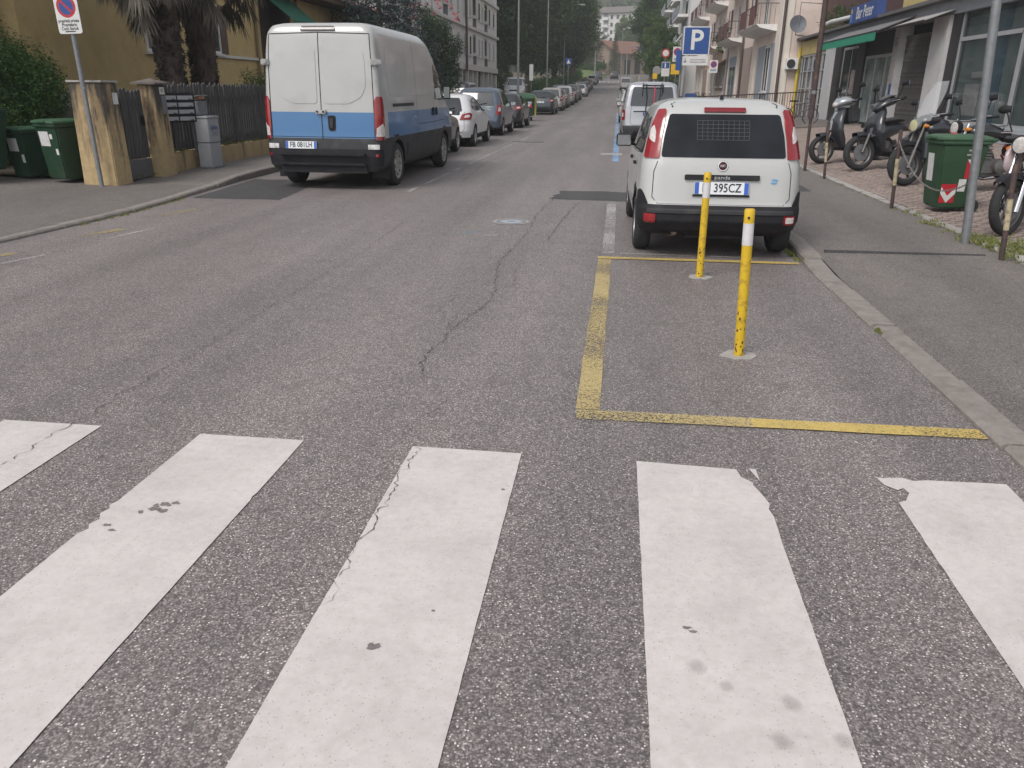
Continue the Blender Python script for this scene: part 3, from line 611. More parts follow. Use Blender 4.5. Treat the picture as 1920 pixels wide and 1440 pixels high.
def wheel_meshes(r, w, style, rim):
    k = (r, w, style, rim.name)
    if k in WH: return WH[k]
    M_ = Matrix.Rotation(R(90), 4, 'Y')
    t = MB(); ri = r * 0.68
    t.lathe([(ri, -w / 2 + 0.01), (ri + 0.01, -w / 2), (r - 0.035, -w / 2), (r - 0.008, -w / 2 + 0.022), (r, -w / 2 + 0.05), (r, w / 2 - 0.05), (r - 0.008, w / 2 - 0.022), (r - 0.035, w / 2), (ri + 0.01, w / 2), (ri, w / 2 - 0.01)], 28, 0, M_, cap=False)
    b_ = MB(); b_.lathe([(ri, -w / 2 + 0.008), (ri, w / 2 - 0.008), (ri - 0.02, w / 2 - 0.012), (ri - 0.03, w / 2 - 0.04)], 28, 0, M_, cap=False)
    b_.lathe([(0.001, w / 2 - 0.085), (ri - 0.01, w / 2 - 0.085)], 24, 1, M_, cap=False)
    if style == 'alloy':
        for q in range(5):
            for d in (-0.11, 0.11):
                a = 2 * math.pi * q / 5 + d; a2 = 2 * math.pi * q / 5 + d * 1.2
                b_.bar((w / 2 - 0.05, 0.04 * math.cos(a), 0.04 * math.sin(a)), (w / 2 - 0.028, (ri - 0.01) * math.cos(a2), (ri - 0.01) * math.sin(a2)), 0.034, 0.02, 0, up=(1, 0, 0))
        b_.lathe([(0.001, w / 2 - 0.03), (0.05, w / 2 - 0.034), (0.06, w / 2 - 0.06)], 14, 0, M_, cap=False)
    else:
        b_.lathe([(0.001, w / 2 - 0.03), (0.06, w / 2 - 0.03), (0.075, w / 2 - 0.06), (ri * 0.55, w / 2 - 0.05), (ri * 0.8, w / 2 - 0.02), (ri - 0.005, w / 2 - 0.03)], 24, 0, M_, cap=False)
        for q in range(8):
            a = 2 * math.pi * q / 8; b_.box(-0.004, 0.004, -0.022, 0.022, -0.012, 0.012, 2, Matrix.Translation((w / 2 - 0.022, ri * 0.72 * math.cos(a), ri * 0.72 * math.sin(a))) @ Matrix.Rotation(a, 4, 'X'))
    WH[k] = (t.mesh('tyre', M_TYRE, 40), b_.mesh('rim', [rim, M_BLACK, M_BLACK], 40)); return WH[k]
def add_wheels(root, track, ys, r, w, style='alloy', rim=None, steer=0.0):
    t, b_ = wheel_meshes(r, w, style, rim or M_RIM)
    for i, y in enumerate(ys):
        for sg in (1, -1):
            o = link('wheel', t, root, (sg * track, y, r), (random.uniform(0, 6), 0, 0) if False else (0, 0, (0 if sg > 0 else math.pi) + (steer if i else 0)))
            link('rim', b_, o)
def add_plate(body, root, s_txt, a, z, w=0.52, h=0.11, mode='rear', off=0.012, blue=True):
    p = body.P(mode, a, z, off); up_ = (body.P(mode, a, z + 0.05, off) - body.P(mode, a, z - 0.05, off)).normalized(); tilt = math.atan2(up_.y, up_.z)
    rot = (R(90) - tilt, 0, 0) if mode == 'rear' else (R(90) + tilt, 0, math.pi)
    pl = MB().box(-w / 2, w / 2, -h / 2, h / 2, -0.012, 0.004).build('number_plate', M_PLATE, root, loc=p, rot=rot)
    pl['label'] = 'white number plate with blue ends' if blue else 'white number plate'
    if blue:
        for sg in (-1, 1): MB().box(sg * (w / 2 - 0.022) - 0.02, sg * (w / 2 - 0.022) + 0.02, -h / 2 + 0.002, h / 2 - 0.002, 0.004, 0.006).build('plate_band', M_PBLUE, pl)
    link('plate_lettering', text_mesh(s_txt, h * 1.02, M_INK, squeeze=0.80, bold=0.001), pl, (0, 0, 0.0065))
def mirror_part(root, p, sg, paint_, size=(0.09, 0.12, 0.15), glassdir=-1):
    sx, sy, sz = size; mb_ = MB()
    mb_.loft([[(x * k, yy, zz * k2) for x, zz in [(-sx, -sz / 2), (sx, -sz / 2), (sx, sz / 2), (-sx, sz / 2)]] for yy, k, k2 in [(-sy / 2, 0.92, 0.92), (-sy * 0.1, 1.0, 1.0), (sy * 0.35, 0.8, 0.8), (sy / 2, 0.45, 0.5)]])
    o = mb_.build('mirror', paint_, root, 60, bevel=0.012); o.location = (p[0] + sg * (sx * 1.1), p[1], p[2])
    MB().box(-sx * 0.85, sx * 0.85, -sy / 2 - 0.004, -sy / 2 + 0.004, -sz * 0.4, sz * 0.4).build('mirror_glass', M_MIRROR, o)
    MB().bar((-sg * sx * 0.5, 0.02, -sz * 0.25), (-sg * (sx * 1.25 + 0.06), 0.05, -sz * 0.45), 0.03).build('mirror_arm', M_BLACK, o)

# ---------------------------------------------------------------- the white hatchback behind the yellow posts
def small_hatch(loc, rz):
    root = thing('parked_car', 'white boxy hatchback with black bumper parked behind the two yellow posts', 'car', loc, rz, 'cars parked along the right kerb')
    B = Body([(0.24, 0.16, 3.52, 0.74, 0.22, 0.3), (0.30, 0.06, 3.58, 0.79, 0.24, 0.35), (0.40, 0.0, 3.63, 0.815, 0.26, 0.4), (0.50, 0.0, 3.64, 0.82, 0.26, 0.45), (0.55, 0.04, 3.62, 0.815, 0.25, 0.45), (0.80, 0.075, 3.50, 0.81, 0.24, 0.45), (0.92, 0.095, 3.22, 0.80, 0.23, 0.42), (0.98, 0.115, 2.82, 0.785, 0.22, 0.35), (1.02, 0.13, 2.66, 0.775, 0.21, 0.3), (1.20, 0.20, 2.36, 0.735, 0.19, 0.25), (1.36, 0.275, 2.08, 0.695, 0.18, 0.25), (1.43, 0.32, 1.95, 0.665, 0.18, 0.25), (1.48, 0.38, 1.85, 0.62, 0.2, 0.25), (1.515, 0.48, 1.74, 0.54, 0.22, 0.25), (1.535, 0.62, 1.62, 0.43, 0.22, 0.22), (1.545, 0.85, 1.45, 0.28, 0.15, 0.15)])
    zs = [0.24, 0.27, 0.30, 0.34, 0.42, 0.5, 0.56, 0.6, 0.62, 0.66, 0.7, 0.8, 0.86, 0.92, 0.95, 0.98, 1.0, 1.02, 1.1, 1.2, 1.28, 1.36, 1.4, 1.43, 1.455, 1.48, 1.5, 1.515, 1.525, 1.535, 1.541, 1.545]
    def mf(x, y, z):
        if z < 0.53 and y < 0.35: return 1
        d = math.hypot(y - 0.66, z - 0.29)
        if d < 0.40 and abs(x) > 0.7 and y < 1.1: return 1
        if z < 0.34: return 1
        return 0
    link('body', B.shell([CW2, M_BLACK], mf, zs, cut=[(0.66, 0.29, 0.325, 0.5), (2.96, 0.29, 0.325, 0.5)]), root)
    # black bumper wings that climb round the wheel arch
    B.patch('rear', [(-0.86, 0.31), (0.86, 0.31), (0.88, 0.40), (0.88, 0.545), (-0.88, 0.545), (-0.88, 0.40)], 0.012, 0.03, 26, 8).build('bumper', M_BLACK, root, 50)
    for sg in (-1, 1): B.patch('rear', [(sg * 0.70, 0.54), (sg * 0.90, 0.54), (sg * 0.90, 0.66), (sg * 0.82, 0.69), (sg * 0.76, 0.64)], 0.0135, 0.03, 8, 7).build('bumper_wing', M_BLACK, root, 50)
    B.patch('rear', [(-0.72, 0.475), (0.72, 0.475), (0.70, 0.505), (-0.70, 0.505)], 0.024, 0.01, 20, 3).build('bumper_ledge', M_DGREY, root, 50)
    B.seam('rear', [(-0.63, 0.96), (-0.665, 0.86), (-0.67, 0.62), (-0.61, 0.556), (0.61, 0.556), (0.67, 0.62), (0.665, 0.86), (0.63, 0.96)], 0.008).build('tailgate_seam', M_SEAM, root)
    # rear window: dark cabin, a dog grille behind, headrests, then the pane
    W = [(-0.60, 1.0), (0.60, 1.0), (0.575, 1.2), (0.53, 1.395), (-0.53, 1.395), (-0.575, 1.2)]
    wi = B.patch('rear', W, 0.008, 0.03, 16, 10).build('rear_window', glassy('tinted rear glass', (0.014, 0.016, 0.020), 0.16, 0.22), root, 60)
    mb = MB()
    for k in range(11): mb.v, mb.f, mb.m = (lambda q: (q.v, q.f, q.m))(MB().add(mb.v, mb.f).add(*(lambda s_: (s_.v, s_.f))(B.seam('rear', [(-0.26 + k * 0.05, 1.16), (-0.26 + k * 0.05, 1.335)], 0.004, 0.0115))))
    for k in range(6): 
        s_ = B.seam('rear', [(-0.26, 1.16 + k * 0.035), (0.24, 1.16 + k * 0.035)], 0.004, 0.012); mb.add(s_.v, s_.f)
    mb.build('luggage_grille', mat('grille wire', (0.06, 0.063, 0.065), 0.7), wi)
    # tall tail lamps beside the window
    for sg in (-1, 1):
        q = B.patch('rear', [(sg * 0.615, 0.985), (sg * 0.80, 0.985), (sg * 0.785, 1.12), (sg * 0.72, 1.30), (sg * 0.655, 1.43), (sg * 0.56, 1.435), (sg * 0.575, 1.3), (sg * 0.60, 1.15)], 0.016, 0.02, 8, 14, th=0.02).build('tail_lamp', M_RED, root, 50)
        B.patch('rear', [(sg * 0.66, 1.12), (sg * 0.735, 1.16), (sg * 0.73, 1.25), (sg * 0.68, 1.29), (sg * 0.655, 1.22)], 0.020, 0.02, 6, 8).build('clear_lens', M_CLEAR, q, 50)
        f_ = B.patch('rear', [(sg * 0.62, 0.385), (sg * 0.74, 0.385), (sg * 0.74, 0.465), (sg * 0.62, 0.465)], 0.022, 0.015, 5, 5).build('bumper_lamp', M_RED, root, 50)
        B.patch('rear', [(sg * 0.635, 0.40), (sg * 0.725, 0.40), (sg * 0.725, 0.45), (sg * 0.635, 0.45)], 0.025, 0.01, 4, 4).build('lens', M_RED if sg < 0 else M_CLEAR, f_, 50)
        B.patch('right' if sg > 0 else 'left', [(0.42, 1.02), (0.80, 0.995), (0.80, 1.33), (0.56, 1.37), (0.47, 1.2)], 0.004, 0.03, 6, 8).build('side_window', M_GLASS, root, 60)
        B.patch('right' if sg > 0 else 'left', [(0.86, 0.99), (1.62, 0.965), (1.62, 1.39), (0.86, 1.365)], 0.004, 0.03, 8, 8).build('side_window', M_GLASS, root, 60)
        B.patch('right' if sg > 0 else 'left', [(1.68, 0.965), (2.56, 0.96), (2.16, 1.30), (2.04, 1.39), (1.68, 1.39)], 0.004, 0.03, 8, 8).build('side_window', M_GLASS, root, 60)
        for yy in (0.83, 1.65): B.seam('right' if sg > 0 else 'left', [(yy, 0.36), (yy, 0.96)], 0.007).build('door_seam', M_SEAM, root)
        for yy in (0.95, 1.78): B.patch('right' if sg > 0 else 'left', [(yy, 0.86), (yy + 0.16, 0.86), (yy + 0.16, 0.89), (yy, 0.89)], 0.025, 0.01, 4, 3, th=0.03).build('door_handle', M_BLACK, root, 50)
        mirror_part(root, (sg * 0.80, 2.28, 1.04), sg, M_BLACK, (0.095, 0.10, 0.15))
        hw = B.patch('front', [(sg * 0.45, 0.70), (sg * 0.72, 0.72), (sg * 0.70, 0.86), (sg * 0.48, 0.84)], 0.006, 0.03, 5, 5).build('head_lamp', M_CLEAR, root, 50)
    B.patch('front', [(-0.62, 1.0), (0.62, 1.0), (0.56, 1.38), (-0.56, 1.38)], 0.004, 0.05, 10, 8).build('windscreen', M_GLASS, root, 60)
    B.patch('rear', [(-0.20, 1.412), (0.20, 1.412), (0.20, 1.445), (-0.20, 1.445)], 0.022, 0.008, 8, 3, th=0.03).build('brake_lamp', M_DRED, root, 50)
    # number plate recess, handle bar and badges
    B.patch('rear', [(-0.36, 0.79), (0.36, 0.79), (0.36, 0.84), (-0.36, 0.84)], 0.022, 0.012, 12, 3, th=0.03).build('plate_bar', M_BLACK, root, 50)
    add_plate(B, root, 'FS 395CZ', 0.0, 0.715, 0.52, 0.115, off=0.02)
    B.patch('rear', [(-0.275, 0.635), (0.275, 0.635), (0.275, 0.655), (-0.275, 0.655)], 0.016, 0.0, 6, 2).build('plate_frame', M_BLACK, root)
    p = B.P('rear', 0, 0.814, 0.026); link('lettering', text_mesh('panda', 0.052, mat('badge grey', (0.42, 0.42, 0.42), 0.3, metal=0.5), extrude=0.001, squeeze=1.25), root, p, (R(84), 0, 0))
    p = B.P('rear', 0, 0.925, 0.0); bd = MB(); bd.lathe([(0.001, 0.012), (0.038, 0.012), (0.040, 0.0145), (0.048, 0.0145), (0.052, 0.004), (0.052, 0.0)], 28, 0, cap=False)
    bo = bd.build('badge', M_CHROME, root, 40, loc=p, rot=(R(84), 0, 0)); MB().lathe([(0.001, 0.0135), (0.039, 0.0135)], 24).build('badge_face', mat('badge plum', (0.10, 0.012, 0.03), 0.3), bo)
    link('badge_lettering', text_mesh('FIAT', 0.034, mat('badge silver', (0.7, 0.7, 0.7), 0.3, metal=0.4), squeeze=0.75), bo, (0, 0, 0.0145))
    for k, tx in enumerate(('Alto', 'vapr')):
        p = B.P('rear', 0.50 + (0.0 if k else 0.01), 0.80 - k * 0.026, 0.004); link('sticker', text_mesh(tx, 0.033, mat('sticker blue', (0.10, 0.32, 0.58), 0.5), bold=0.0012), root, p, (R(84), 0, 0))
    # aerial, exhaust, wheels
    MB().prism([(-0.02, 0), (0.02, 0), (0.008, 0.05), (-0.008, 0.04)], -0.03, 0.03, 0, Matrix.Rotation(R(90), 4, 'X')).build('aerial', M_BLACK, root, loc=(0, 0.62, 1.53))
    MB().lathe([(0.03, 0), (0.03, 0.25), (0.09, 0.27), (0.09, 0.55), (0.03, 0.57)], 14, 0, Matrix.Translation((-0.42, 0.12, 0.27)) @ Matrix.Rotation(R(-90), 4, 'X')).build('exhaust', mat('rusty steel', (0.17, 0.13, 0.10), 0.6, metal=0.4), root, 40)
    MB().box(-0.3, 0.3, 0.2, 0.3, 0.2, 0.28).build('rear_axle', M_BLACK, root)
    for sg in (-1, 1): B.seam('rear', [(sg * 0.50, 1.46), (sg * 0.52, 1.48), (sg * 0.49, 1.51)], 0.02).build('roof_gutter', M_DGREY, root)
    add_wheels(root, 0.715, (0.66, 2.96), 0.29, 0.175, 'alloy', M_RIM)
    return root
small_hatch((1.02, 7.75, 0.0), R(1.2)).scale = (0.97, 0.97, 0.97)

# ---------------------------------------------------------------- the white and blue delivery van
def van(loc, rz):
    root = thing('delivery_van', 'tall white delivery van with a blue band, parked by the picket fence', 'van', loc, rz)
    B = Body([(0.30, 0.10, 5.45, 0.90, 0.10, 0.3), (0.38, 0.02, 5.6, 0.97, 0.13, 0.4), (0.55, 0.0, 5.68, 0.99, 0.14, 0.5), (0.75, 0.02, 5.66, 1.0, 0.13, 0.5), (0.84, 0.04, 5.62, 1.0, 0.12, 0.5), (1.15, 0.05, 5.40, 1.0, 0.10, 0.45), (1.30, 0.055, 5.05, 0.995, 0.10, 0.4), (1.42, 0.06, 4.85, 0.99, 0.10, 0.35), (1.9, 0.085, 4.42, 0.955, 0.10, 0.3), (2.18, 0.105, 4.10, 0.93, 0.10, 0.3), (2.38, 0.125, 3.80, 0.905, 0.12, 0.3), (2.47, 0.145, 3.60, 0.88, 0.14, 0.35), (2.53, 0.19, 3.45, 0.83, 0.18, 0.35), (2.565, 0.28, 3.30, 0.73, 0.22, 0.3), (2.58, 0.45, 3.1, 0.55, 0.2, 0.25), (2.588, 0.8, 2.8, 0.3, 0.15, 0.15)])
    zs = sorted(set([0.30, 0.34, 0.38, 0.45, 0.55, 0.65, 0.75, 0.825, 0.835, 0.86, 0.95, 1.05, 1.15, 1.23, 1.24, 1.27, 1.30, 1.36, 1.42] + list(np.linspace(1.5, 2.5, 16)) + [2.53, 2.55, 2.565, 2.572, 2.58, 2.584, 2.588]))
    def mf(x, y, z):
        if z < 0.83: return 1
        if y > 0.2 and min(math.hypot(y - 0.95, z - 0.36), math.hypot(y - 4.45, z - 0.36)) < 0.50: return 1
        if z < 1.235 and (y < 0.1 or (y > 0.42 and y < 4.95)): return 2
        return 0
    link('body', B.shell([CW, M_DGREY, CBLU], mf, zs, cut=[(0.95, 0.36, 0.42, 0.62), (4.45, 0.36, 0.42, 0.62)]), root)
    # rear doors: gaps, pressings, hinges, handle
    B.seam('rear', [(0.0, 0.80), (0.0, 2.42)], 0.012, 0.004).build('door_seam', M_SEAM, root)
    for sg in (-1, 1):
        B.seam('rear', [(sg * 0.86, 0.78), (sg * 0.86, 1.2), (sg * 0.845, 1.9), (sg * 0.815, 2.40), (0, 2.42)], 0.012, 0.004).build('door_seam', M_SEAM, root)
        A = [(sg * 0.06, 1.36), (sg * 0.46, 1.36), (sg * 0.66, 1.46), (sg * 0.74, 1.62), (sg * 0.735, 1.95), (sg * 0.715, 2.13), (sg * 0.67, 2.16), (sg * 0.06, 2.18)]
        B.patch('rear', A, 0.008, 0.06, 12, 14, th=0.02).build('door_panel', CW, root, 25)
        # lamps
        lp = B.patch('rear', [(sg * 0.885, 0.80), (sg * 1.05, 0.80), (sg * 1.06, 1.05), (sg * 1.06, 1.35), (sg * 1.0, 1.47), (sg * 0.90, 1.475), (sg * 0.865, 1.4), (sg * 0.865, 1.0)], 0.018, 0.02, 8, 14, th=0.03).build('tail_lamp', M_RED, root, 50)
        B.patch('rear', [(sg * 0.885, 0.86), (sg * 1.04, 0.86), (sg * 1.045, 0.97), (sg * 0.99, 1.06), (sg * 0.895, 0.99)], 0.022, 0.012, 6, 7).build('clear_lens', M_CLEAR, lp, 50)
        B.patch('rear', [(sg * 0.87, 0.80), (sg * 1.05, 0.80), (sg * 1.05, 0.835), (sg * 0.89, 0.83)], 0.024, 0.006, 5, 3).build('red_lens', M_DRED, lp, 50)
        for zz in (1.98,):
            h = MB().box(-0.085, 0.085, -0.03, 0.03, -0.045, 0.045).box(0.0, 0.085, -0.045, -0.02, -0.03, 0.03).build('hinge', CW, root, 40, bevel=0.01, loc=B.P('rear', sg * 0.90, zz, 0.02), rot=(0, 0, sg * R(35)))
        B.patch('rear', [(sg * 0.87, 0.545), (sg * 0.95, 0.545), (sg * 0.95, 0.585), (sg * 0.87, 0.585)], 0.016, 0.01, 3, 3).build('reflector', M_RED, root)
        q = B.patch('rear', [(sg * 0.75, 0.66), (sg * 0.93, 0.66), (sg * 0.93, 0.735), (sg * 0.75, 0.735)], 0.016, 0.004, 5, 3).build('bumper_sticker', mat('old sticker', (0.55, 0.55, 0.54), 0.6, var=0.4, scale=40, dirt=(0.03, 0.03, 0.03), dirt_amt=1.0, dscale=16), root)
        # side details
        sd_ = 'right' if sg > 0 else 'left'
        B.patch(sd_, [(0.62, 1.48), (3.55, 1.48), (3.66, 1.56), (3.66, 1.72), (3.58, 1.9), (3.42, 2.14), (3.3, 2.2), (0.62, 2.26), (0.55, 2.1), (0.55, 1.6)], 0.006, 0.05, 20, 14, th=0.02).build('side_panel', CW, root, 25)
        B.seam(sd_, [(2.2, 0.5), (2.2, 1.45)], 0.010, 0.004).build('door_seam', M_SEAM, root); B.seam(sd_, [(2.2, 1.46), (2.2, 2.42)], 0.010, 0.009).build('door_seam', M_SEAM, root)
        B.seam(sd_, [(3.52, 0.5), (3.52, 1.45)], 0.010, 0.004).build('door_seam', M_SEAM, root)
        B.seam(sd_, [(2.25, 0.98), (3.5, 0.98), (4.4, 1.0)], 0.010, 0.004).build('rub_crease', M_SEAM, root)
        B.patch(sd_, [(0.72, 1.31), (1.95, 1.31), (1.95, 1.36), (0.72, 1.36)], 0.016, 0.01, 8, 3).build('door_rail', M_DGREY, root, 50)
        for yy in (3.34, 3.62): B.patch(sd_, [(yy, 1.10), (yy + 0.10, 1.10), (yy + 0.10, 1.25), (yy, 1.25)], 0.022, 0.03, 4, 5).build('door_handle', M_BLACK, root, 50)
        MB().lathe([(0.03, 0), (0.03, 0.015)], 12, 0, Matrix.Translation(B.P(sd_, 2.1, 1.10, 0)) @ Matrix.Rotation(R(90), 4, 'Y')).build('lock', M_CHROME, root)
        B.patch(sd_, [(3.60, 1.40), (4.82, 1.36), (4.70, 1.48), (4.30, 1.90), (4.12, 2.06), (3.72, 2.06)], 0.006, 0.04, 12, 10).build('side_window', M_GLASS, root, 60)
        mp_ = B.P(sd_, 4.42, 1.52, 0.05); mirror_part(root, (mp_.x - sg * 0.02, mp_.y, mp_.z), sg, M_BLACK, (0.07, 0.10, 0.27))
        # mud flap
        MB().box(sg * 0.66, sg * 0.96, 0.42, 0.435, 0.16, 0.46).build('mud_flap', M_BLACK, root)
        B.patch(sd_, [(1.5, 0.47), (3.95, 0.47), (3.95, 0.70), (1.5, 0.70)], 0.012, 0.02, 10, 3).build('sill_trim', M_DGREY, root, 50)
    B.patch('rear', [(-0.28, 2.445), (0.28, 2.445), (0.26, 2.505), (-0.26, 2.505)], 0.02, 0.01, 8, 3, th=0.03).build('brake_lamp', mat('smoked lens', (0.035, 0.025, 0.025), 0.3, coat=0.5), root, 50)
    B.patch('rear', [(0.11, 0.94), (0.22, 0.94), (0.23, 1.18), (0.10, 1.18)], 0.012, 0.04, 6, 8).build('door_handle', M_BLACK, root, 50)
    B.patch('rear', [(0.14, 0.99), (0.19, 0.99), (0.19, 1.14), (0.14, 1.14)], 0.03, 0.02, 4, 5).build('handle_grip', M_DGREY, root, 50)
    MB().box(-0.085, 0.085, -0.035, 0.01, -0.03, 0.03).build('door_lock', mat('lock steel', (0.45, 0.44, 0.42), 0.4, metal=0.6), root, bevel=0.006, loc=B.P('rear', -0.0, 1.235, 0.02))
    for k in (-0.05, 0.05): MB().lathe([(0.016, 0), (0.016, 0.02)], 10, 0, Matrix.Rotation(R(90), 4, 'X')).build('lock_bolt', M_BLACK, root, loc=B.P('rear', k, 1.235, 0.05))
    # bumper with step and plate
    B.patch('rear', [(-1.0, 0.40), (1.0, 0.40), (1.02, 0.6), (1.0, 0.66), (-1.0, 0.66), (-1.02, 0.6)], 0.02, 0.03, 24, 6).build('bumper', M_BLACK, root, 50)
    mb = MB(); mb.box(-0.72, 0.72, -0.09, 0.05, 0.555, 0.60).box(-0.72, 0.72, -0.07, 0.05, 0.40, 0.44); mb.build('bumper_step', M_BLACK, root, bevel=0.012)
    MB().box(-0.72, 0.72, 0.0, 0.06, 0.28, 0.40).build('underrun_bar', M_BLACK, root)
    MB().box(-0.55, 0.55, 0.4, 5.0, 0.26, 0.34).build('chassis', M_BLACK, root)
    MB().tube([(-0.75, 0.95, 0.36), (0.75, 0.95, 0.36)], 0.06).build('rear_axle', M_BLACK, root)
    add_plate(B, root, 'FB 081LH', -0.36, 0.715, 0.52, 0.115, off=0.026)
    B.patch('front', [(-0.80, 1.45), (0.80, 1.45), (0.72, 2.1), (-0.72, 2.1)], 0.005, 0.06, 10, 8).build('windscreen', M_GLASS, root, 60)
    add_wheels(root, 0.86, (0.95, 4.45), 0.36, 0.22, 'steel', mat('rusty van rim', (0.30, 0.29, 0.27), 0.6, var=0.4, scale=12, metal=0.3))
    B.seam('rear', [(-0.86, 0.845), (0.86, 0.845)], 0.010, 0.004).build('crease', M_SEAM, root)
    return root
van((-4.68, 12.6, 0.0), R(-1.0)).scale = (1, 1, 0.98)
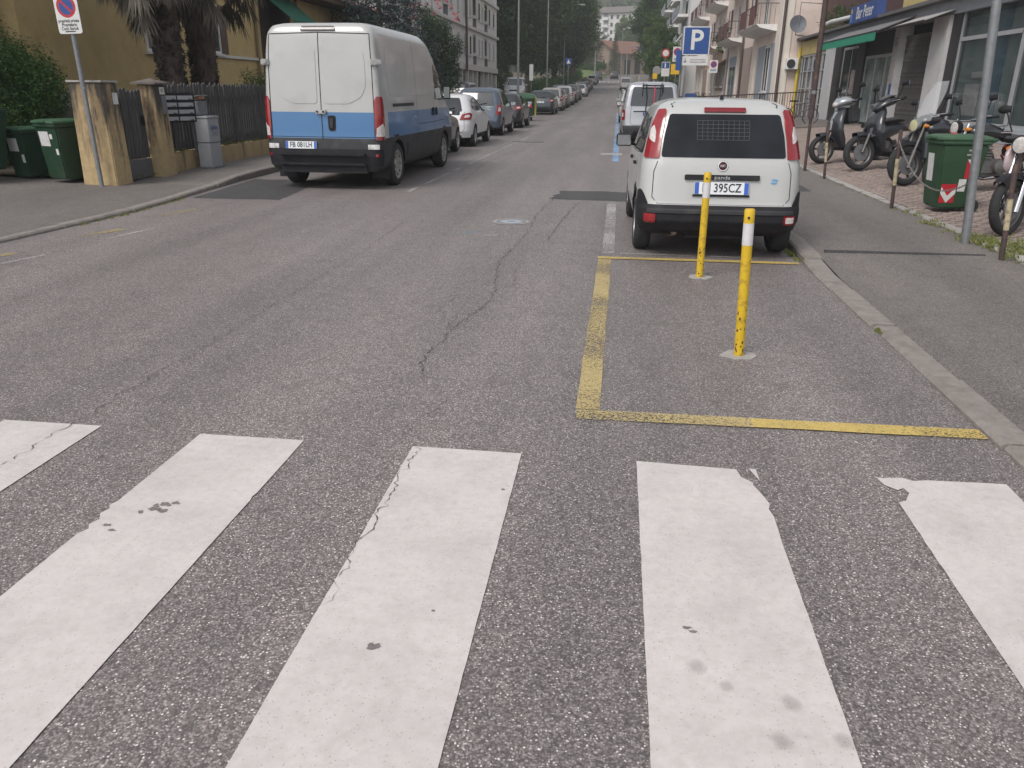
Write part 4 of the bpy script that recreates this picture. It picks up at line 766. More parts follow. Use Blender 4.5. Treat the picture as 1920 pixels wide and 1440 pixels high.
# ---------------------------------------------------------------- cars of the two parked rows: a few body kinds, each car its own object
KINDS = {
 'hatch': dict(L=4.05, W=0.845, r=0.305, wy=(0.78, 3.25), tr=0.74,
   rows=[(0.20, 0.2, 3.9, 0.76, 0.25, 0.3), (0.28, 0.06, 3.98, 0.82, 0.3, 0.4), (0.45, 0.0, 4.04, 0.84, 0.32, 0.5), (0.62, 0.02, 4.0, 0.845, 0.32, 0.5), (0.78, 0.08, 3.85, 0.84, 0.3, 0.5), (0.86, 0.12, 3.6, 0.83, 0.3, 0.45), (0.93, 0.15, 3.0, 0.815, 0.28, 0.4), (0.97, 0.17, 2.85, 0.80, 0.27, 0.35), (1.15, 0.33, 2.45, 0.73, 0.25, 0.3), (1.30, 0.48, 2.12, 0.66, 0.24, 0.3), (1.37, 0.58, 1.95, 0.61, 0.24, 0.3), (1.41, 0.72, 1.8, 0.53, 0.24, 0.3), (1.435, 0.95, 1.65, 0.40, 0.2, 0.25), (1.445, 1.2, 1.5, 0.22, 0.12, 0.12)],
   rw=[(-0.56, 0.97), (0.56, 0.97), (0.50, 1.16), (0.43, 1.33), (-0.43, 1.33), (-0.50, 1.16)], tl=[(0.50, 0.74), (0.86, 0.76), (0.92, 0.90), (0.78, 0.94), (0.56, 0.90)], pl=0.52,
   sw=[[(0.62, 1.06), (1.02, 0.975), (1.02, 1.30), (0.82, 1.27)], [(1.06, 0.97), (1.75, 0.955), (1.75, 1.35), (1.06, 1.31)], [(1.80, 0.955), (2.72, 0.95), (2.25, 1.25), (2.05, 1.35), (1.80, 1.35)]], bump=0.40),
 'mpv': dict(L=4.3, W=0.87, r=0.31, wy=(0.72, 3.38), tr=0.76,
   rows=[(0.22, 0.15, 4.1, 0.78, 0.2, 0.3), (0.30, 0.03, 4.2, 0.84, 0.24, 0.4), (0.5, 0.0, 4.28, 0.865, 0.26, 0.5), (0.68, 0.03, 4.25, 0.87, 0.25, 0.5), (0.85, 0.08, 4.0, 0.865, 0.24, 0.5), (0.96, 0.11, 3.5, 0.855, 0.23, 0.4), (1.02, 0.13, 3.25, 0.84, 0.22, 0.35), (1.22, 0.21, 2.8, 0.785, 0.2, 0.3), (1.45, 0.32, 2.3, 0.72, 0.2, 0.3), (1.54, 0.40, 2.1, 0.67, 0.22, 0.3), (1.60, 0.52, 1.95, 0.58, 0.24, 0.3), (1.63, 0.75, 1.75, 0.43, 0.2, 0.25), (1.645, 1.0, 1.55, 0.25, 0.12, 0.12)],
   rw=[(-0.62, 1.02), (0.62, 1.02), (0.58, 1.25), (0.52, 1.49), (-0.52, 1.49), (-0.58, 1.25)], tl=[(0.66, 0.72), (0.90, 0.72), (0.92, 0.98), (0.84, 1.08), (0.70, 1.04)], pl=0.78,
   sw=[[(0.40, 1.08), (0.95, 1.02), (0.95, 1.46), (0.52, 1.44)], [(1.0, 1.02), (1.85, 1.0), (1.85, 1.51), (1.0, 1.49)], [(1.9, 1.0), (3.05, 1.0), (2.55, 1.32), (2.25, 1.50), (1.9, 1.51)]], bump=0.52),
 'estate': dict(L=4.55, W=0.885, r=0.325, wy=(0.9, 3.6), tr=0.78,
   rows=[(0.20, 0.2, 4.4, 0.80, 0.25, 0.3), (0.3, 0.05, 4.5, 0.86, 0.3, 0.4), (0.5, 0.0, 4.54, 0.88, 0.3, 0.5), (0.68, 0.03, 4.5, 0.885, 0.3, 0.5), (0.85, 0.08, 4.2, 0.875, 0.28, 0.5), (0.95, 0.12, 3.4, 0.86, 0.26, 0.4), (1.0, 0.15, 3.2, 0.84, 0.25, 0.35), (1.2, 0.34, 2.75, 0.77, 0.24, 0.3), (1.35, 0.50, 2.4, 0.70, 0.22, 0.3), (1.42, 0.58, 2.25, 0.64, 0.24, 0.3), (1.47, 0.72, 2.1, 0.54, 0.24, 0.3), (1.495, 0.95, 1.9, 0.38, 0.2, 0.2), (1.505, 1.2, 1.7, 0.2, 0.1, 0.1)],
   rw=[(-0.60, 1.0), (0.60, 1.0), (0.54, 1.2), (0.47, 1.38), (-0.47, 1.38), (-0.54, 1.2)], tl=[(0.50, 0.80), (0.88, 0.80), (0.98, 0.92), (0.80, 0.96), (0.56, 0.92)], pl=0.78,
   sw=[[(0.62, 1.06), (1.1, 1.0), (1.1, 1.37), (0.84, 1.35)], [(1.15, 1.0), (1.95, 0.985), (1.95, 1.41), (1.15, 1.385)], [(2.0, 0.985), (3.0, 0.98), (2.55, 1.25), (2.32, 1.40), (2.0, 1.41)]], bump=0.42),
 'lightvan': dict(L=4.4, W=0.90, r=0.315, wy=(0.75, 3.43), tr=0.79,
   rows=[(0.24, 0.1, 4.2, 0.82, 0.15, 0.3), (0.32, 0.02, 4.3, 0.88, 0.17, 0.4), (0.5, 0.0, 4.38, 0.895, 0.17, 0.5), (0.57, 0.03, 4.36, 0.895, 0.16, 0.5), (0.75, 0.05, 4.25, 0.90, 0.15, 0.5), (0.95, 0.065, 3.9, 0.895, 0.14, 0.45), (1.05, 0.075, 3.45, 0.88, 0.14, 0.4), (1.12, 0.08, 3.3, 0.87, 0.14, 0.35), (1.4, 0.13, 2.75, 0.82, 0.14, 0.3), (1.62, 0.18, 2.4, 0.775, 0.15, 0.3), (1.72, 0.22, 2.2, 0.74, 0.17, 0.3), (1.78, 0.29, 2.1, 0.67, 0.2, 0.3), (1.815, 0.45, 1.95, 0.54, 0.2, 0.25), (1.83, 0.8, 1.7, 0.32, 0.15, 0.15)],
   rw=[(-0.66, 1.12), (0.66, 1.12), (0.63, 1.4), (0.58, 1.67), (-0.58, 1.67), (-0.63, 1.4)], tl=[(0.80, 0.72), (0.99, 0.72), (0.99, 1.02), (0.80, 1.02)], pl=0.90,
   sw=[[(0.35, 1.15), (1.05, 1.13), (1.05, 1.60), (0.42, 1.60)], [(1.15, 1.13), (2.0, 1.12), (2.0, 1.63), (1.15, 1.62)], [(2.08, 1.12), (3.1, 1.10), (2.65, 1.42), (2.4, 1.62), (2.08, 1.63)]], bump=0.56),
 'suv': dict(L=4.3, W=0.89, r=0.345, wy=(0.8, 3.4), tr=0.78,
   rows=[(0.26, 0.15, 4.15, 0.80, 0.2, 0.3), (0.36, 0.03, 4.22, 0.86, 0.26, 0.4), (0.55, 0.0, 4.28, 0.885, 0.28, 0.5), (0.75, 0.03, 4.25, 0.89, 0.27, 0.5), (0.92, 0.08, 4.0, 0.88, 0.26, 0.45), (1.02, 0.12, 3.3, 0.865, 0.25, 0.4), (1.07, 0.14, 3.1, 0.85, 0.24, 0.35), (1.28, 0.27, 2.65, 0.78, 0.22, 0.3), (1.48, 0.41, 2.25, 0.71, 0.22, 0.3), (1.56, 0.50, 2.1, 0.65, 0.22, 0.3), (1.61, 0.64, 1.95, 0.56, 0.22, 0.3), (1.64, 0.85, 1.75, 0.42, 0.2, 0.25), (1.655, 1.1, 1.55, 0.24, 0.12, 0.12)],
   rw=[(-0.58, 1.08), (0.58, 1.08), (0.54, 1.3), (0.48, 1.5), (-0.48, 1.5), (-0.54, 1.3)], tl=[(0.62, 0.82), (0.90, 0.82), (0.94, 1.02), (0.80, 1.08), (0.64, 1.0)], pl=0.72,
   sw=[[(0.58, 1.14), (1.05, 1.07), (1.05, 1.47), (0.72, 1.45)], [(1.1, 1.07), (1.9, 1.05), (1.9, 1.52), (1.1, 1.50)], [(1.95, 1.05), (2.9, 1.05), (2.45, 1.33), (2.25, 1.51), (1.95, 1.52)]], bump=0.50)}
KC = {}
def kind_meshes(k):
    if k in KC: return KC[k]
    d = KINDS[k]; B = Body(d['rows']); P = []
    bz = d['bump']
    body = B.shell([CSIL, M_BLACK], lambda x, y, z: 1 if z < 0.34 else 0, None, cut=[(d['wy'][0], d['r'], d['r'] + 0.035, 0.55), (d['wy'][1], d['r'], d['r'] + 0.035, 0.55)])
    P.append(('rear_window', B.patch('rear', d['rw'], 0.006, 0.05, 12, 10).mesh('rear_window', M_GLASS, 60)))
    zb = d['rows'][1][0]
    P.append(('bumper', B.patch('rear', [(-0.86, zb), (0.86, zb), (0.88, bz), (-0.88, bz)], 0.012, 0.04, 16, 5).mesh('bumper', CSIL, 50)))
    P.append(('lower_bumper', B.patch('rear', [(-0.6, zb - 0.04), (0.6, zb - 0.04), (0.5, zb + 0.1), (-0.5, zb + 0.1)], 0.016, 0.03, 10, 4).mesh('lower_bumper', M_BLACK, 50)))
    g_ = d['rw']
    P.append(('tailgate_seam', B.seam('rear', [(-0.62, g_[0][1]), (-0.64, bz + 0.1), (-0.58, bz + 0.02), (0.58, bz + 0.02), (0.64, bz + 0.1), (0.62, g_[0][1])], 0.010, 0.003).mesh('tailgate_seam', M_SEAM)))
    p = B.P('rear', 0.28, g_[0][1] + 0.05, 0.02)
    P.append(('wiper', MB().bar(B.P('rear', 0.0, g_[0][1] + 0.02, 0.02), B.P('rear', 0.34, g_[0][1] + 0.09, 0.02), 0.018).mesh('wiper', M_BLACK)))
    for sg in (-1, 1):
        P.append(('tail_lamp', B.patch('rear', [(sg * a, z) for a, z in d['tl']], 0.014, 0.03, 8, 8, th=0.02).mesh('tail_lamp', M_RED, 50)))
        c_ = [sum(q) / len(d['tl']) for q in zip(*d['tl'])]
        P.append(('lamp_lens', B.patch('rear', [(sg * (c_[0] + (a - c_[0]) * 0.45), c_[1] + (z - c_[1]) * 0.4) for a, z in d['tl']], 0.018, 0.02, 5, 5).mesh('lamp_lens', M_CLEAR, 50)))
        sd_ = 'right' if sg > 0 else 'left'
        for w_ in d['sw']: P.append(('side_window', B.patch(sd_, w_, 0.006, 0.03, 8, 8).mesh('side_window', M_GLASS, 60)))
        for w_ in d['sw'][1:]: P.append(('door_seam', B.seam(sd_, [(w_[0][0] - 0.025, 0.36), (w_[0][0] - 0.025, w_[0][1])], 0.009, 0.003).mesh('door_seam', M_SEAM)))
        for w_ in d['sw'][1:]: P.append(('door_handle', B.patch(sd_, [(w_[0][0] + 0.08, w_[0][1] - 0.12), (w_[0][0] + 0.24, w_[0][1] - 0.12), (w_[0][0] + 0.24, w_[0][1] - 0.09), (w_[0][0] + 0.08, w_[0][1] - 0.09)], 0.02, 0.01, 3, 3).mesh('door_handle', CSIL, 50)))
        P.append(('head_lamp', B.patch('front', [(sg * 0.42, bz + 0.12), (sg * 0.80, bz + 0.16), (sg * 0.86, bz + 0.30), (sg * 0.50, bz + 0.26)], 0.008, 0.03, 6, 5).mesh('head_lamp', M_CLEAR, 50)))
    zw = d['sw'][2][1][1]; zt = max(q[1] for q in d['rw'])
    P.append(('windscreen', B.patch('front', [(-0.64, zw + 0.04), (0.64, zw + 0.04), (0.54, zt - 0.01), (-0.54, zt - 0.01)], 0.006, 0.06, 10, 8).mesh('windscreen', M_GLASS, 60)))
    P.append(('grille', B.patch('front', [(-0.38, bz + 0.08), (0.38, bz + 0.08), (0.40, bz + 0.22), (-0.40, bz + 0.22)], 0.01, 0.02, 8, 4).mesh('grille', M_BLACK)))
    P.append(('lower_grille', B.patch('front', [(-0.5, zb + 0.03), (0.5, zb + 0.03), (0.55, zb + 0.15), (-0.55, zb + 0.15)], 0.01, 0.02, 8, 4).mesh('lower_grille', M_BLACK)))
    P.append(('underbody', MB().box(-0.6, 0.6, 0.3, d['L'] - 0.4, 0.15, 0.28).mesh('underbody', M_BLACK)))
    KC[k] = (B, body, P); return KC[k]
PAINTED = {'body', 'bumper', 'door_handle'}
def gcar(kind, label, paint_, loc, rz=0.0, group=None, plate=None, rim=None, bumper=None, name='parked_car', steer=0.0, cat='car'):
    d = KINDS[kind]; B, body, P = kind_meshes(kind)
    root = thing(name, label, cat, loc, rz, group)
    def put(n, me):
        o = link(n, me, root)
        if n in PAINTED:
            o.material_slots[0].link = 'OBJECT'; o.material_slots[0].material = (bumper if n == 'bumper' and bumper else paint_)
        return o
    put('body', body)
    for n, me in P: put(n, me)
    add_wheels(root, d['tr'], d['wy'], d['r'], 0.2, 'alloy', rim or M_RIM, steer)
    if plate: add_plate(B, root, plate, 0, d['pl'], off=0.016)
    zm = d['sw'][2][1][1]
    for sg in (-1, 1): mirror_part(root, (sg * 0.84, d['sw'][2][1][0] - 0.25, zm + 0.06), sg, paint_ if bumper is None else M_BLACK, (0.10, 0.11, 0.13))
    return root
def slope(y): return math.atan((g(y + 2) - g(y - 2)) / 4)
LG = 'cars parked along the left kerb'
XL = -4.08            # outer side of the left row
def lrow(kind, y, paint_, label, x=0.0, **kw):
    o = gcar(kind, label, paint_, (XL - KINDS[kind]['W'] + x, y - KINDS[kind]['wy'][0], g(y)), R(kw.pop('rz', 0.0)), LG, **kw); o.rotation_euler[0] = slope(y + 2); return o
lrow('hatch', 18.95, CBRN, 'dark brown car mostly hidden ahead of the white and blue van', x=-0.1)
lrow('hatch', 23.6, paint('pearl white paint', (0.60, 0.60, 0.61), dirt=0.1), 'white hatchback with angular red tail lamps, second car ahead of the van')
lrow('mpv', 29.6, CGRB, 'blue grey people carrier parked ahead of the white hatchback')
lrow('hatch', 35.8, CDK, 'black hatchback with bright red tail lamp just before the green container')
lrow('estate', 54.6, CGRN, 'dark green estate car with roof rails beyond the green container', x=-0.05, plate='EK 512RT')
lrow('mpv', 62.0, CBEI, 'pale pinkish people carrier with tall lamps beyond the dark estate')
lrow('hatch', 68.5, CGRY, 'mid grey hatchback half hidden beyond the pale people carrier')
lrow('suv', 76, CW2, 'white off roader halfway up the left row of cars')
lrow('estate', 83, CDK, 'black estate car just beyond the white off roader')
lrow('suv', 91, CGRY, 'grey off roader near the middle of the left row')
lrow('hatch', 103, CSIL, 'small silver hatchback standing out from the left row', x=0.25)
lrow('mpv', 110, CGRY, 'grey people carrier beyond the small silver hatchback')
lrow('estate', 117, CNVY, 'navy estate car beyond the grey people carrier up the hill')
lrow('suv', 124, CRED, 'dark red off roader up the hill on the left')
lrow('hatch', 131, CDK, 'black hatchback up the hill beyond the dark red off roader')
lrow('suv', 150, CW2, 'white off roader near the far end of the left row', x=0.1)
lrow('estate', 158, CGRB, 'blue grey estate near the far end of the left row', x=0.2)
lrow('suv', 176, CDK, 'black off roader last in the left row by the grassy bank', x=0.5)
o = gcar('suv', 'dark car driving away up the hill in the middle of the street', CDK, (-1.1, 184, g(184)), 0, name='driving_car'); o.rotation_euler[0] = slope(184)
# side parking by the white apartment house
gcar('suv', 'dark red black off roader parked beside the white apartment house arcade', CDK, (-9.3, 46.5, g(46.5) + 0.35), R(-8))
gcar('lightvan', 'silver van facing the camera under the trees past the apartment house', CSIL, (-9.0, 73.5, g(70) + 0.6), R(184), rim=M_RIM)
gcar('hatch', 'dark car facing the camera beside the silver van under the trees', CDK, (-5.7, 78.5, g(78) + 0.3), R(188))
# right row
c = gcar('lightvan', 'silver small van with bicycle carrier on its rear, parked ahead of the white hatchback', CSIL, (1.03, 25.4, 0), R(0.5), 'cars parked along the right kerb', plate='DL 095GP', bumper=M_DGREY)
B = KC['lightvan'][0]; rk = link('bicycle_carrier', None, c); mb = MB()
for sg in (-1, 1): mb.tube([B.P('rear', sg * 0.28, 1.76, 0.03), B.P('rear', sg * 0.30, 1.62, 0.10), B.P('rear', sg * 0.30, 1.45, 0.30)], 0.014)
mb.tube([B.P('rear', -0.2, 1.72, 0.06), B.P('rear', -0.16, 1.35, 0.10), B.P('rear', -0.2, 0.80, 0.08), B.P('rear', -0.28, 0.58, 0.05)], 0.016)
mb.tube([B.P('rear', 0.24, 1.72, 0.06), B.P('rear', 0.2, 1.1, 0.09)], 0.012); mb.tube([B.P('rear', -0.55, 0.96, 0.10), B.P('rear', 0.55, 0.98, 0.10)], 0.016); mb.tube([B.P('rear', -0.32, 1.66, 0.13), B.P('rear', 0.32, 1.66, 0.13)], 0.022)
bpy.data.objects.remove(rk); mb.build('bicycle_carrier', M_BLACK, c, 40)
MB().tube([B.P('rear', 0.06, 1.68, 0.12), B.P('rear', 0.04, 1.3, 0.13), B.P('rear', 0.02, 0.92, 0.13)], 0.017).build('strap', mat('pink strap', (0.55, 0.04, 0.10), 0.6), c)
gcar('suv', 'white car just ahead of the silver van with bicycle carrier', CW2, (0.95, 42, g(42)), 0, 'cars parked along the right kerb')
gcar('lightvan', 'white van parked far up the right kerb beyond the motorcycles', CW2, (1.0, 128, g(128)), 0, 'cars parked along the right kerb').rotation_euler[0] = slope(128)
# ================================================================= vegetation helpers
def leafcloud(clumps, per, size, aspect=0.45, seed=1, up=0.35, shell=0.55, droop=0.0, flat=1.0):
    """leaf quads filling clumps [(x, y, z, r)]; returns verts, faces"""
    rg = np.random.default_rng(seed); C = np.array(clumps, float); n = len(C) * per
    c = np.repeat(C, per, 0); d = rg.normal(size=(n, 3)); d /= np.linalg.norm(d, axis=1, keepdims=True)
    rad = (shell + (1 - shell) * rg.random(n) ** 0.6) * (1 + 0.12 * rg.normal(size=n)); p = c[:, :3] + d * (c[:, 3] * rad)[:, None] * np.array([1, 1, flat])
    nrm = d + rg.normal(size=(n, 3)) * 0.6 + np.array([0, 0, up]); nrm /= np.linalg.norm(nrm, axis=1, keepdims=True)
    t = rg.normal(size=(n, 3)) + d * 0.6 + np.array([0, 0, -droop]); t -= nrm * np.sum(t * nrm, 1, keepdims=True); t /= np.linalg.norm(t, axis=1, keepdims=True) + 1e-9
    b_ = np.cross(nrm, t); L_ = size * (0.6 + 0.8 * rg.random(n))[:, None]; w = L_ * aspect
    v = np.stack([p - t * L_ * 0.5, p + b_ * w * 0.5 + nrm * L_ * 0.08, p + t * L_ * 0.5, p - b_ * w * 0.5 + nrm * L_ * 0.08], 1).reshape(-1, 3)
    return v, np.arange(n * 4, dtype=np.int32).reshape(-1, 4)
def clumps_in(cx, cy, cz, rx, ry, rz, n, r0, r1, seed, hollow=0.45, low=-1.0):
    rg = np.random.default_rng(seed); out = []
    while len(out) < n:
        d = rg.normal(size=3); d /= np.linalg.norm(d)
        if d[2] < low: continue
        q = hollow + (1 - hollow) * rg.random() ** 0.5
        out.append((cx + d[0] * rx * q, cy + d[1] * ry * q, cz + d[2] * rz * q, r0 + (r1 - r0) * rg.random()))
    return out
M_BARK = mat('bark', (0.085, 0.065, 0.05), 0.9, var=0.35, scale=12, bump=0.8, bscale=30, stretch=(1, 1, 0.25))
M_BARKP = mat('palm fibre', (0.075, 0.055, 0.045), 0.95, var=0.45, scale=25, bump=1.0, bscale=60, stretch=(1, 1, 0.3))
L_BUSH = leafmat('privet leaf', (0.015, 0.038, 0.009), (0.042, 0.095, 0.019), (0.085, 0.155, 0.030))
L_DARK = leafmat('dark tree leaf', (0.011, 0.029, 0.009), (0.029, 0.066, 0.020), (0.052, 0.102, 0.03))
L_MID = leafmat('mid green leaf', (0.018, 0.044, 0.010), (0.043, 0.094, 0.022), (0.078, 0.142, 0.032))
L_LIGHT = leafmat('light green leaf', (0.035, 0.070, 0.014), (0.075, 0.135, 0.03), (0.12, 0.19, 0.05))
L_SPRUCE = leafmat('blue needle', (0.012, 0.022, 0.022), (0.026, 0.043, 0.044), (0.05, 0.075, 0.078), trans=0.1)
L_OLE = leafmat('oleander leaf', (0.016, 0.036, 0.014), (0.042, 0.080, 0.032), (0.08, 0.12, 0.05))
L_FLOW = leafmat('pink flower', (0.34, 0.10, 0.13), (0.46, 0.19, 0.21))
L_DEAD = leafmat('dead palm leaf', (0.055, 0.048, 0.038), (0.105, 0.09, 0.07), (0.17, 0.145, 0.105), trans=0.2)
L_PALM = leafmat('palm leaf', (0.02, 0.045, 0.015), (0.05, 0.09, 0.03))
L_GRASS = leafmat('grass blade', (0.09, 0.11, 0.03), (0.17, 0.19, 0.06), (0.30, 0.25, 0.13))
L_FAR = leafmat('hill forest leaf', (0.016, 0.032, 0.014), (0.034, 0.060, 0.024), (0.06, 0.095, 0.035))
def trunk_mb(h, r, limbs, seed, spread, top=0.6):
    rt = random.Random(seed); mb_ = MB(); pts = [(0, 0, -0.1)]; x = y = 0
    for k in range(1, 6): x += rt.uniform(-0.06, 0.06) * h * 0.1; y += rt.uniform(-0.06, 0.06) * h * 0.1; pts.append((x, y, h * top * k / 5))
    mb_.tube(pts, [r * (1.25 if k == 0 else 1 - 0.09 * k) for k in range(6)], 9)
    for k in range(limbs):
        a = 2 * math.pi * k / limbs + rt.uniform(-0.4, 0.4); z0 = h * top * rt.uniform(0.55, 0.98); e = spread * rt.uniform(0.5, 0.85); z1 = z0 + h * rt.uniform(0.12, 0.3)
        i = min(4, int(z0 / (h * top) * 5)); p0 = pts[i]
        mb_.tube([(p0[0], p0[1], z0), (p0[0] + e * 0.45 * math.cos(a), p0[1] + e * 0.45 * math.sin(a), z0 + (z1 - z0) * 0.65), (e * math.cos(a), e * math.sin(a), z1)], [r * 0.45, r * 0.3, r * 0.12], 6)
    return mb_
TREE = {}
def tree(name, label, loc, h, rx, leaf, lsize, nclump, per, seed, base=0.3, group=None, rz=0.0, key=None, cr=(0.16, 0.3), trunk_r=None, ry=None):
    t = thing(name, label, 'tree', loc, rz, group)
    if key and key in TREE: tm, cm = TREE[key]
    else:
        tm = trunk_mb(h, trunk_r or h * 0.022, 7, seed, rx, 0.62).mesh('trunk', M_BARK, 50); zc = h * (base + 1) / 2
        cl = clumps_in(0, 0, zc, rx * 0.8, (ry or rx) * 0.8, (h - h * base) / 2 * 0.85, nclump, rx * cr[0], rx * cr[1], seed, 0.35)
        v, f = leafcloud(cl, per, lsize, 0.55, seed + 1, shell=0.35); cm = rawmesh('crown', v, f, leaf)
        if key: TREE[key] = (tm, cm)
    link('trunk', tm, t); link('crown', cm, t)
    return t
def conifer(name, label, loc, h, rx, leaf, seed, group=None, per=40, base=0.06):
    t = thing(name, label, 'tree', loc, 0, group); rg = random.Random(seed)
    MB().tube([(0, 0, -0.1), (0, 0, h * 0.5), (0, 0, h * 0.98)], [h * 0.02, h * 0.012, 0.01], 8).build('trunk', M_BARK, t)
    cl = []; z = h * base
    while z < h * 0.98:
        R_ = rx * (1 - (z - h * base) / (h * (1 - base))) ** 0.85; n = max(4, int(7 + R_ * 5)); a0 = rg.uniform(0, 6)
        for k in range(n):
            a = a0 + 2 * math.pi * k / n; rr_ = R_ * rg.uniform(0.75, 1.08)
            for q in (0.35, 0.65, 0.92): cl.append((rr_ * q * math.cos(a), rr_ * q * math.sin(a), z - rr_ * q * 0.22 + rg.uniform(-0.06, 0.06), max(0.10, R_ * 0.17)))
        z += max(0.16, h * 0.035)
    v, f = leafcloud(cl, per, 0.035 * h ** 0.7, 0.22, seed, up=0.6, shell=0.2, flat=0.5); link('crown', rawmesh('crown', v, f, leaf), t)
    return t
def bush(name, label, loc, rx, ry, rz_, leaf, lsize, n, per, seed, aspect=0.45, cat='bush', group=None, stems=8, cr=(0.22, 0.36), z0=0.0):
    t = thing(name, label, cat, loc, 0, group); rg = random.Random(seed); mb_ = MB()
    for k in range(stems):
        a = rg.uniform(0, 6.28); mb_.tube([(0.1 * math.cos(a), 0.1 * math.sin(a), -0.05), (rx * 0.3 * math.cos(a), ry * 0.3 * math.sin(a), rz_ * 0.8), (rx * 0.6 * math.cos(a), ry * 0.6 * math.sin(a), rz_ * 1.4)], [0.03, 0.02, 0.008], 5)
    mb_.build('stem', M_BARK, t)
    cl = clumps_in(0, 0, rz_ + z0, rx * 0.82, ry * 0.82, rz_ * 0.85, n, min(rx, rz_) * cr[0], min(rx, rz_) * cr[1], seed, 0.3)
    v, f = leafcloud(cl, per, lsize, aspect, seed, shell=0.3); link('crown', rawmesh('crown', v, f, leaf), t)
    return t
def tufts(name, label, spots, seed, h=0.09, per=14, leaf=None):
    """grass tufts and weeds: one mass nobody could count"""
    rg = np.random.default_rng(seed); v = []; f = []
    for (x, y, z, s_) in spots:
        for k in range(int(per * s_)):
            a = rg.uniform(0, 6.28); r_ = rg.uniform(0, 0.05 * s_); px, py = x + r_ * math.cos(a), y + r_ * math.sin(a); hh = h * s_ * rg.uniform(0.4, 1.2); b = rg.uniform(0, 6.28); ln = hh * rg.uniform(0.2, 0.9); w = 0.004
            i = len(v); v += [(px - w, py, z), (px + w, py + w, z), (px + ln * 0.4 * math.cos(b) + w * 0.7, py + ln * 0.4 * math.sin(b), z + hh * 0.65), (px + ln * math.cos(b), py + ln * math.sin(b), z + hh)]; f.append((i, i + 1, i + 2, i + 3))
    o = link(name, rawmesh(name, v, f, leaf or L_GRASS)); return tag(o, label, 'grass', kind='stuff')

# ================================================================= left hand side
M_YEL = mat('yellow plaster', (0.50, 0.375, 0.175), 0.9, var=0.10, scale=3, bump=0.25, bscale=120, dirt=(0.26, 0.18, 0.07), dirt_amt=0.5, dscale=0.7)
M_YWALL = mat('stained ochre plaster', (0.40, 0.295, 0.155), 0.9, var=0.16, scale=4, bump=0.35, bscale=60, dirt=(0.05, 0.043, 0.036), dirt_amt=1.0, dscale=1.9, stretch=(1.6, 1.6, 0.4))
M_PLINTH = mat('grey plinth render', (0.33, 0.32, 0.30), 0.9, var=0.15, scale=20, bump=0.4); M_STONE = mat('dark plinth stone', (0.13, 0.125, 0.115), 0.9, var=0.3, scale=5, bump=0.4)
M_WFRAME = mat('white window frame', (0.60, 0.59, 0.57), 0.5); M_PICK = mat('weathered dark timber', (0.062, 0.059, 0.060), 0.9, var=0.3, scale=10, bump=0.5, bscale=60, stretch=(3, 3, 0.3))
M_BRN = mat('brown shutter', (0.10, 0.055, 0.04), 0.6); M_TILE = mat('roof tile', (0.20, 0.10, 0.068), 0.8, var=0.3, scale=8, bump=0.5); M_GAWN = mat('green awning', (0.015, 0.12, 0.075), 0.8); M_DARKROOM = mat('dark interior', (0.02, 0.02, 0.02), 0.9)
M_ZINC = mat('galvanised steel', (0.22, 0.23, 0.24), 0.5, var=0.2, scale=15, metal=0.5); M_GREEN = mat('green bin plastic', (0.014, 0.045, 0.022), 0.5, var=0.15, scale=5, dirt=(0.06, 0.075, 0.055), dirt_amt=0.5); M_GREENL = mat('green bin lid', (0.026, 0.082, 0.040), 0.5, var=0.15, dirt=(0.10, 0.12, 0.09), dirt_amt=0.5)
M_PAPER = mat('white paper', (0.58, 0.57, 0.57), 0.7, var=0.08, scale=20, dirt=(0.30, 0.29, 0.28), dirt_amt=0.5, dscale=12); M_SBLUE = mat('sign blue', (0.014, 0.062, 0.23), 0.45, var=0.08); M_SRED = mat('sign red', (0.42, 0.02, 0.03), 0.45, var=0.1); M_SWHITE = mat('sign white', (0.60, 0.60, 0.59), 0.5, var=0.05, dirt=(0.4, 0.4, 0.38)); M_SYEL = mat('sign yellow', (0.65, 0.40, 0.02), 0.5); M_BACK = mat('sign back', (0.28, 0.28, 0.28), 0.5, metal=0.4)
def window(parent, face, y0, y1, z0, z1, X, nx=1, frame=None, pane=None, sill=True, deep=0.12, shutter=None, sgn=1):
    """window in a wall facing +X (sgn 1) or -X (sgn -1): pane set back, frame, sill"""
    fr = frame or M_WFRAME; fw = 0.07; q = MB(); a, b_ = (X - 0.01 * sgn, X + 0.035 * sgn); lo, hi = min(a, b_), max(a, b_)
    q.box(lo, hi, y0, y0 + fw, z0, z1).box(lo, hi, y1 - fw, y1, z0, z1).box(lo, hi, y0 + fw, y1 - fw, z1 - fw, z1).box(lo, hi, y0 + fw, y1 - fw, z0, z0 + fw)
    for k in range(1, nx + 1):
        if nx > 0: m_ = y0 + (y1 - y0) * k / (nx + 1); q.box(lo, hi - 0.004, m_ - 0.03, m_ + 0.03, z0 + fw, z1 - fw)
    w = q.build('window', fr, parent)
    c_ = X + 0.008 * sgn; MB().box(min(c_, X - 0.01 * sgn), max(c_, X - 0.01 * sgn), y0 + 0.02, y1 - 0.02, z0 + 0.02, z1 - 0.02).build('pane', pane or M_WGLASS, w)
    if sill: d_ = X + 0.12 * sgn; MB().box(min(X, d_), max(X, d_), y0 - 0.06, y1 + 0.06, z0 - 0.07, z0 - 0.003).build('sill', frame or M_WFRAME, w)
    if shutter:
        for (ya, yb) in ((y0 - 0.45, y0 - 0.02), (y1 + 0.02, y1 + 0.45)): d_ = X + 0.05 * sgn; MB().box(min(X, d_), max(X, d_), ya, yb, z0, z1).build('shutter', shutter, w)
    return w
M_WGLASS = glassy('window glass', (0.03, 0.034, 0.036), 0.06)
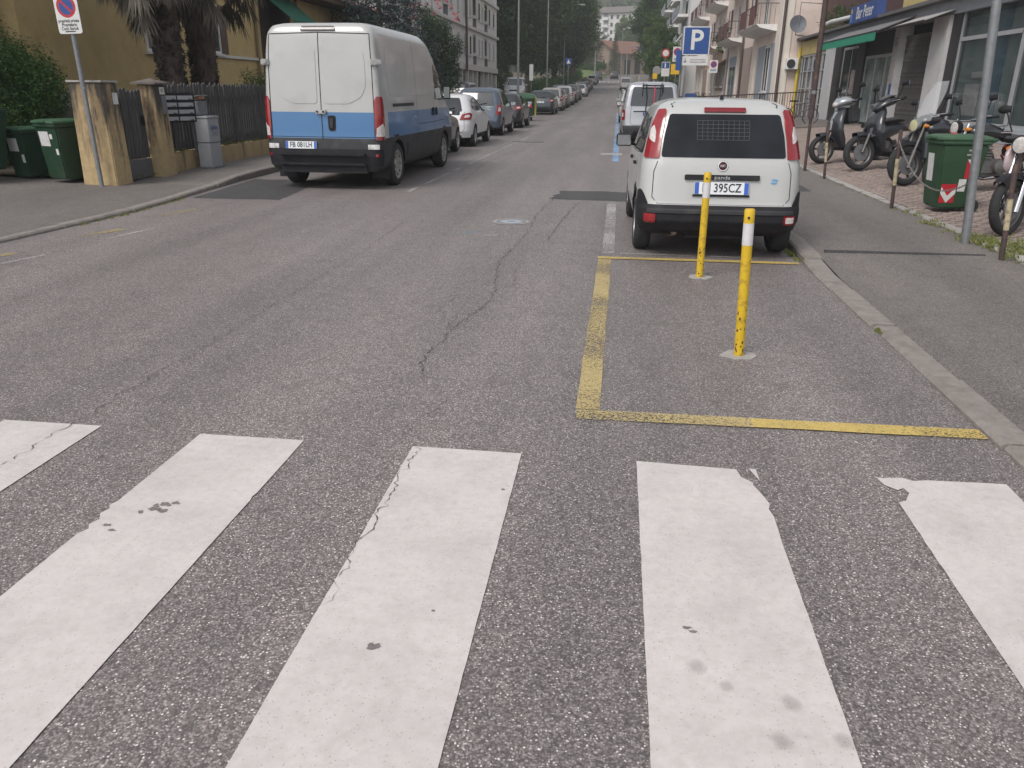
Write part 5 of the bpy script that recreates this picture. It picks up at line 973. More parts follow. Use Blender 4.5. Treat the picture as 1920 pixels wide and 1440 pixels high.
def stained():
    m, nt, b = newmat('run stained plaster'); L = nt.links          # black algae runs under the pillar caps
    tc = N(nt, 'ShaderNodeTexCoord'); mp = N(nt, 'ShaderNodeMapping'); mp.inputs['Scale'].default_value = (7, 7, 1.1); L.new(tc.outputs['Object'], mp.inputs[0])
    n1 = N(nt, 'ShaderNodeTexNoise', i_Scale=1.0, i_Detail=6.0, i_Roughness=0.65); L.new(mp.outputs[0], n1.inputs['Vector'])
    sx = N(nt, 'ShaderNodeSeparateXYZ'); L.new(tc.outputs['Object'], sx.inputs[0])
    mr = N(nt, 'ShaderNodeMapRange'); mr.inputs[1].default_value = 0.25; mr.inputs[2].default_value = 1.65; mr.inputs[3].default_value = -0.12; mr.inputs[4].default_value = 0.20; L.new(sx.outputs[2], mr.inputs[0])
    ad = N(nt, 'ShaderNodeMath', operation='ADD'); L.new(n1.outputs[0], ad.inputs[0]); L.new(mr.outputs[0], ad.inputs[1])
    rp_ = ramp(nt, [(0.46, (0.41, 0.305, 0.165)), (0.56, (0.27, 0.195, 0.11)), (0.68, (0.065, 0.055, 0.045))]); L.new(ad.outputs[0], rp_.inputs[0])
    n2 = N(nt, 'ShaderNodeTexNoise', i_Scale=14.0, i_Detail=4.0); L.new(tc.outputs['Object'], n2.inputs['Vector']); r2 = ramp(nt, [(0.3, (0.85, 0.85, 0.85)), (0.7, (1.1, 1.1, 1.1))]); L.new(n2.outputs[0], r2.inputs[0])
    q_ = N(nt, 'ShaderNodeMix', data_type='RGBA', blend_type='MULTIPLY'); q_.inputs[0].default_value = 1; L.new(rp_.outputs[0], q_.inputs[6]); L.new(r2.outputs[0], q_.inputs[7]); L.new(q_.outputs[2], b.inputs['Base Color']); b.inputs['Roughness'].default_value = 0.9
    bp = N(nt, 'ShaderNodeBump', i_Strength=0.4, i_Distance=0.01); L.new(n2.outputs[0], bp.inputs['Height']); L.new(bp.outputs[0], b.inputs['Normal']); return m
M_STPIL = stained()
# yellow house
h = thing('yellow_house', 'yellow plastered house behind palm trees and picket fence', 'house', (0, 0, 0))
MB().box(-22, -12.5, 16.4, 28.4, 1.45, 7.4).build('wall', M_YEL, h); MB().box(-22, -12.46, 16.36, 28.44, 1.12, 1.45).build('plinth_band', M_PLINTH, h)
MB().box(-22, -12.47, 16.37, 28.43, 0.0, 1.12).build('plinth', M_STONE, h)
MB().box(-22, -12.55, 28.4, 31.2, 0.0, 7.4).build('porch_back', mat('shaded porch timber', (0.055, 0.04, 0.032), 0.85, var=0.3, scale=8, stretch=(1, 6, 1)), h)  # nearly flush boards, shade of the open porch is put into their colour
MB().box(-21, -12.5, 31.2, 43, 0.0, 4.75).build('annex_wall', M_YEL, h); MB().box(-21.2, -11.6, 28.6, 43.4, 4.78, 4.95).build('eaves', mat('eaves timber', (0.13, 0.085, 0.055), 0.8), h)
rf = MB(); rf.add([(-11.5, 28.5, 4.96), (-11.5, 43.5, 4.96), (-16.5, 43.5, 6.9), (-16.5, 28.5, 6.9), (-21.5, 28.5, 4.96), (-21.5, 43.5, 4.96)], [(0, 1, 2, 3), (3, 2, 5, 4), (0, 3, 4), (1, 5, 2)]); rf.build('annex_roof', M_TILE, h)
rf = MB(); rf.add([(-11.7, 15.6, 7.4), (-11.7, 29.2, 7.4), (-17.2, 29.2, 9.6), (-17.2, 15.6, 9.6), (-22.8, 15.6, 7.4), (-22.8, 29.2, 7.4)], [(0, 1, 2, 3), (3, 2, 5, 4), (0, 3, 4), (1, 5, 2), (0, 4, 5, 1)]); rf.build('roof', M_TILE, h)
window(h, 0, 21.1, 22.0, 2.45, 3.95, -12.5, 1); window(h, 0, 24.3, 25.3, 2.55, 3.95, -12.5, 1, shutter=M_BRN); window(h, 0, 18.0, 18.9, 4.9, 6.3, -12.5, 1, shutter=M_BRN); window(h, 0, 21.1, 22.0, 5.3, 6.6, -12.5, 1, shutter=M_BRN); window(h, 0, 33.0, 34.0, 2.2, 3.6, -12.5, 1, shutter=M_BRN)
MB().box(-12.5, -12.42, 23.5, 28.4, 2.44, 2.52).build('string_course', M_WFRAME, h)
MB().tube([(-12.42, 27.9, 7.3), (-12.42, 27.9, 0.2)], 0.05).build('downpipe', mat('ochre pipe', (0.20, 0.15, 0.08), 0.6), h)
MB().tube([(-12.4, 31.6, 4.7), (-12.4, 31.6, 0.2)], 0.06).build('downpipe', M_BRN, h)
aw = MB(); aw.add([(-12.5, 28.5, 4.7), (-12.5, 31.0, 4.7), (-11.3, 31.0, 3.75), (-11.3, 28.5, 3.75), (-12.5, 28.5, 4.73), (-12.5, 31.0, 4.73), (-11.3, 31.0, 3.78), (-11.3, 28.5, 3.78)], [(0, 1, 2, 3), (4, 7, 6, 5), (3, 2, 6, 7), (0, 3, 7, 4), (1, 5, 6, 2)]); aw.box(-11.31, -11.29, 28.5, 31.0, 3.5, 3.75); aw.build('awning', M_GAWN, h)
w2 = thing('white_house', 'white house wall at the far left edge behind the green bush', 'house'); MB().box(-26, -12.8, 9.5, 16.2, 0, 7).build('wall', M_SWHITE, w2); MB().box(-12.8, -12.7, 9.5, 16.2, 0.0, 1.0).build('plinth', M_STONE, w2); window(w2, 0, 12.2, 13.2, 2.6, 3.9, -12.8, 1)
MB().add([(-12.2, 9.2, 7), (-12.2, 16.3, 7), (-26.4, 16.3, 7), (-26.4, 9.2, 7), (-19, 9.2, 9), (-19, 16.3, 9)], [(0, 1, 5, 4), (4, 5, 2, 3), (0, 4, 3), (1, 2, 5), (0, 3, 2, 1)]).build('roof', M_TILE, w2)
# gate pillars, gate, low wall, fence
def taper(x0, x1, y0, y1, z0, z1, t=0.02): return MB().add([(x0 - t, y0 - t, z0), (x1 + t, y0 - t, z0), (x1 + t, y1 + t, z0), (x0 - t, y1 + t, z0), (x0, y0, z1), (x1, y0, z1), (x1, y1, z1), (x0, y1, z1)], [(0, 3, 2, 1), (4, 5, 6, 7), (0, 1, 5, 4), (1, 2, 6, 5), (2, 3, 7, 6), (3, 0, 4, 7)])
p = thing('gate_pillar', 'wide ochre gate pillar streaked with black stains beside the green bins', 'pillar', (0, 0, 0), 0, 'gate pillars')
taper(-8.40, -7.86, 11.86, 12.26, 0.05, 1.62).build('shaft', M_STPIL, p, bevel=0.015); MB().box(-8.42, -7.84, 11.84, 12.28, 1.62, 1.65).build('cap', M_CONC, p)
MB().box(-7.86, -7.848, 12.1, 12.22, 1.30, 1.47).build('notice', M_PAPER, p)
p = thing('gate_pillar', 'slimmer ochre gate pillar with tiled cap and house number plate', 'pillar', (0, 0, 0), 0, 'gate pillars')
taper(-8.10, -7.80, 13.20, 13.55, 0.05, 1.60).build('shaft', M_STPIL, p, bevel=0.012); MB().add([(-8.17, 13.13, 1.6), (-7.73, 13.13, 1.6), (-7.73, 13.62, 1.6), (-8.17, 13.62, 1.6), (-7.95, 13.37, 1.70), (-8.17, 13.13, 1.63), (-7.73, 13.13, 1.63), (-7.73, 13.62, 1.63), (-8.17, 13.62, 1.63)], [(0, 3, 2, 1), (5, 6, 4), (6, 7, 4), (7, 8, 4), (8, 5, 4), (0, 1, 6, 5), (1, 2, 7, 6), (2, 3, 8, 7), (3, 0, 5, 8)]).build('cap', M_TILE if False else mat('dark cap tile', (0.12, 0.10, 0.09), 0.85, var=0.3), p)
nb = MB().box(-7.80, -7.788, 13.36, 13.50, 1.44, 1.56).build('number_tile', M_SWHITE, p); link('lettering', text_mesh('42', 0.085, M_INK), nb, (-7.786, 13.43, 1.50), (R(90), 0, R(90)))
MB().box(-7.80, -7.77, 13.38, 13.50, 1.12, 1.42).build('intercom', M_ZINC, p, bevel=0.005)
gt = thing('garden_gate', 'dark timber picket gate between the ochre pillars', 'gate')
pk = MB().add([(-0.012, -0.042, 0), (0.012, -0.042, 0), (0.012, 0.042, 0), (-0.012, 0.042, 0), (-0.012, -0.042, 1.10), (0.012, -0.042, 1.10), (0.012, 0.042, 1.10), (-0.012, 0.042, 1.10), (-0.012, 0, 1.14), (0.012, 0, 1.14)], [(0, 3, 2, 1), (0, 1, 5, 9, 8, 4) if False else (0, 1, 5, 4), (2, 3, 7, 6), (1, 2, 6, 9, 5), (3, 0, 4, 8, 7), (4, 5, 9, 8), (6, 7, 8, 9)]).mesh('picket', M_PICK)
rp = random.Random(9)
def picket(parent, x, y, z, s_=1.0):
    o = link('picket', pk, parent, (x + rp.uniform(-0.004, 0.004), y, z), (rp.uniform(-0.012, 0.012), rp.uniform(-0.01, 0.01), 0)); o.scale = (1, rp.uniform(0.9, 1.08), s_ * rp.uniform(0.975, 1.02)); return o
for k in range(8): picket(gt, -8.02, 12.36 + k * 0.106, 0.42, 0.98)
for z in (0.6, 1.35): MB().box(-8.07, -8.033, 12.32, 13.14, z - 0.045, z + 0.045).build('rail', M_PICK, gt)
MB().box(-8.10, -8.0, 12.3, 13.16, 0.1, 0.40).build('lower_panel', M_ZINC if False else mat('grey sheet', (0.10, 0.10, 0.105), 0.6, var=0.2), gt); MB().box(-8.0, -7.97, 13.02, 13.08, 0.95, 1.1).build('handle', M_BLACK, gt)
lw = thing('low_wall', 'low ochre wall with mossy stains under the picket fence', 'wall')
def bx(y): return -7.9 - (y - 13.5) * 0.03
v = MB(); v.loft([[(bx(y) - 0.22, y, 0.0), (bx(y) + 0.0, y, 0.0), (bx(y), y, 0.44), (bx(y) - 0.22, y, 0.44)] for y in np.arange(13.58, 30.5, 1.2)]); v.build('body', M_YWALL, lw, bevel=0.01)
fc = thing('picket_fence', 'long dark weathered picket fence on the low ochre wall', 'fence')
y = 13.68
while y < 29.5: picket(fc, bx(y) - 0.09, y, 0.46, 1.03); y += 0.118
for z in (0.62, 1.38):
    v = MB(); v.bar((bx(13.6) - 0.125, 13.6, z), (bx(29.5) - 0.125, 29.5, z), 0.035, 0.09); v.build('rail', M_PICK, fc)
for yy in np.arange(13.9, 29.6, 2.6): MB().box(bx(yy) - 0.22, bx(yy) - 0.145, yy - 0.04, yy + 0.04, 0.3, 1.5).build('post', M_PICK, fc)
# letter boxes, paper box, cabinet
lb = thing('letter_box_panel', 'black panel of eight silver letter boxes on the picket fence', 'letter boxes', (-7.80, 13.86, 1.22), R(-32))
MB().box(-0.02, 0.03, -0.34, 0.34, -0.25, 0.25).build('panel', M_BLACK, lb, bevel=0.006)
for r_ in range(4):
    for c_ in range(2):
        y0 = -0.30 + c_ * 0.315; z0 = 0.145 - r_ * 0.118; d_ = MB().box(0.03, 0.045, y0, y0 + 0.285, z0 - 0.012, z0 + 0.055).build('letter_box', mat('brushed steel', (0.42, 0.42, 0.43), 0.45, metal=0.5), lb); MB().box(0.045, 0.049, y0 + 0.2, y0 + 0.26, z0 - 0.008, z0 + 0.004).build('name_tag', M_INK, d_)
nb = thing('newspaper_box', 'grey newspaper box with open lid and crumpled papers on the fence', 'paper box', (-7.93, 14.62, 1.2))
MB().box(0.02, 0.22, -0.17, 0.17, -0.12, 0.12).build('box', M_ZINC, nb, bevel=0.006); MB().bar((0.0, 0, 0.16), (0.24, 0, 0.22), 0.38, 0.015).build('lid', M_ZINC, nb)
MB().bar((0.05, -0.14, 0.15), (0.2, 0.08, 0.19), 0.10, 0.05).build('papers', mat('crumpled papers', (0.42, 0.22, 0.12), 0.8, var=0.5, scale=14), nb)
MB().box(-0.02, 0.03, -0.04, 0.04, -0.8, 0.1).build('bracket', M_ZINC, nb)
cb = thing('utility_cabinet', 'slim pale grey utility cabinet with blue graffiti in front of the fence', 'cabinet', (-7.68, 14.62, 0.1), R(-3))
MB().box(-0.12, 0.14, -0.19, 0.19, 0.0, 0.48).build('lower_door', mat('cabinet grey', (0.34, 0.345, 0.36), 0.6, var=0.08, dirt=(0.22, 0.22, 0.22)), cb, bevel=0.008); MB().box(-0.12, 0.145, -0.192, 0.192, 0.49, 0.92).build('upper_door', MATS['cabinet grey'], cb, bevel=0.008); MB().box(-0.14, 0.16, -0.205, 0.205, 0.92, 0.96).build('cap', MATS['cabinet grey'], cb, bevel=0.008); MB().box(-0.14, 0.16, -0.2, 0.2, 0.0, 0.05).build('foot', M_ZINC, cb)
gr = MB(); rg_ = random.Random(4)
for (a, b_) in [((-.13, .72), (-.10, .80)), ((-.10, .80), (-.07, .70)), ((-.07, .70), (-.03, .79)), ((-.03, .79), (0, .71)), ((0, .71), (.03, .80)), ((.03, .80), (.05, .72)), ((.05, .72), (.09, .78)), ((.09, .78), (.13, .70)), ((-.12, .68), (.12, .66)), ((-.1, .60), (0, .65)), ((0, .65), (.11, .60)), ((-.12, .75), (.1, .74))]: gr.bar((0.1475, a[0], a[1]), (0.1475, b_[0], b_[1]), 0.004, 0.013, up=(1, 0, 0))
gr.build('graffiti', mat('graffiti blue', (0.10, 0.16, 0.30), 0.7), cb)
# no parking sign on leaning pole
sp = thing('no_parking_sign', 'no parking sign on a leaning grey pole before the stained gate pillar', 'sign')
MB().tube([(-8.02, 11.70, 0.0), (-8.07, 11.70, 2.9)], 0.034, 12).build('pole', M_ZINC, sp, 40)
for z in (0.42, 1.52): MB().lathe([(0.04, 0), (0.04, 0.03)], 12, 0, Matrix.Translation((-8.03, 11.70, z))).build('clamp', M_ZINC, sp)
pl = MB().prism(roundpoly([(-0.185, -0.275), (0.185, -0.275), (0.185, 0.275), (-0.185, 0.275)], 0.04), -0.006, 0.006).build('plate', M_SWHITE, sp, loc=(-8.06, 11.655, 2.56), rot=(R(90), R(-1.5), 0))
for (r0, z, m_) in ((0.15, 0.007, M_SRED), (0.112, 0.0085, M_SBLUE)): MB().lathe([(0.0005, z), (r0, z)], 28, cap=False).build('disc', m_, pl, loc=(0, 0.09, 0))
MB().box(-0.118, 0.118, -0.016, 0.016, 0.009, 0.0105).build('bar', M_SRED, pl, loc=(0, 0.09, 0), rot=(0, 0, R(-45)))
link('lettering', text_mesh('proprietà privata\nProprietario\nCond. Bertoli', 0.062, M_INK, squeeze=0.78, bold=0.0008), pl, (0, -0.155, 0.0072)); MB().box(-0.08, 0.08, -0.252, -0.238, 0.006, 0.0075).build('small_print', M_INK, pl)
# wheelie bins
def bin_(name, label, loc, rz, s_=1.0, col=None, lid=None, group=None, stickers=(), stripes=False):
    b_ = thing(name, label, 'bin', loc, rz, group); b_.scale = (s_, s_, s_); col = col or M_GREEN; lid = lid or M_GREENL
    q = MB(); S4 = lambda w, d, z, yo=0: [(-w, -d + yo, z), (w, -d + yo, z), (w, d + yo, z), (-w, d + yo, z)]
    q.loft([S4(0.215, 0.24, 0.06), S4(0.225, 0.26, 0.12), S4(0.27, 0.33, 0.92), S4(0.275, 0.335, 0.94)]); q.build('body', col, b_, 30, bevel=0.02)
    MB().loft([S4(0.29, 0.36, 0.93), S4(0.295, 0.365, 0.955), S4(0.29, 0.36, 0.985)]).build('rim', col, b_, bevel=0.01)
    q = MB(); q.loft([S4(0.295, 0.375, 0.99), S4(0.30, 0.38, 1.005), S4(0.285, 0.365, 1.035), S4(0.20, 0.28, 1.06), S4(0.12, 0.2, 1.065)]); q.build('lid', lid, b_, 40, bevel=0.012)
    MB().box(-0.09, 0.09, -0.41, -0.33, 1.0, 1.03).build('lid_handle', lid, b_, bevel=0.01)
    q = MB(); q.tube([(-0.25, 0.36, 0.97), (-0.25, 0.43, 1.0), (0.25, 0.43, 1.0), (0.25, 0.36, 0.97)], 0.022, 8); q.build('handle', col, b_, 50)
    for sg in (-1, 1):
        w_ = MB().lathe([(0.03, -0.03), (0.095, -0.03), (0.10, -0.02), (0.10, 0.02), (0.095, 0.03), (0.03, 0.03)], 20, 0, Matrix.Rotation(R(90), 4, 'Y')).build('wheel', M_TYRE, b_, 40, loc=(sg * 0.25, 0.25, 0.10)); MB().lathe([(0.001, -0.032), (0.05, -0.032), (0.05, 0.032), (0.001, 0.032)], 12, 0, Matrix.Rotation(R(90), 4, 'Y')).build('hub', M_BLACK, w_)
    MB().tube([(-0.25, 0.25, 0.10), (0.25, 0.25, 0.10)], 0.014).build('axle', M_BLACK, b_)
    return b_
def onbin(b_, name, face, u0, u1, z0, z1, m, parent=None, off=0.004):
    """sticker on a bin face: front / right / left"""
    def P(u, z):
        t = (z - 0.12) / 0.8; w = 0.225 + 0.045 * t; d = 0.26 + 0.07 * t
        if face == 'front': return (u, -d - off, z)
        return ((w + off) * (1 if face == 'right' else -1), u, z)
    def Q(u, z):
        p = P(u, z); return p
    return MB().add([Q(u0, z0), Q(u1, z0), Q(u1, z1), Q(u0, z1)], [(0, 1, 2, 3)]).build(name, m, b_)
GB = 'green bins by the left driveway'
b1 = bin_('wheelie_bin', 'larger green wheelie bin with white notice beside the stained pillar', (-8.80, 12.1, 0.1), R(-18), 0.92, group=GB)
onbin(b1, 'notice', 'front', -0.20, 0.04, 0.62, 0.86, M_PAPER); onbin(b1, 'sticker', 'front', 0.06, 0.13, 0.74, 0.82, M_PAPER); onbin(b1, 'torn_sticker', 'front', 0.14, 0.20, 0.48, 0.58, M_PAPER)
b2 = bin_('wheelie_bin', 'smaller green wheelie bin with white notice left of the larger one', (-9.66, 12.35, 0.1), R(-14), 0.79, group=GB)
onbin(b2, 'notice', 'front', -0.17, 0.10, 0.58, 0.84, M_PAPER); onbin(b2, 'torn_sticker', 'front', 0.13, 0.21, 0.36, 0.52, M_PAPER)
ct = thing('waste_container', 'big dark green waste container cut by the left picture edge', 'container', (-10.28, 11.55, 0.1), R(-8))
q = MB(); q.loft([[(-0.55, -0.35, 0.2), (0.50, -0.35, 0.2), (0.50, 0.4, 0.2), (-0.55, 0.4, 0.2)], [(-0.65, -0.48, 1.05), (0.60, -0.48, 1.05), (0.60, 0.5, 1.05), (-0.65, 0.5, 1.05)]]); q.build('body', M_GREEN, ct, bevel=0.02)
MB().box(-0.68, 0.63, -0.5, 0.52, 1.05, 1.14).build('lid', M_GREEN, ct, bevel=0.03); MB().box(0.40, 0.52, -0.505, -0.5, 0.75, 0.95).build('reflector', M_SRED, ct, rot=(R(-9) * 0, 0, 0))
MB().tube([(-0.6, -0.40, 0.24), (0.55, -0.40, 0.24)], 0.012).build('foot_bar', M_ZINC, ct)
for sx in (-0.45, 0.42): MB().lathe([(0.02, -0.03), (0.09, -0.03), (0.09, 0.03), (0.02, 0.03)], 14, 0, Matrix.Translation((sx, 0, 0.09)) @ Matrix.Rotation(R(90), 4, 'Y')).build('wheel', M_TYRE, ct)
# palms
def palm(label, loc, h, seed):
    t = thing('palm_tree', label, 'tree', loc, 0, 'palms in the yellow house garden'); rg = random.Random(seed)
    pts = [(0.02 * k * math.sin(seed), 0.0, h * k / 7) for k in range(8)]; MB().tube(pts, [0.24, 0.25, 0.25, 0.26, 0.27, 0.29, 0.30, 0.22], 12).build('trunk', M_BARKP, t, 60)
    # fibre stubs
    cl = [(0.27 * math.cos(a), 0.27 * math.sin(a), z, 0.05) for a, z in [(rg.uniform(0, 6.28), rg.uniform(0.1, h)) for _ in range(560)]]; v, f = leafcloud(cl, 8, 0.16, 0.2, seed, up=-0.2, droop=1.2); link('trunk_fibre', rawmesh('trunk_fibre', v, f, mat('palm fibre strands', (0.065, 0.05, 0.042), 0.95, var=0.4)), t)
    def fan(dead):
        q = MB(); a = rg.uniform(0, 6.28)
        if dead: el = rg.uniform(-1.15, -0.1); L0 = rg.uniform(0.55, 1.35)
        else: el = rg.uniform(-0.1, 1.3); L0 = rg.uniform(0.7, 1.0)
        o_ = Vector((0.2 * math.cos(a), 0.2 * math.sin(a), h - rg.uniform(0.0, 0.55) if dead else h + rg.uniform(0, 0.3))); d = Vector((math.cos(a) * math.cos(el), math.sin(a) * math.cos(el), math.sin(el))); e = o_ + d * L0 + Vector((0, 0, -0.12 if dead else 0))
        vs = []; fs = []
        sd = Vector((-math.sin(a), math.cos(a), 0)); up_ = sd.cross(d)
        vs += [tuple(o_ - sd * 0.015), tuple(o_ + sd * 0.015), tuple(e + sd * 0.01), tuple(e - sd * 0.01)]; fs.append((0, 1, 2, 3))
        n = 26
        for k in range(n):
            th = -1.9 + 3.8 * k / (n - 1) + rg.uniform(-0.05, 0.05); L1 = rg.uniform(0.5, 0.72) * (1 - 0.12 * abs(th)); dr = d * math.cos(th) + sd * math.sin(th)
            if dead: dr = (dr * 0.8 + Vector((0, 0, -0.8 - rg.uniform(0, 0.5)))).normalized()
            m1 = e + dr * L1 * 0.6; tip = e + dr * L1 + Vector((rg.uniform(-.05, .05), rg.uniform(-.05, .05), -0.10 if not dead else -0.12)); w = 0.018; wv = dr.cross(up_).normalized() * w
            i = len(vs); vs += [tuple(e), tuple(m1 - wv), tuple(tip), tuple(m1 + wv + up_ * 0.008)]; fs.append((i, i + 1, i + 2, i + 3))
        return vs, fs
    for dead, n, m_ in ((True, 62, L_DEAD), (False, 34, L_PALM)):
        for k in range(n):
            vs, fs = fan(dead); link('dead_frond' if dead else 'frond', rawmesh('frond', vs, fs, m_), t)
    return t
palm('palm tree with dead frond skirt, left of the two, behind the letter boxes', (-9.75, 17.3, 0.1), 4.7, 3)
palm('palm tree with dead frond skirt, right of the two, nearer the van', (-9.75, 18.75, 0.1), 4.75, 8)
bush('privet_bush', 'big bright green bush above the bins at the left edge', (-11.25, 14.0, 0.1), 1.35, 1.1, 1.22, L_BUSH, 0.055, 120, 420, 21, cr=(0.24, 0.38), aspect=0.38)
GS = 'shrubs behind the picket fence'
bush('garden_shrub', 'pale green shrub behind the fence under the right palm', (-9.3, 20.2, 0.1), 0.8, 0.95, 1.0, L_LIGHT, 0.07, 50, 120, 22, group=GS, aspect=0.3)
bush('garden_shrub', 'leafy shrub behind the fence at the left rear edge of the van', (-9.5, 22.3, 0.1), 0.9, 1.0, 1.08, L_BUSH, 0.07, 50, 120, 23, group=GS, aspect=0.3)
bush('garden_shrub', 'low dark shrub behind the gate between the ochre pillars', (-8.65, 12.95, 0.1), 0.35, 0.55, 0.72, L_DARK, 0.07, 30, 110, 24, group=GS)
conifer('spruce_tree', 'dark blue spruce behind the roof of the delivery van', (-10.4, 36.0, 0.1), 9.5, 4.0, L_SPRUCE, 31, per=26)
ol = bush('oleander_bush', 'tall oleander with pink flowers beyond the delivery van', (-8.9, 40.0, 0.1), 1.4, 2.2, 2.7, L_OLE, 0.16, 120, 130, 32, aspect=0.2, cr=(0.24, 0.36))
cl = clumps_in(0, 0, 4.0, 1.4, 2.1, 1.6, 24, 0.07, 0.14, 33, 0.85, 0.3); v, f = leafcloud(cl, 16, 0.09, 0.9, 34, shell=0.1); link('flowers', rawmesh('flowers', v, f, L_FLOW), ol)
rs = random.Random(2)
tufts('kerb_weeds', 'grass and weeds in the gutter along the left kerb', [(kl(yy) + rs.uniform(0.0, 0.06), yy, 0.0, rs.uniform(0.3, 0.8)) for yy in [rs.uniform(8.6, 11.2) for _ in range(60)] + [rs.uniform(5.8, 6.6) for _ in range(14)]], 41, h=0.05)
tufts('fence_weeds', 'weeds along the foot of the picket fence', [(bx(yy) - rs.uniform(0.04, 0.2), yy, 0.44, rs.uniform(0.5, 1.4)) for yy in [rs.uniform(13.7, 19.5) for _ in range(90)]] + [(-8.0 + rs.uniform(-.1, .05), rs.uniform(12.3, 13.2), 0.12, 0.8) for _ in range(10)], 42, h=0.06)
# ================================================================= right hand side
M_PINK = mat('pink plaster', (0.66, 0.555, 0.49), 0.9, var=0.08, scale=2, bump=0.2, bscale=80, dirt=(0.36, 0.29, 0.25), dirt_amt=0.4, dscale=0.6); M_CREAM = mat('cream plaster', (0.66, 0.61, 0.54), 0.9, var=0.06, scale=3)
M_PBRN = mat('brown pink panel', (0.30, 0.235, 0.205), 0.9, var=0.08); M_PBLU = mat('blue grey panel', (0.27, 0.30, 0.34), 0.8, var=0.08); M_SLAB = mat('white balcony slab', (0.70, 0.69, 0.67), 0.8, var=0.08, dirt=(0.4, 0.38, 0.36)); M_RAILP = mat('oxide red panel', (0.12, 0.045, 0.045), 0.7, var=0.2); M_RAIL = mat('brown iron', (0.075, 0.05, 0.045), 0.6, var=0.2)
M_COLG = mat('pale grey column', (0.46, 0.455, 0.46), 0.75, var=0.1, scale=3, dirt=(0.24, 0.23, 0.22)); M_FASC = mat('grey fascia', (0.22, 0.23, 0.25), 0.8, var=0.12); M_YBAND = mat('yellow band', (0.45, 0.36, 0.15), 0.9, var=0.15, dirt=(0.2, 0.15, 0.1)); M_DSTRIP = mat('dark strip', (0.022, 0.020, 0.022), 0.6); M_BRPOST = mat('rusty brown paint', (0.055, 0.036, 0.034), 0.7, var=0.35, scale=14, dirt=(0.16, 0.085, 0.05), dirt_amt=0.7, dscale=9); M_GASY = mat('yellow gas pipe', (0.55, 0.42, 0.03), 0.5)
M_ALU = mat('aluminium profile', (0.42, 0.43, 0.44), 0.45, metal=0.3); M_TEAL = mat('pale shop blind', (0.20, 0.25, 0.245), 0.8, var=0.12, scale=2); M_TEAL2 = mat('blue shop banner', (0.06, 0.14, 0.24), 0.7); M_GATE = mat('folding gate steel', (0.125, 0.12, 0.115), 0.5, var=0.3, scale=6, metal=0.4)
FX = 9.2; FZ = 0.45
s_ = thing('shop_building', 'single storey shop row with bar, folding gate and glazed shop front', 'building')
MB().box(FX + 0.35, 16.5, 14, 45, FZ - 0.3, 4.0).build('inner_wall', M_DARKROOM, s_)
MB().box(FX - 0.05, FX + 0.6, 14, 41, 3.62, 4.02).build('fascia', M_FASC, s_, bevel=0.01)
MB().box(FX - 0.03, FX + 0.6, 41, 45, 3.3, 3.95).build('fascia_end', M_YBAND, s_); MB().box(FX - 0.3, 16.5, 14, 45, 4.02, 4.12).build('roof_edge', mat('dark roof felt', (0.10, 0.095, 0.095), 0.8), s_)
MB().box(FX + 1.0, 14, 14, 45, 4.12, 7.4).build('upper_wall', mat('upper brown cladding', (0.075, 0.035, 0.035), 0.8, var=0.25, scale=4), s_); MB().box(FX + 0.4, FX + 0.5, 24, 31.3, 4.12, 4.9).build('parapet_panel', M_YBAND, s_)
for (a, b_) in ((38.0, 39.3), (29.4, 30.0), (25.4, 26.6), (17.6, 18.2)): MB().box(FX - 0.1, FX + 0.3, a, b_, FZ - 0.3, 3.62).build('column', M_COLG, s_, bevel=0.01)
for (a, b_) in ((37.0, 37.98), (33.6, 34.5), (24.85, 25.38)): MB().box(FX + 0.0, FX + 0.32, a, b_, FZ - 0.3, 3.62).build('dark_pier', M_DSTRIP, s_)
# bar window, door
MB().box(FX + 0.05, FX + 0.3, 34.5, 37.0, FZ - 0.3, 1.35).build('window_apron', mat('apron panel', (0.33, 0.36, 0.38), 0.7, var=0.08), s_)
w = MB().box(FX + 0.1, FX + 0.16, 34.5, 34.58, 1.35, 3.3).box(FX + 0.1, FX + 0.16, 36.92, 37.0, 1.35, 3.3).box(FX + 0.1, FX + 0.16, 34.58, 36.92, 1.35, 1.42).box(FX + 0.1, FX + 0.16, 34.58, 36.92, 3.2, 3.3).box(FX + 0.1, FX + 0.15, 35.7, 35.76, 1.42, 3.2).build('bar_window', M_ALU, s_); MB().box(FX + 0.115, FX + 0.125, 34.58, 36.92, 1.42, 3.2).build('pane', M_WGLASS, w)
MB().box(FX + 0.09, FX + 0.1, 34.6, 35.4, 1.5, 2.4).build('poster', mat('faded poster', (0.40, 0.33, 0.31), 0.7, var=0.5, scale=5, dirt=(0.4, 0.08, 0.06), dirt_amt=0.9, dscale=4), w)
dr = MB().box(FX + 0.08, FX + 0.16, 30.0, 30.1, FZ, 2.85).box(FX + 0.08, FX + 0.16, 33.5, 33.6, FZ, 2.85).box(FX + 0.08, FX + 0.16, 30.1, 33.5, 2.75, 2.85).box(FX + 0.08, FX + 0.15, 31.05, 31.15, FZ, 2.75).box(FX + 0.08, FX + 0.15, 32.3, 32.38, FZ, 2.75).build('bar_door', M_ALU, s_)
for k, (a, b_) in enumerate(((30.1, 31.05), (31.15, 32.3), (32.38, 33.5))): MB().box(FX + 0.1, FX + 0.115, a, b_, FZ + 0.05, 2.75).build('pane', glassy('pale door glass', (0.16, 0.20, 0.19), 0.08), dr)
MB().tube([(FX + 0.02, 31.3, 1.2), (FX - 0.04, 31.3, 1.25), (FX - 0.04, 31.3, 1.75), (FX + 0.02, 31.3, 1.8)], 0.025).build('handle', M_BLACK, dr); MB().box(FX + 0.1, FX + 0.14, 30.0, 33.6, 2.85, 3.62).build('transom', M_DSTRIP, s_)
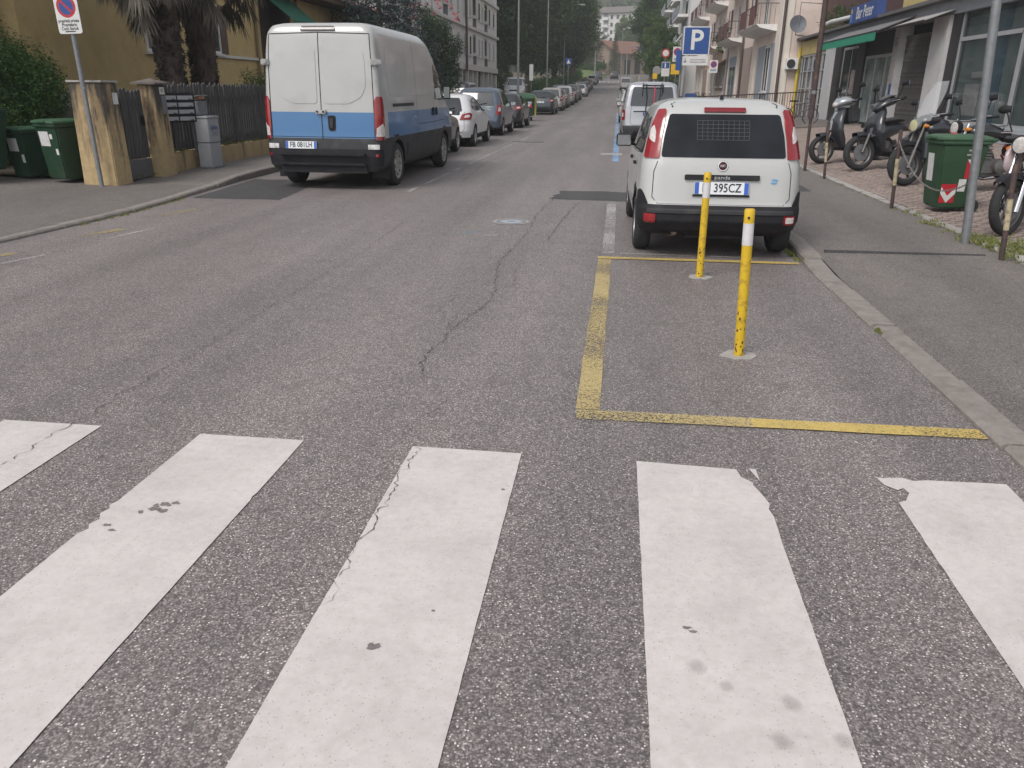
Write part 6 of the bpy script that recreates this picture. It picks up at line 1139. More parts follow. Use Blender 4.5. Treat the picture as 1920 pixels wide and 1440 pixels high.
MB().box(FX - 0.108, FX - 0.1, 29.5, 29.95, 1.45, 2.6).build('notices', mat('torn notices', (0.42, 0.38, 0.38), 0.8, var=0.4, scale=9, dirt=(0.3, 0.08, 0.07), dirt_amt=0.7, dscale=5), s_); MB().box(FX - 0.112, FX - 0.109, 29.5, 29.75, 1.5, 1.85).build('blue_plate', M_SBLUE, s_)
link('lettering', text_mesh('LIS', 0.26, M_INK, squeeze=0.9), s_, (FX - 0.112, 29.7, 3.15), (R(90), R(90), R(-90)))
# folding lattice gate: each upright its own part
gt = MB().box(FX + 0.1, FX + 0.16, 26.6, 29.4, 3.2, 3.3).box(FX + 0.1, FX + 0.16, 26.6, 29.4, FZ, FZ + 0.06).build('folding_gate', M_GATE, s_)
bar_ = MB().box(0, 0.03, -0.014, 0.014, 0, 2.75).mesh('gate_bar', M_GATE)
for k in range(34): link('gate_bar', bar_, gt, (FX + 0.1, 26.68 + k * 0.0805, FZ + 0.05))
for z in (1.0, 1.35, 1.8, 2.15, 2.6, 2.95):
    q = MB()
    for k in range(33): y0 = 26.68 + k * 0.0805; q.bar((FX + 0.09, y0, z - 0.12), (FX + 0.09, y0 + 0.08, z + 0.12), 0.012, 0.016); q.bar((FX + 0.092, y0, z + 0.12), (FX + 0.092, y0 + 0.08, z - 0.12), 0.012, 0.016)
    q.build('lattice_row', M_GATE, gt)
# glazed shop front
gl = MB()
for (a, b_) in ((24.77, 24.85), (21.05, 21.2), (18.2, 18.28)): gl.box(FX + 0.06, FX + 0.14, a, b_, 0.78, 3.62)
gl.box(FX + 0.06, FX + 0.139, 18.28, 24.77, 2.9, 3.0).box(FX + 0.06, FX + 0.139, 18.28, 24.77, 0.78, 0.86); gf_ = gl.build('shop_front', M_ALU, s_); MB().box(FX - 0.02, FX + 0.3, 18.2, 24.85, FZ - 0.3, 0.78).build('stall_riser', MATS['apron panel'], s_)
for (a, b_, z0, z1) in ((18.28, 21.05, 0.86, 2.9), (21.2, 24.77, 0.86, 2.9), (18.28, 21.05, 3.0, 3.62), (21.2, 24.77, 3.0, 3.62)): MB().box(FX + 0.09, FX + 0.1, a, b_, z0, z1).build('pane', clearglass('shop glass', (0.05, 0.07, 0.07), 0.35), gf_)
for (a, b_, m_) in ((18.2, 20.3, M_TEAL), (20.5, 22.2, M_TEAL), (22.25, 22.9, M_TEAL2), (22.95, 24.8, M_TEAL)):
    bl = MB().box(FX + 0.22, FX + 0.25, a, b_, 0.8, 3.5).build('blind', m_, gf_)
MB().box(FX + 0.18, FX + 0.2, 23.3, 24.2, 1.0, 1.8).build('display_card', M_PAPER, gf_); MB().box(FX + 0.18, FX + 0.2, 23.1, 23.9, 1.95, 2.1).build('display_card', M_PAPER, gf_)
# left entrance grille
eg = MB().box(FX + 0.02, FX + 0.08, 39.4, 39.5, FZ - 0.2, 3.3).box(FX + 0.02, FX + 0.08, 44.7, 44.8, FZ - 0.2, 3.3).box(FX + 0.02, FX + 0.08, 39.5, 44.7, 3.2, 3.3).build('entrance_grille', M_ALU, s_)
for k in range(5): MB().box(FX + 0.02, FX + 0.07, 40.3 + k * 0.95, 40.36 + k * 0.95, FZ - 0.2, 3.2).build('upright', M_ALU, eg)
for z in (1.0, 1.7, 2.5): MB().box(FX + 0.025, FX + 0.06, 39.5, 44.7, z, z + 0.05).build('rail', M_ALU, eg)
MB().box(FX + 0.1, FX + 0.12, 39.5, 44.7, FZ - 0.2, 3.2).build('pane', glassy('blue door glass', (0.06, 0.075, 0.10)), eg)
# awnings
def awning(parent, y0, y1, x1, z0, z1, top, val=None, vh=0.24, scallop=True):
    q = MB().add([(FX, y0, z0), (FX, y1, z0), (x1, y1, z1), (x1, y0, z1), (FX, y0, z0 + 0.03), (FX, y1, z0 + 0.03), (x1, y1, z1 + 0.03), (x1, y0, z1 + 0.03)], [(0, 1, 2, 3), (4, 7, 6, 5), (0, 3, 7, 4), (1, 5, 6, 2), (3, 2, 6, 7)]); o = q.build('awning', top, parent)
    MB().tube([(x1 - 0.01, y0, z1), (x1 - 0.01, y1, z1)], 0.035).build('front_bar', M_DSTRIP, o)
    if val:
        q = MB(); n = int((y1 - y0) / 0.26); vs = []; fs = []
        for k in range(n + 1):
            y = y0 + (y1 - y0) * k / n; vs += [(x1 - 0.03, y, z1 - 0.02), (x1 - 0.03, y, z1 - vh)]
            if k < n: ym = y + (y1 - y0) / n / 2; vs += [(x1 - 0.03, ym, z1 - 0.02), (x1 - 0.03, ym, z1 - vh - 0.06)]
        for i in range(0, len(vs) - 2, 2): fs.append((i, i + 1, i + 3, i + 2))
        q.add(vs, fs).build('valance', val, o)
    return o
awning(s_, 28.4, 35.9, 8.05, 3.85, 3.40, mat('grey awning cloth', (0.15, 0.145, 0.15), 0.85), mat('green valance', (0.012, 0.22, 0.13), 0.8)); awning(s_, 25.2, 28.0, 8.35, 3.75, 3.45, mat('pale awning cloth', (0.33, 0.32, 0.31), 0.85))
sg_ = MB().box(FX - 0.35, FX - 0.06, 31.6, 35.1, 4.05, 4.66).build('bar_sign', mat('bar sign blue', (0.03, 0.065, 0.22), 0.5, var=0.1), s_, bevel=0.01)
link('lettering', text_mesh('Bar Peter', 0.60, mat('sign cream', (0.55, 0.55, 0.52), 0.6), squeeze=0.92, bold=0.006), sg_, (FX - 0.353, 33.15, 4.36), (R(90), 0, R(-90)))
q = MB(); q.lathe([(0.001, 0), (0.09, 0)], 10, 0, cap=False); q.build('emblem', M_SYEL, sg_, loc=(FX - 0.354, 34.85, 4.5), rot=(R(90), 0, R(-90))); MB().box(FX - 0.354, FX - 0.352, 34.75, 34.95, 4.12, 4.40).build('emblem_base', mat('sign mid blue', (0.10, 0.20, 0.40), 0.5), sg_)
MB().tube([(FX + 0.3, 36.9, 4.5), (FX - 0.2, 38.6, 4.42), (FX - 0.3, 39.4, 4.35), (FX - 0.3, 39.6, 4.0)], 0.09, 10).build('waste_pipe', mat('white pipe', (0.5, 0.5, 0.5), 0.4), s_, 50)
cl = clumps_in(0, 0, 0, 0.6, 2.6, 0.7, 34, 0.14, 0.3, 51); v, f = leafcloud(cl, 60, 0.09, 0.5, 51, shell=0.2)
tp = thing('terrace_plants', 'hanging greenery on the terrace above the bar', 'plants', (FX + 0.5, 39.6, 4.5)); link('foliage', rawmesh('foliage', v, f, L_MID), tp); MB().box(-0.15, 0.2, -2.4, 2.4, -0.38, -0.1).build('planter', M_BRN, tp)
# ---- pink house with balconies
PX = 8.1
h = thing('pink_house', 'pink plastered house with white balconies beyond the shops', 'house')
MB().box(PX, 18, 45.02, 92, -0.5, 13).build('wall', M_PINK, h)
MB().box(PX - 0.06, PX + 0.5, 44.95, 45.6, 0, 13).build('corner_pilaster', M_CREAM, h)
MB().tube([(PX + 0.06, 44.90, 13), (PX + 0.06, 44.90, 0.35), (PX + 0.5, 44.8, 0.3)], 0.075, 8).build('downpipe', M_RAIL, h)
MB().tube([(PX + 1.02, 44.8, 3.7), (PX + 1.0, 44.8, 3.6), (PX + 0.98, 44.8, 0.3)], 0.075, 8).build('gas_pipe', M_GASY, h); MB().box(PX + 0.4, PX + 1.1, 44.5, 44.9, 0.0, 0.4).build('gas_box', M_GASY, h)
ac = MB().box(PX + 0.35, PX + 0.95, 44.6, 44.98, 2.65, 3.2).build('air_conditioner', M_SLAB, h, bevel=0.02); MB().lathe([(0.001, 0), (0.2, 0), (0.21, 0.02)], 20, 0, Matrix.Translation((PX + 0.58, 44.58, 2.92)) @ Matrix.Rotation(R(90), 4, 'X'), cap=False).build('fan_grille', M_DGREY, ac)
ds = MB().lathe([(0.001, 0.0), (0.22, 0.03), (0.42, 0.11)], 28, 0, Matrix.Rotation(R(78), 4, 'X') @ Matrix.Rotation(R(8), 4, 'Y'), cap=False).build('satellite_dish', mat('dish grey', (0.14, 0.15, 0.17), 0.6), h, 60, loc=(PX + 0.6, 44.3, 4.72)); MB().tube([(0, 0.1, 0), (0.02, 0.3, -0.45), (0.6, 0.55, -0.5)], 0.025).build('dish_arm', M_ZINC, ds); MB().tube([(0.05, -0.05, -0.35), (0.05, -0.05, 1.0), (1.2, 0.6, 1.0)], 0.02).build('mast', M_ZINC, ds)
for (a, b_, z0, z1, m_) in ((46.2, 49.3, 0.3, 1.5, M_PBLU), (46.2, 47.4, 1.5, 4.0, M_PBLU), (49.0, 51.6, 0.3, 4.0, M_PBLU), (54.0, 59.0, 0.3, 4.2, M_PBRN), (66.5, 72.5, 1.6, 3.9, M_PBRN), (80, 83.5, 0.5, 4.2, M_PBRN)): MB().box(PX - 0.02, PX + 0.1, a, b_, z0, z1).build('panel', m_, h)
for a in (45.7, 52.3, 60.0, 64.6, 73.5, 79, 84.5): MB().box(PX - 0.05, PX + 0.1, a, a + 0.45, 0.2, 4.6).build('pilaster', M_CREAM, h)
for (a, b_, z0, z1) in ((47.4, 49.0, 1.55, 3.9), (67.5, 69.2, 1.9, 3.5), (70.3, 71.8, 1.9, 3.5), (75, 76.5, 1.5, 3.6), (86, 87.5, 1.6, 3.6), (89, 90.5, 1.6, 3.6)): window(h, 0, a, b_, z0, z1, PX - 0.025, 1, sgn=-1)
dr = MB().box(PX - 0.03, PX + 0.06, 60.6, 64.2, 0.3, 3.9).build('door', M_PBLU, h); MB().box(PX - 0.035, PX - 0.03, 61.1, 62.2, 0.6, 3.2).build('pane', M_WGLASS, dr); MB().box(PX - 0.035, PX - 0.03, 62.6, 63.7, 0.6, 3.2).build('pane', M_WGLASS, dr)
for (yy, z1) in ((64.9, 4.8), (57.5, 13)): MB().tube([(PX - 0.12, yy, z1), (PX - 0.12, yy, 0.3)], 0.07).build('downpipe', M_RAIL if yy < 60 else M_ZINC, h)
aw = MB().add([(PX, 66.3, 3.9), (PX, 73, 3.9), (PX - 1.3, 73, 3.2), (PX - 1.3, 66.3, 3.2)], [(0, 1, 2, 3)]); aw.build('awning', mat('tan awning', (0.25, 0.15, 0.09), 0.8), h)
def balcony(parent, X, a, b_, z, d=1.1):
    sl = MB().add([(X, a, z), (X, b_, z), (X - d, b_, z), (X - d, a, z), (X, a - 0.02, z - 0.34), (X, b_ + 0.02, z - 0.34), (X - d * 0.8, b_, z - 0.16), (X - d * 0.8, a, z - 0.16)], [(0, 1, 2, 3), (4, 7, 6, 5), (0, 3, 7, 4), (1, 5, 6, 2), (3, 2, 6, 7)]).build('balcony', M_SLAB, parent)
    q = MB().tube([(X, a + 0.04, z + 1.0), (X - d + 0.05, a + 0.04, z + 1.0), (X - d + 0.05, b_ - 0.04, z + 1.0), (X, b_ - 0.04, z + 1.0)], 0.025, 6); q.build('hand_rail', M_RAIL, sl)
    bm_ = MB().box(-0.01, 0.01, -0.01, 0.01, 0, 1.0).mesh('baluster', M_RAIL); n = int((b_ - a) / 0.5)
    for k in range(n + 1): link('baluster', bm_, sl, (X - d + 0.05, a + 0.05 + (b_ - a - 0.1) * k / n, z))
    for k in range(4): link('baluster', bm_, sl, (X - d + 0.05 + (d - 0.1) * (k + 0.5) / 4, a + 0.04, z))
    for t in (0.14, 0.62): MB().box(X - d + 0.015, X - d + 0.035, a + (b_ - a) * t, a + (b_ - a) * (t + 0.26), z + 0.08, z + 0.95).build('screen', M_RAILP, sl)
    return sl
for z in (4.9, 8.1, 11.3):
    for (a, b_) in ((46.4, 53.5), (57.8, 64.5), (68.5, 76), (82, 91)):
        balcony(h, PX, a, b_, z); window(h, 0, (a + b_) / 2 - 0.6, (a + b_) / 2 + 0.6, z + 0.05, z + 2.3, PX - 0.025, 1, sgn=-1, sill=False); window(h, 0, b_ + 0.9, b_ + 1.8, z + 0.9, z + 2.3, PX - 0.025, 1, sgn=-1, shutter=M_RAILP)
bl = bush('balcony_plant', 'trailing plant hanging from a first floor balcony of the pink house', (PX - 0.5, 66.5, 5.0), 0.7, 1.2, 1.2, L_MID, 0.12, 30, 60, 55, cat='plant', z0=-0.9)
h = thing('grey_block', 'tall pale grey block with long awnings beyond the pink house', 'building')
MB().box(7.6, 18, 100, 150, 0, 19).build('wall', mat('pale grey render', (0.55, 0.55, 0.54), 0.9, var=0.08), h)
for zz in (6.5, 9.7, 12.9, 16.1):
    for (a, b_) in ((102, 112), (118, 128), (134, 146)): MB().box(6.4, 7.6, a, b_, zz, zz + 0.3).build('balcony', M_SLAB, h); MB().box(6.35, 6.42, a, b_, zz + 0.3, zz + 1.2).build('screen', M_PBLU, h); MB().box(7.55, 7.6 - 0.02, a + 1.5, a + 4, zz + 0.3, zz + 2.4).build('window', M_WGLASS, h)
for (a, z) in ((99.5, 6), (104, 11)): MB().bar((7.5, a, z + 2.5), (5.6, a - 0.5, z), 0.16, 0.08).build('awning_arm', M_SLAB, h)
# ---- railing and bicycle
rl = thing('ramp_railing', 'dark iron railing in front of the pink house', 'railing'); A, Bv = Vector((2.95, 36, 0)), Vector((8.3, 38, 0))
def rz_(t): return 1.32 + 0.26 * t
n = 46; MB().tube([(A.x, A.y, rz_(0)), (Bv.x, Bv.y, rz_(1))], 0.026, 6).build('hand_rail', M_RAIL, rl); MB().tube([(A.x, A.y, 0.30), (Bv.x, Bv.y, 0.55)], 0.015, 6).build('bottom_rail', M_RAIL, rl)
for k in range(n + 1):
    t = k / n; p = A.lerp(Bv, t); big = k % 9 == 0; MB().tube([(p.x, p.y, 0.1 + 0.3 * t if big else 0.30 + 0.25 * t), (p.x, p.y, rz_(t))], 0.026 if big else 0.013, 5).build('post' if big else 'baluster', M_RAIL, rl)
def bicycle(label, loc, rz, col, group=None):
    b_ = thing('bicycle', label, 'bicycle', loc, rz, group); tm = MB(); tm.lathe([(0.315, -0.015), (0.335, 0), (0.315, 0.015), (0.30, 0)], 28, 0, Matrix.Rotation(R(90), 4, 'Y'), cap=False)
    for k in range(14): a = 2 * math.pi * k / 14; tm.bar((0, 0, 0), (0, 0.31 * math.cos(a), 0.31 * math.sin(a)), 0.003)
    me = tm.mesh('wheel', M_TYRE)
    for y in (0, 1.05): link('wheel', me, b_, (0, y, 0.335))
    q = MB(); 
    for a, c_ in (((0, 1.05, 0.335), (0, 0.95, 0.85)), ((0, 0.95, 0.80), (0, 0.42, 0.30)), ((0, 0.93, 0.86), (0, 0.30, 0.80)), ((0, 0.42, 0.28), (0, 0.28, 0.88)), ((0, 0, 0.335), (0, 0.42, 0.28)), ((0, 0, 0.335), (0, 0.30, 0.78))): q.tube([a, c_], 0.016, 6)
    q.build('frame', col, b_); MB().tube([(-0.28, 0.86, 1.0), (0, 0.97, 0.97), (0.28, 0.86, 1.0)], 0.013, 6).build('handlebar', M_BLACK, b_); MB().loft([[(-0.03, y - 0.0, 0.90), (0.03, y, 0.90), (0.03 + w, y, 0.95), (-0.03 - w, y, 0.95)] for y, w in ((0.12, 0.05), (0.25, 0.04), (0.42, 0.0))]).build('saddle', M_BLACK, b_); MB().tube([(-0.08, 0.42, 0.2), (0.08, 0.42, 0.36)], 0.01).build('pedals', M_BLACK, b_)
    return b_
bicycle('dark bicycle leaning by the railing above the white hatchback', (6.75, 34.6, 0.30), R(-80), M_RAIL).rotation_euler[1] = R(6)
# ---- chain posts, poles
def post(label, x, y, top, lean, group='chain posts along the forecourt edge'):
    p = thing('chain_post', label, 'post', (x, y, 0.08), 0, group); L_ = top - 0.08
    q = MB(); n = 12
    q.tube([(0, 0, 0), (lean * 0.3, 0, L_ * 0.33)], 0.024, 12); q.build('foot', M_BRPOST, p, 50); MB().tube([(lean * 0.66, 0, L_ * 0.66), (lean, 0, L_), (lean, 0, L_ + 0.012)], [0.024, 0.024, 0.018], 12).build('shaft', M_BRPOST, p, 50); MB().tube([(lean * 0.3, 0, L_ * 0.33), (lean * 0.66, 0, L_ * 0.66)], 0.0245, 12).build('worn_band', mat('flaking cream paint', (0.40, 0.34, 0.22), 0.7, var=0.2, scale=12, dirt=(0.10, 0.045, 0.03), dirt_amt=0.95, dscale=13), p, 50); return p
post('thin brown post with flaking cream band before the silver nosed scooter', 3.72, 14.9, 1.07, -0.06)
post('thin brown post with flaking cream band left of the striped green bin', 3.70, 11.14, 1.10, -0.05)
post('thin brown post with flaking cream band at the right edge by the motorcycle', 3.68, 7.86, 0.95, -0.06)
bp = thing('brown_pole', 'tall rusty brown pole standing at the end of the chain posts', 'pole', (3.70, 16.38, 0.08)); MB().tube([(0, 0, 0), (-0.02, 0, 1.0)], 0.028, 10).build('foot', M_BRPOST, bp, 50); MB().tube([(-0.02, 0, 1.0), (-0.04, 0, 3.4)], 0.05, 10).build('shaft', M_BRPOST, bp, 50); MB().lathe([(0.055, 0), (0.055, 0.06)], 12, 0, Matrix.Translation((-0.025, 0, 1.45))).build('collar', M_ZINC, bp)
gp = thing('grey_pole', 'leaning grey metal pole beside the striped green bin', 'pole', (3.65, 8.62, 0.07)); MB().tube([(0, 0, 0), (-0.20, 0.02, 2.75)], 0.043, 14).build('shaft', M_ZINC, gp, 50)
ch = thing('chain', 'rusty chain sagging from the brown post past the striped bin', 'chain'); q = MB(); n = 70; a = Vector((3.64, 11.12, 0.98)); b_ = Vector((3.60, 8.66, 0.72))
for k in range(n):
    t = (k + 0.5) / n; p = a.lerp(b_, t) - Vector((0, 0, 0.30 * 4 * t * (1 - t))); d = (b_ - a) / n - Vector((0, 0, 0.30 * 4 * (1 - 2 * t) / n)); d.normalize(); s2 = Vector((1, 0, 0)) if k % 2 else d.cross(Vector((1, 0, 0)))
    q.tube([p - d * 0.026, p + s2 * 0.010, p + d * 0.026, p - s2 * 0.010, p - d * 0.026], 0.0038, 4, cap=False)
q.build('links', mat('chain steel', (0.22, 0.20, 0.19), 0.5, metal=0.4, dirt=(0.12, 0.06, 0.04), dirt_amt=0.8, dscale=20), ch)
# ---- yellow bay posts
M_YPOST = mat('chipped yellow paint', (0.58, 0.38, 0.015), 0.5, var=0.08, scale=10, dirt=(0.14, 0.07, 0.03), dirt_amt=1.0, dscale=10, bump=0.2, bscale=50); M_REFL = mat('white reflective band', (0.55, 0.54, 0.55), 0.5, var=0.1, scale=20)
def bpost(label, x, y, lx, ly):
    p = thing('yellow_post', label, 'post', (x, y, 0), 0, 'yellow posts in the marked bay'); q = MB(); P = lambda z: (lx * z, ly * z, z); r_ = 0.031
    q.tube([P(0), P(0.70)], r_, 20); q.build('shaft', M_YPOST, p, 40); MB().tube([P(0.83), P(0.905), P(0.912)], [r_, r_, 0.027], 20).build('top', M_YPOST, p, 40); MB().tube([P(0.70), P(0.83)], r_ + 0.001, 20).build('reflective_band', M_REFL, p, 40)
    MB().box(-0.006, 0.006, -0.006, 0.002, -0.006, 0.006).build('bolt', M_INK, p, loc=(lx * 0.86 - 0.008, ly * 0.86 - r_, 0.865))
    rb = random.Random(int(y * 10)); q = MB(); n = 13; q.prism([(0.115 * rb.uniform(0.75, 1.15) * math.cos(2 * math.pi * k / n), 0.10 * rb.uniform(0.75, 1.15) * math.sin(2 * math.pi * k / n)) for k in range(n)], -0.01, 0.007); q.build('concrete_collar', M_CONC, p)
    for k in range(16):
        z = 0.02 + 0.30 * rb.random() ** 1.6; a = rb.uniform(-2.6, -0.5); w_ = rb.uniform(0.003, 0.009); hh = rb.uniform(0.003, 0.012); vs = []
        for j in range(6): t = 2 * math.pi * j / 6; aa = a + w_ * math.cos(t) * rb.uniform(0.6, 1.2) / r_; vs.append((lx * z + (r_ + 0.0012) * math.cos(aa), ly * z + (r_ + 0.0012) * math.sin(aa), z + hh * math.sin(t)))
        MB().add(vs, [tuple(range(6))]).build('rust_chip', mat('rust chip', (0.10, 0.045, 0.025), 0.8, var=0.3), p)
    return p
bpost('nearer of the two chipped yellow posts with white band in the bay', 0.838, 4.811, -0.036, 0.0)
bpost('farther yellow post with white band, just behind the white hatchback', 0.803, 7.031, -0.010, 0.0)
# ---- striped green bin
b3 = bin_('wheelie_bin', 'green wheelie bin with red and white chevrons chained on the forecourt', (4.28, 10.9, 0.135), R(-86), 0.89, mat('dull green plastic', (0.022, 0.062, 0.028), 0.55, var=0.15, dirt=(0.07, 0.085, 0.06), dirt_amt=0.4), mat('dull green lid', (0.032, 0.09, 0.042), 0.5, var=0.15, dirt=(0.09, 0.11, 0.08), dirt_amt=0.5))
b3.scale = (0.88, 0.83, 0.89)
def chev(b_, face, u0, u1, z0, z1, flip=False, vee=True):
    base = onbin(b_, 'chevron', face, u0, u1, z0, z1, M_SRED, off=0.008); w = (u1 - u0); hgt = z1 - z0
    def pt(u, z, off=0.012):
        t = (z - 0.12) / 0.8; ww = 0.225 + 0.045 * t; d = 0.26 + 0.07 * t; return (u, -d - off, z) if face == 'front' else (((ww + off) * (1 if face == 'right' else -1)), u, z)
    um = (u0 + u1) / 2
    if vee: polys = [[(u0, z1 - hgt * 0.15), (um, z0 + hgt * 0.38), (um, z0), (u0, z0 + hgt * 0.5)], [(u1, z1 - hgt * 0.15), (u1, z0 + hgt * 0.5), (um, z0), (um, z0 + hgt * 0.38)]]
    else: polys = [[(u0, z1), (u0 + w * 0.45, z1), (u1, z0 + hgt * 0.40), (u1, z0)]] if flip else [[(u1, z1), (u1 - w * 0.45, z1), (u0, z0 + hgt * 0.4), (u0, z0)]]
    for p_ in polys: MB().add([pt(*q) for q in p_], [tuple(range(len(p_)))]).build('white_band', M_SWHITE, base)
chev(b3, 'right', 0.06, 0.25, 0.48, 0.74, vee=False, flip=True); chev(b3, 'right', -0.24, -0.02, 0.14, 0.40); onbin(b3, 'sticker', 'right', 0.0, 0.11, 0.30, 0.47, M_PAPER); onbin(b3, 'sticker', 'front', -0.17, 0.02, 0.42, 0.80, M_PAPER)
for k, (tx, u, z, s2) in enumerate((('ARGOS', 0.12, 0.86, 0.05), ('1100', 0.10, 0.80, 0.045))): onbin(b3, 'small_print', 'right', u - 0.07, u + 0.06, z - 0.012, z + 0.012, mat('print grey', (0.28, 0.30, 0.28), 0.6))
MB().box(-0.03, 0.06, -0.12, -0.06, 1.062, 1.085).build('litter', mat('red wrapper', (0.4, 0.1, 0.08), 0.6), b3)
rs = random.Random(12); sp_ = []
for k in range(170):
    yy = rs.uniform(7.4, 18); sp_.append((3.78 + rs.gauss(0, 0.05), yy, 0.10, rs.uniform(0.3, 1.2) * (1.2 if 8.5 < yy < 11 else 0.7)))
for k in range(150): sp_.append((3.72 + abs(rs.gauss(0, 0.42)), rs.uniform(7.85, 8.95), 0.11, rs.uniform(0.4, 1.5)))
tufts('forecourt_weeds', 'grass and weeds along the edge of the brick forecourt', sp_, 61, h=0.05, per=14)
tufts('gutter_weeds', 'few weeds in the gutter beside the right kerb', [(KR + rs.uniform(-0.05, 0.0), rs.uniform(7.9, 8.5), 0.0, rs.uniform(0.4, 1.0)) for _ in range(24)] + [(KR + 0.01, 5.45 + rs.uniform(-.06, .06), 0.01, 0.5) for _ in range(6)], 62, h=0.05)
# ================================================================= two wheelers
def ell(spine, n=12):
    """loft of ellipses along y: (y, z, half width, half height)"""
    return MB().loft([[(w * math.cos(t), y, z + h_ * math.sin(t)) for t in [2 * math.pi * k / n for k in range(n)]] for y, z, w, h_ in spine])
def ellz(spine, n=12):
    return MB().loft([[(w * math.cos(t), y + d * math.sin(t), z) for t in [2 * math.pi * k / n for k in range(n)]] for z, y, w, d in spine])
M_SEAT = mat('seat vinyl', (0.030, 0.030, 0.033), 0.6, var=0.2, scale=20); M_GLOSS = mat('gloss black panel', (0.016, 0.017, 0.021), 0.25, var=0.1, coat=0.6); M_SLATE = mat('slate panel', (0.026, 0.028, 0.034), 0.3, coat=0.5, var=0.1); M_SILP = mat('silver panel', (0.34, 0.36, 0.38), 0.3, metal=0.4, coat=0.5); M_ENG = mat('engine alloy', (0.12, 0.115, 0.11), 0.5, metal=0.5, var=0.3, scale=20); M_SCREEN = clearglass('windscreen plastic', (0.55, 0.57, 0.58), 0.28, 0.15); M_PEARL = mat('pearl pink panel', (0.42, 0.33, 0.34), 0.3, coat=0.5); M_MAROON = mat('maroon stripe', (0.10, 0.015, 0.025), 0.4)
MW = {}
def mwheel(root, y, r, w, rim, name='wheel', spokes=5):
    k = (r, w, rim.name, spokes)
    if k not in MW:
        M_ = Matrix.Rotation(R(90), 4, 'Y'); ri = r * 0.70; t = MB().lathe([(ri, -w * 0.35), (r - w * 0.45, -w / 2), (r - w * 0.15, -w * 0.36), (r, 0), (r - w * 0.15, w * 0.36), (r - w * 0.45, w / 2), (ri, w * 0.35)], 30, 0, M_, cap=False).mesh('tyre', M_TYRE, 50)
        b_ = MB().lathe([(ri, -w * 0.34), (ri - 0.02, -w * 0.2), (ri - 0.02, w * 0.2), (ri, w * 0.34)], 28, 0, M_, cap=False).lathe([(0.04, -w * 0.4), (0.045, 0), (0.04, w * 0.4)], 12, 0, M_)
        for q in range(spokes): a = 2 * math.pi * q / spokes; b_.bar((0, 0.03 * math.cos(a), 0.03 * math.sin(a)), (0, (ri - 0.012) * math.cos(a + 0.15), (ri - 0.012) * math.sin(a + 0.15)), 0.03, 0.028, up=(1, 0, 0))
        b_.lathe([(ri * 0.35, -w * 0.45), (ri * 0.68, -w * 0.45), (ri * 0.68, -w * 0.41), (ri * 0.35, -w * 0.41)], 20, 1, M_)
        MW[k] = (t, b_.mesh('rim', [rim, M_RIMD], 50))
    o = link(name, MW[k][0], root, (0, y, r)); link('rim', MW[k][1], o); return o
def bmirror(root, x, y, z, sg, round_=False, stalk=0.2):
    o = MB().tube([(0, 0, 0), (sg * 0.06, -0.02, stalk * 0.6), (sg * 0.09, -0.02, stalk)], 0.008, 6).build('mirror', M_BLACK, root, 40, loc=(x, y, z)); e = ell([(-0.03, 0, 0.05, 0.03), (0.0, 0, 0.075, 0.045), (0.03, 0, 0.03, 0.02)]); e.build('mirror_head', M_BLACK, o, 50, loc=(sg * 0.12, -0.02, stalk + 0.03))
    MB().box(-0.06, 0.06, -0.002, 0.002, -0.035, 0.035).build('mirror_glass', M_MIRROR, o, loc=(sg * 0.12, -0.05, stalk + 0.03))
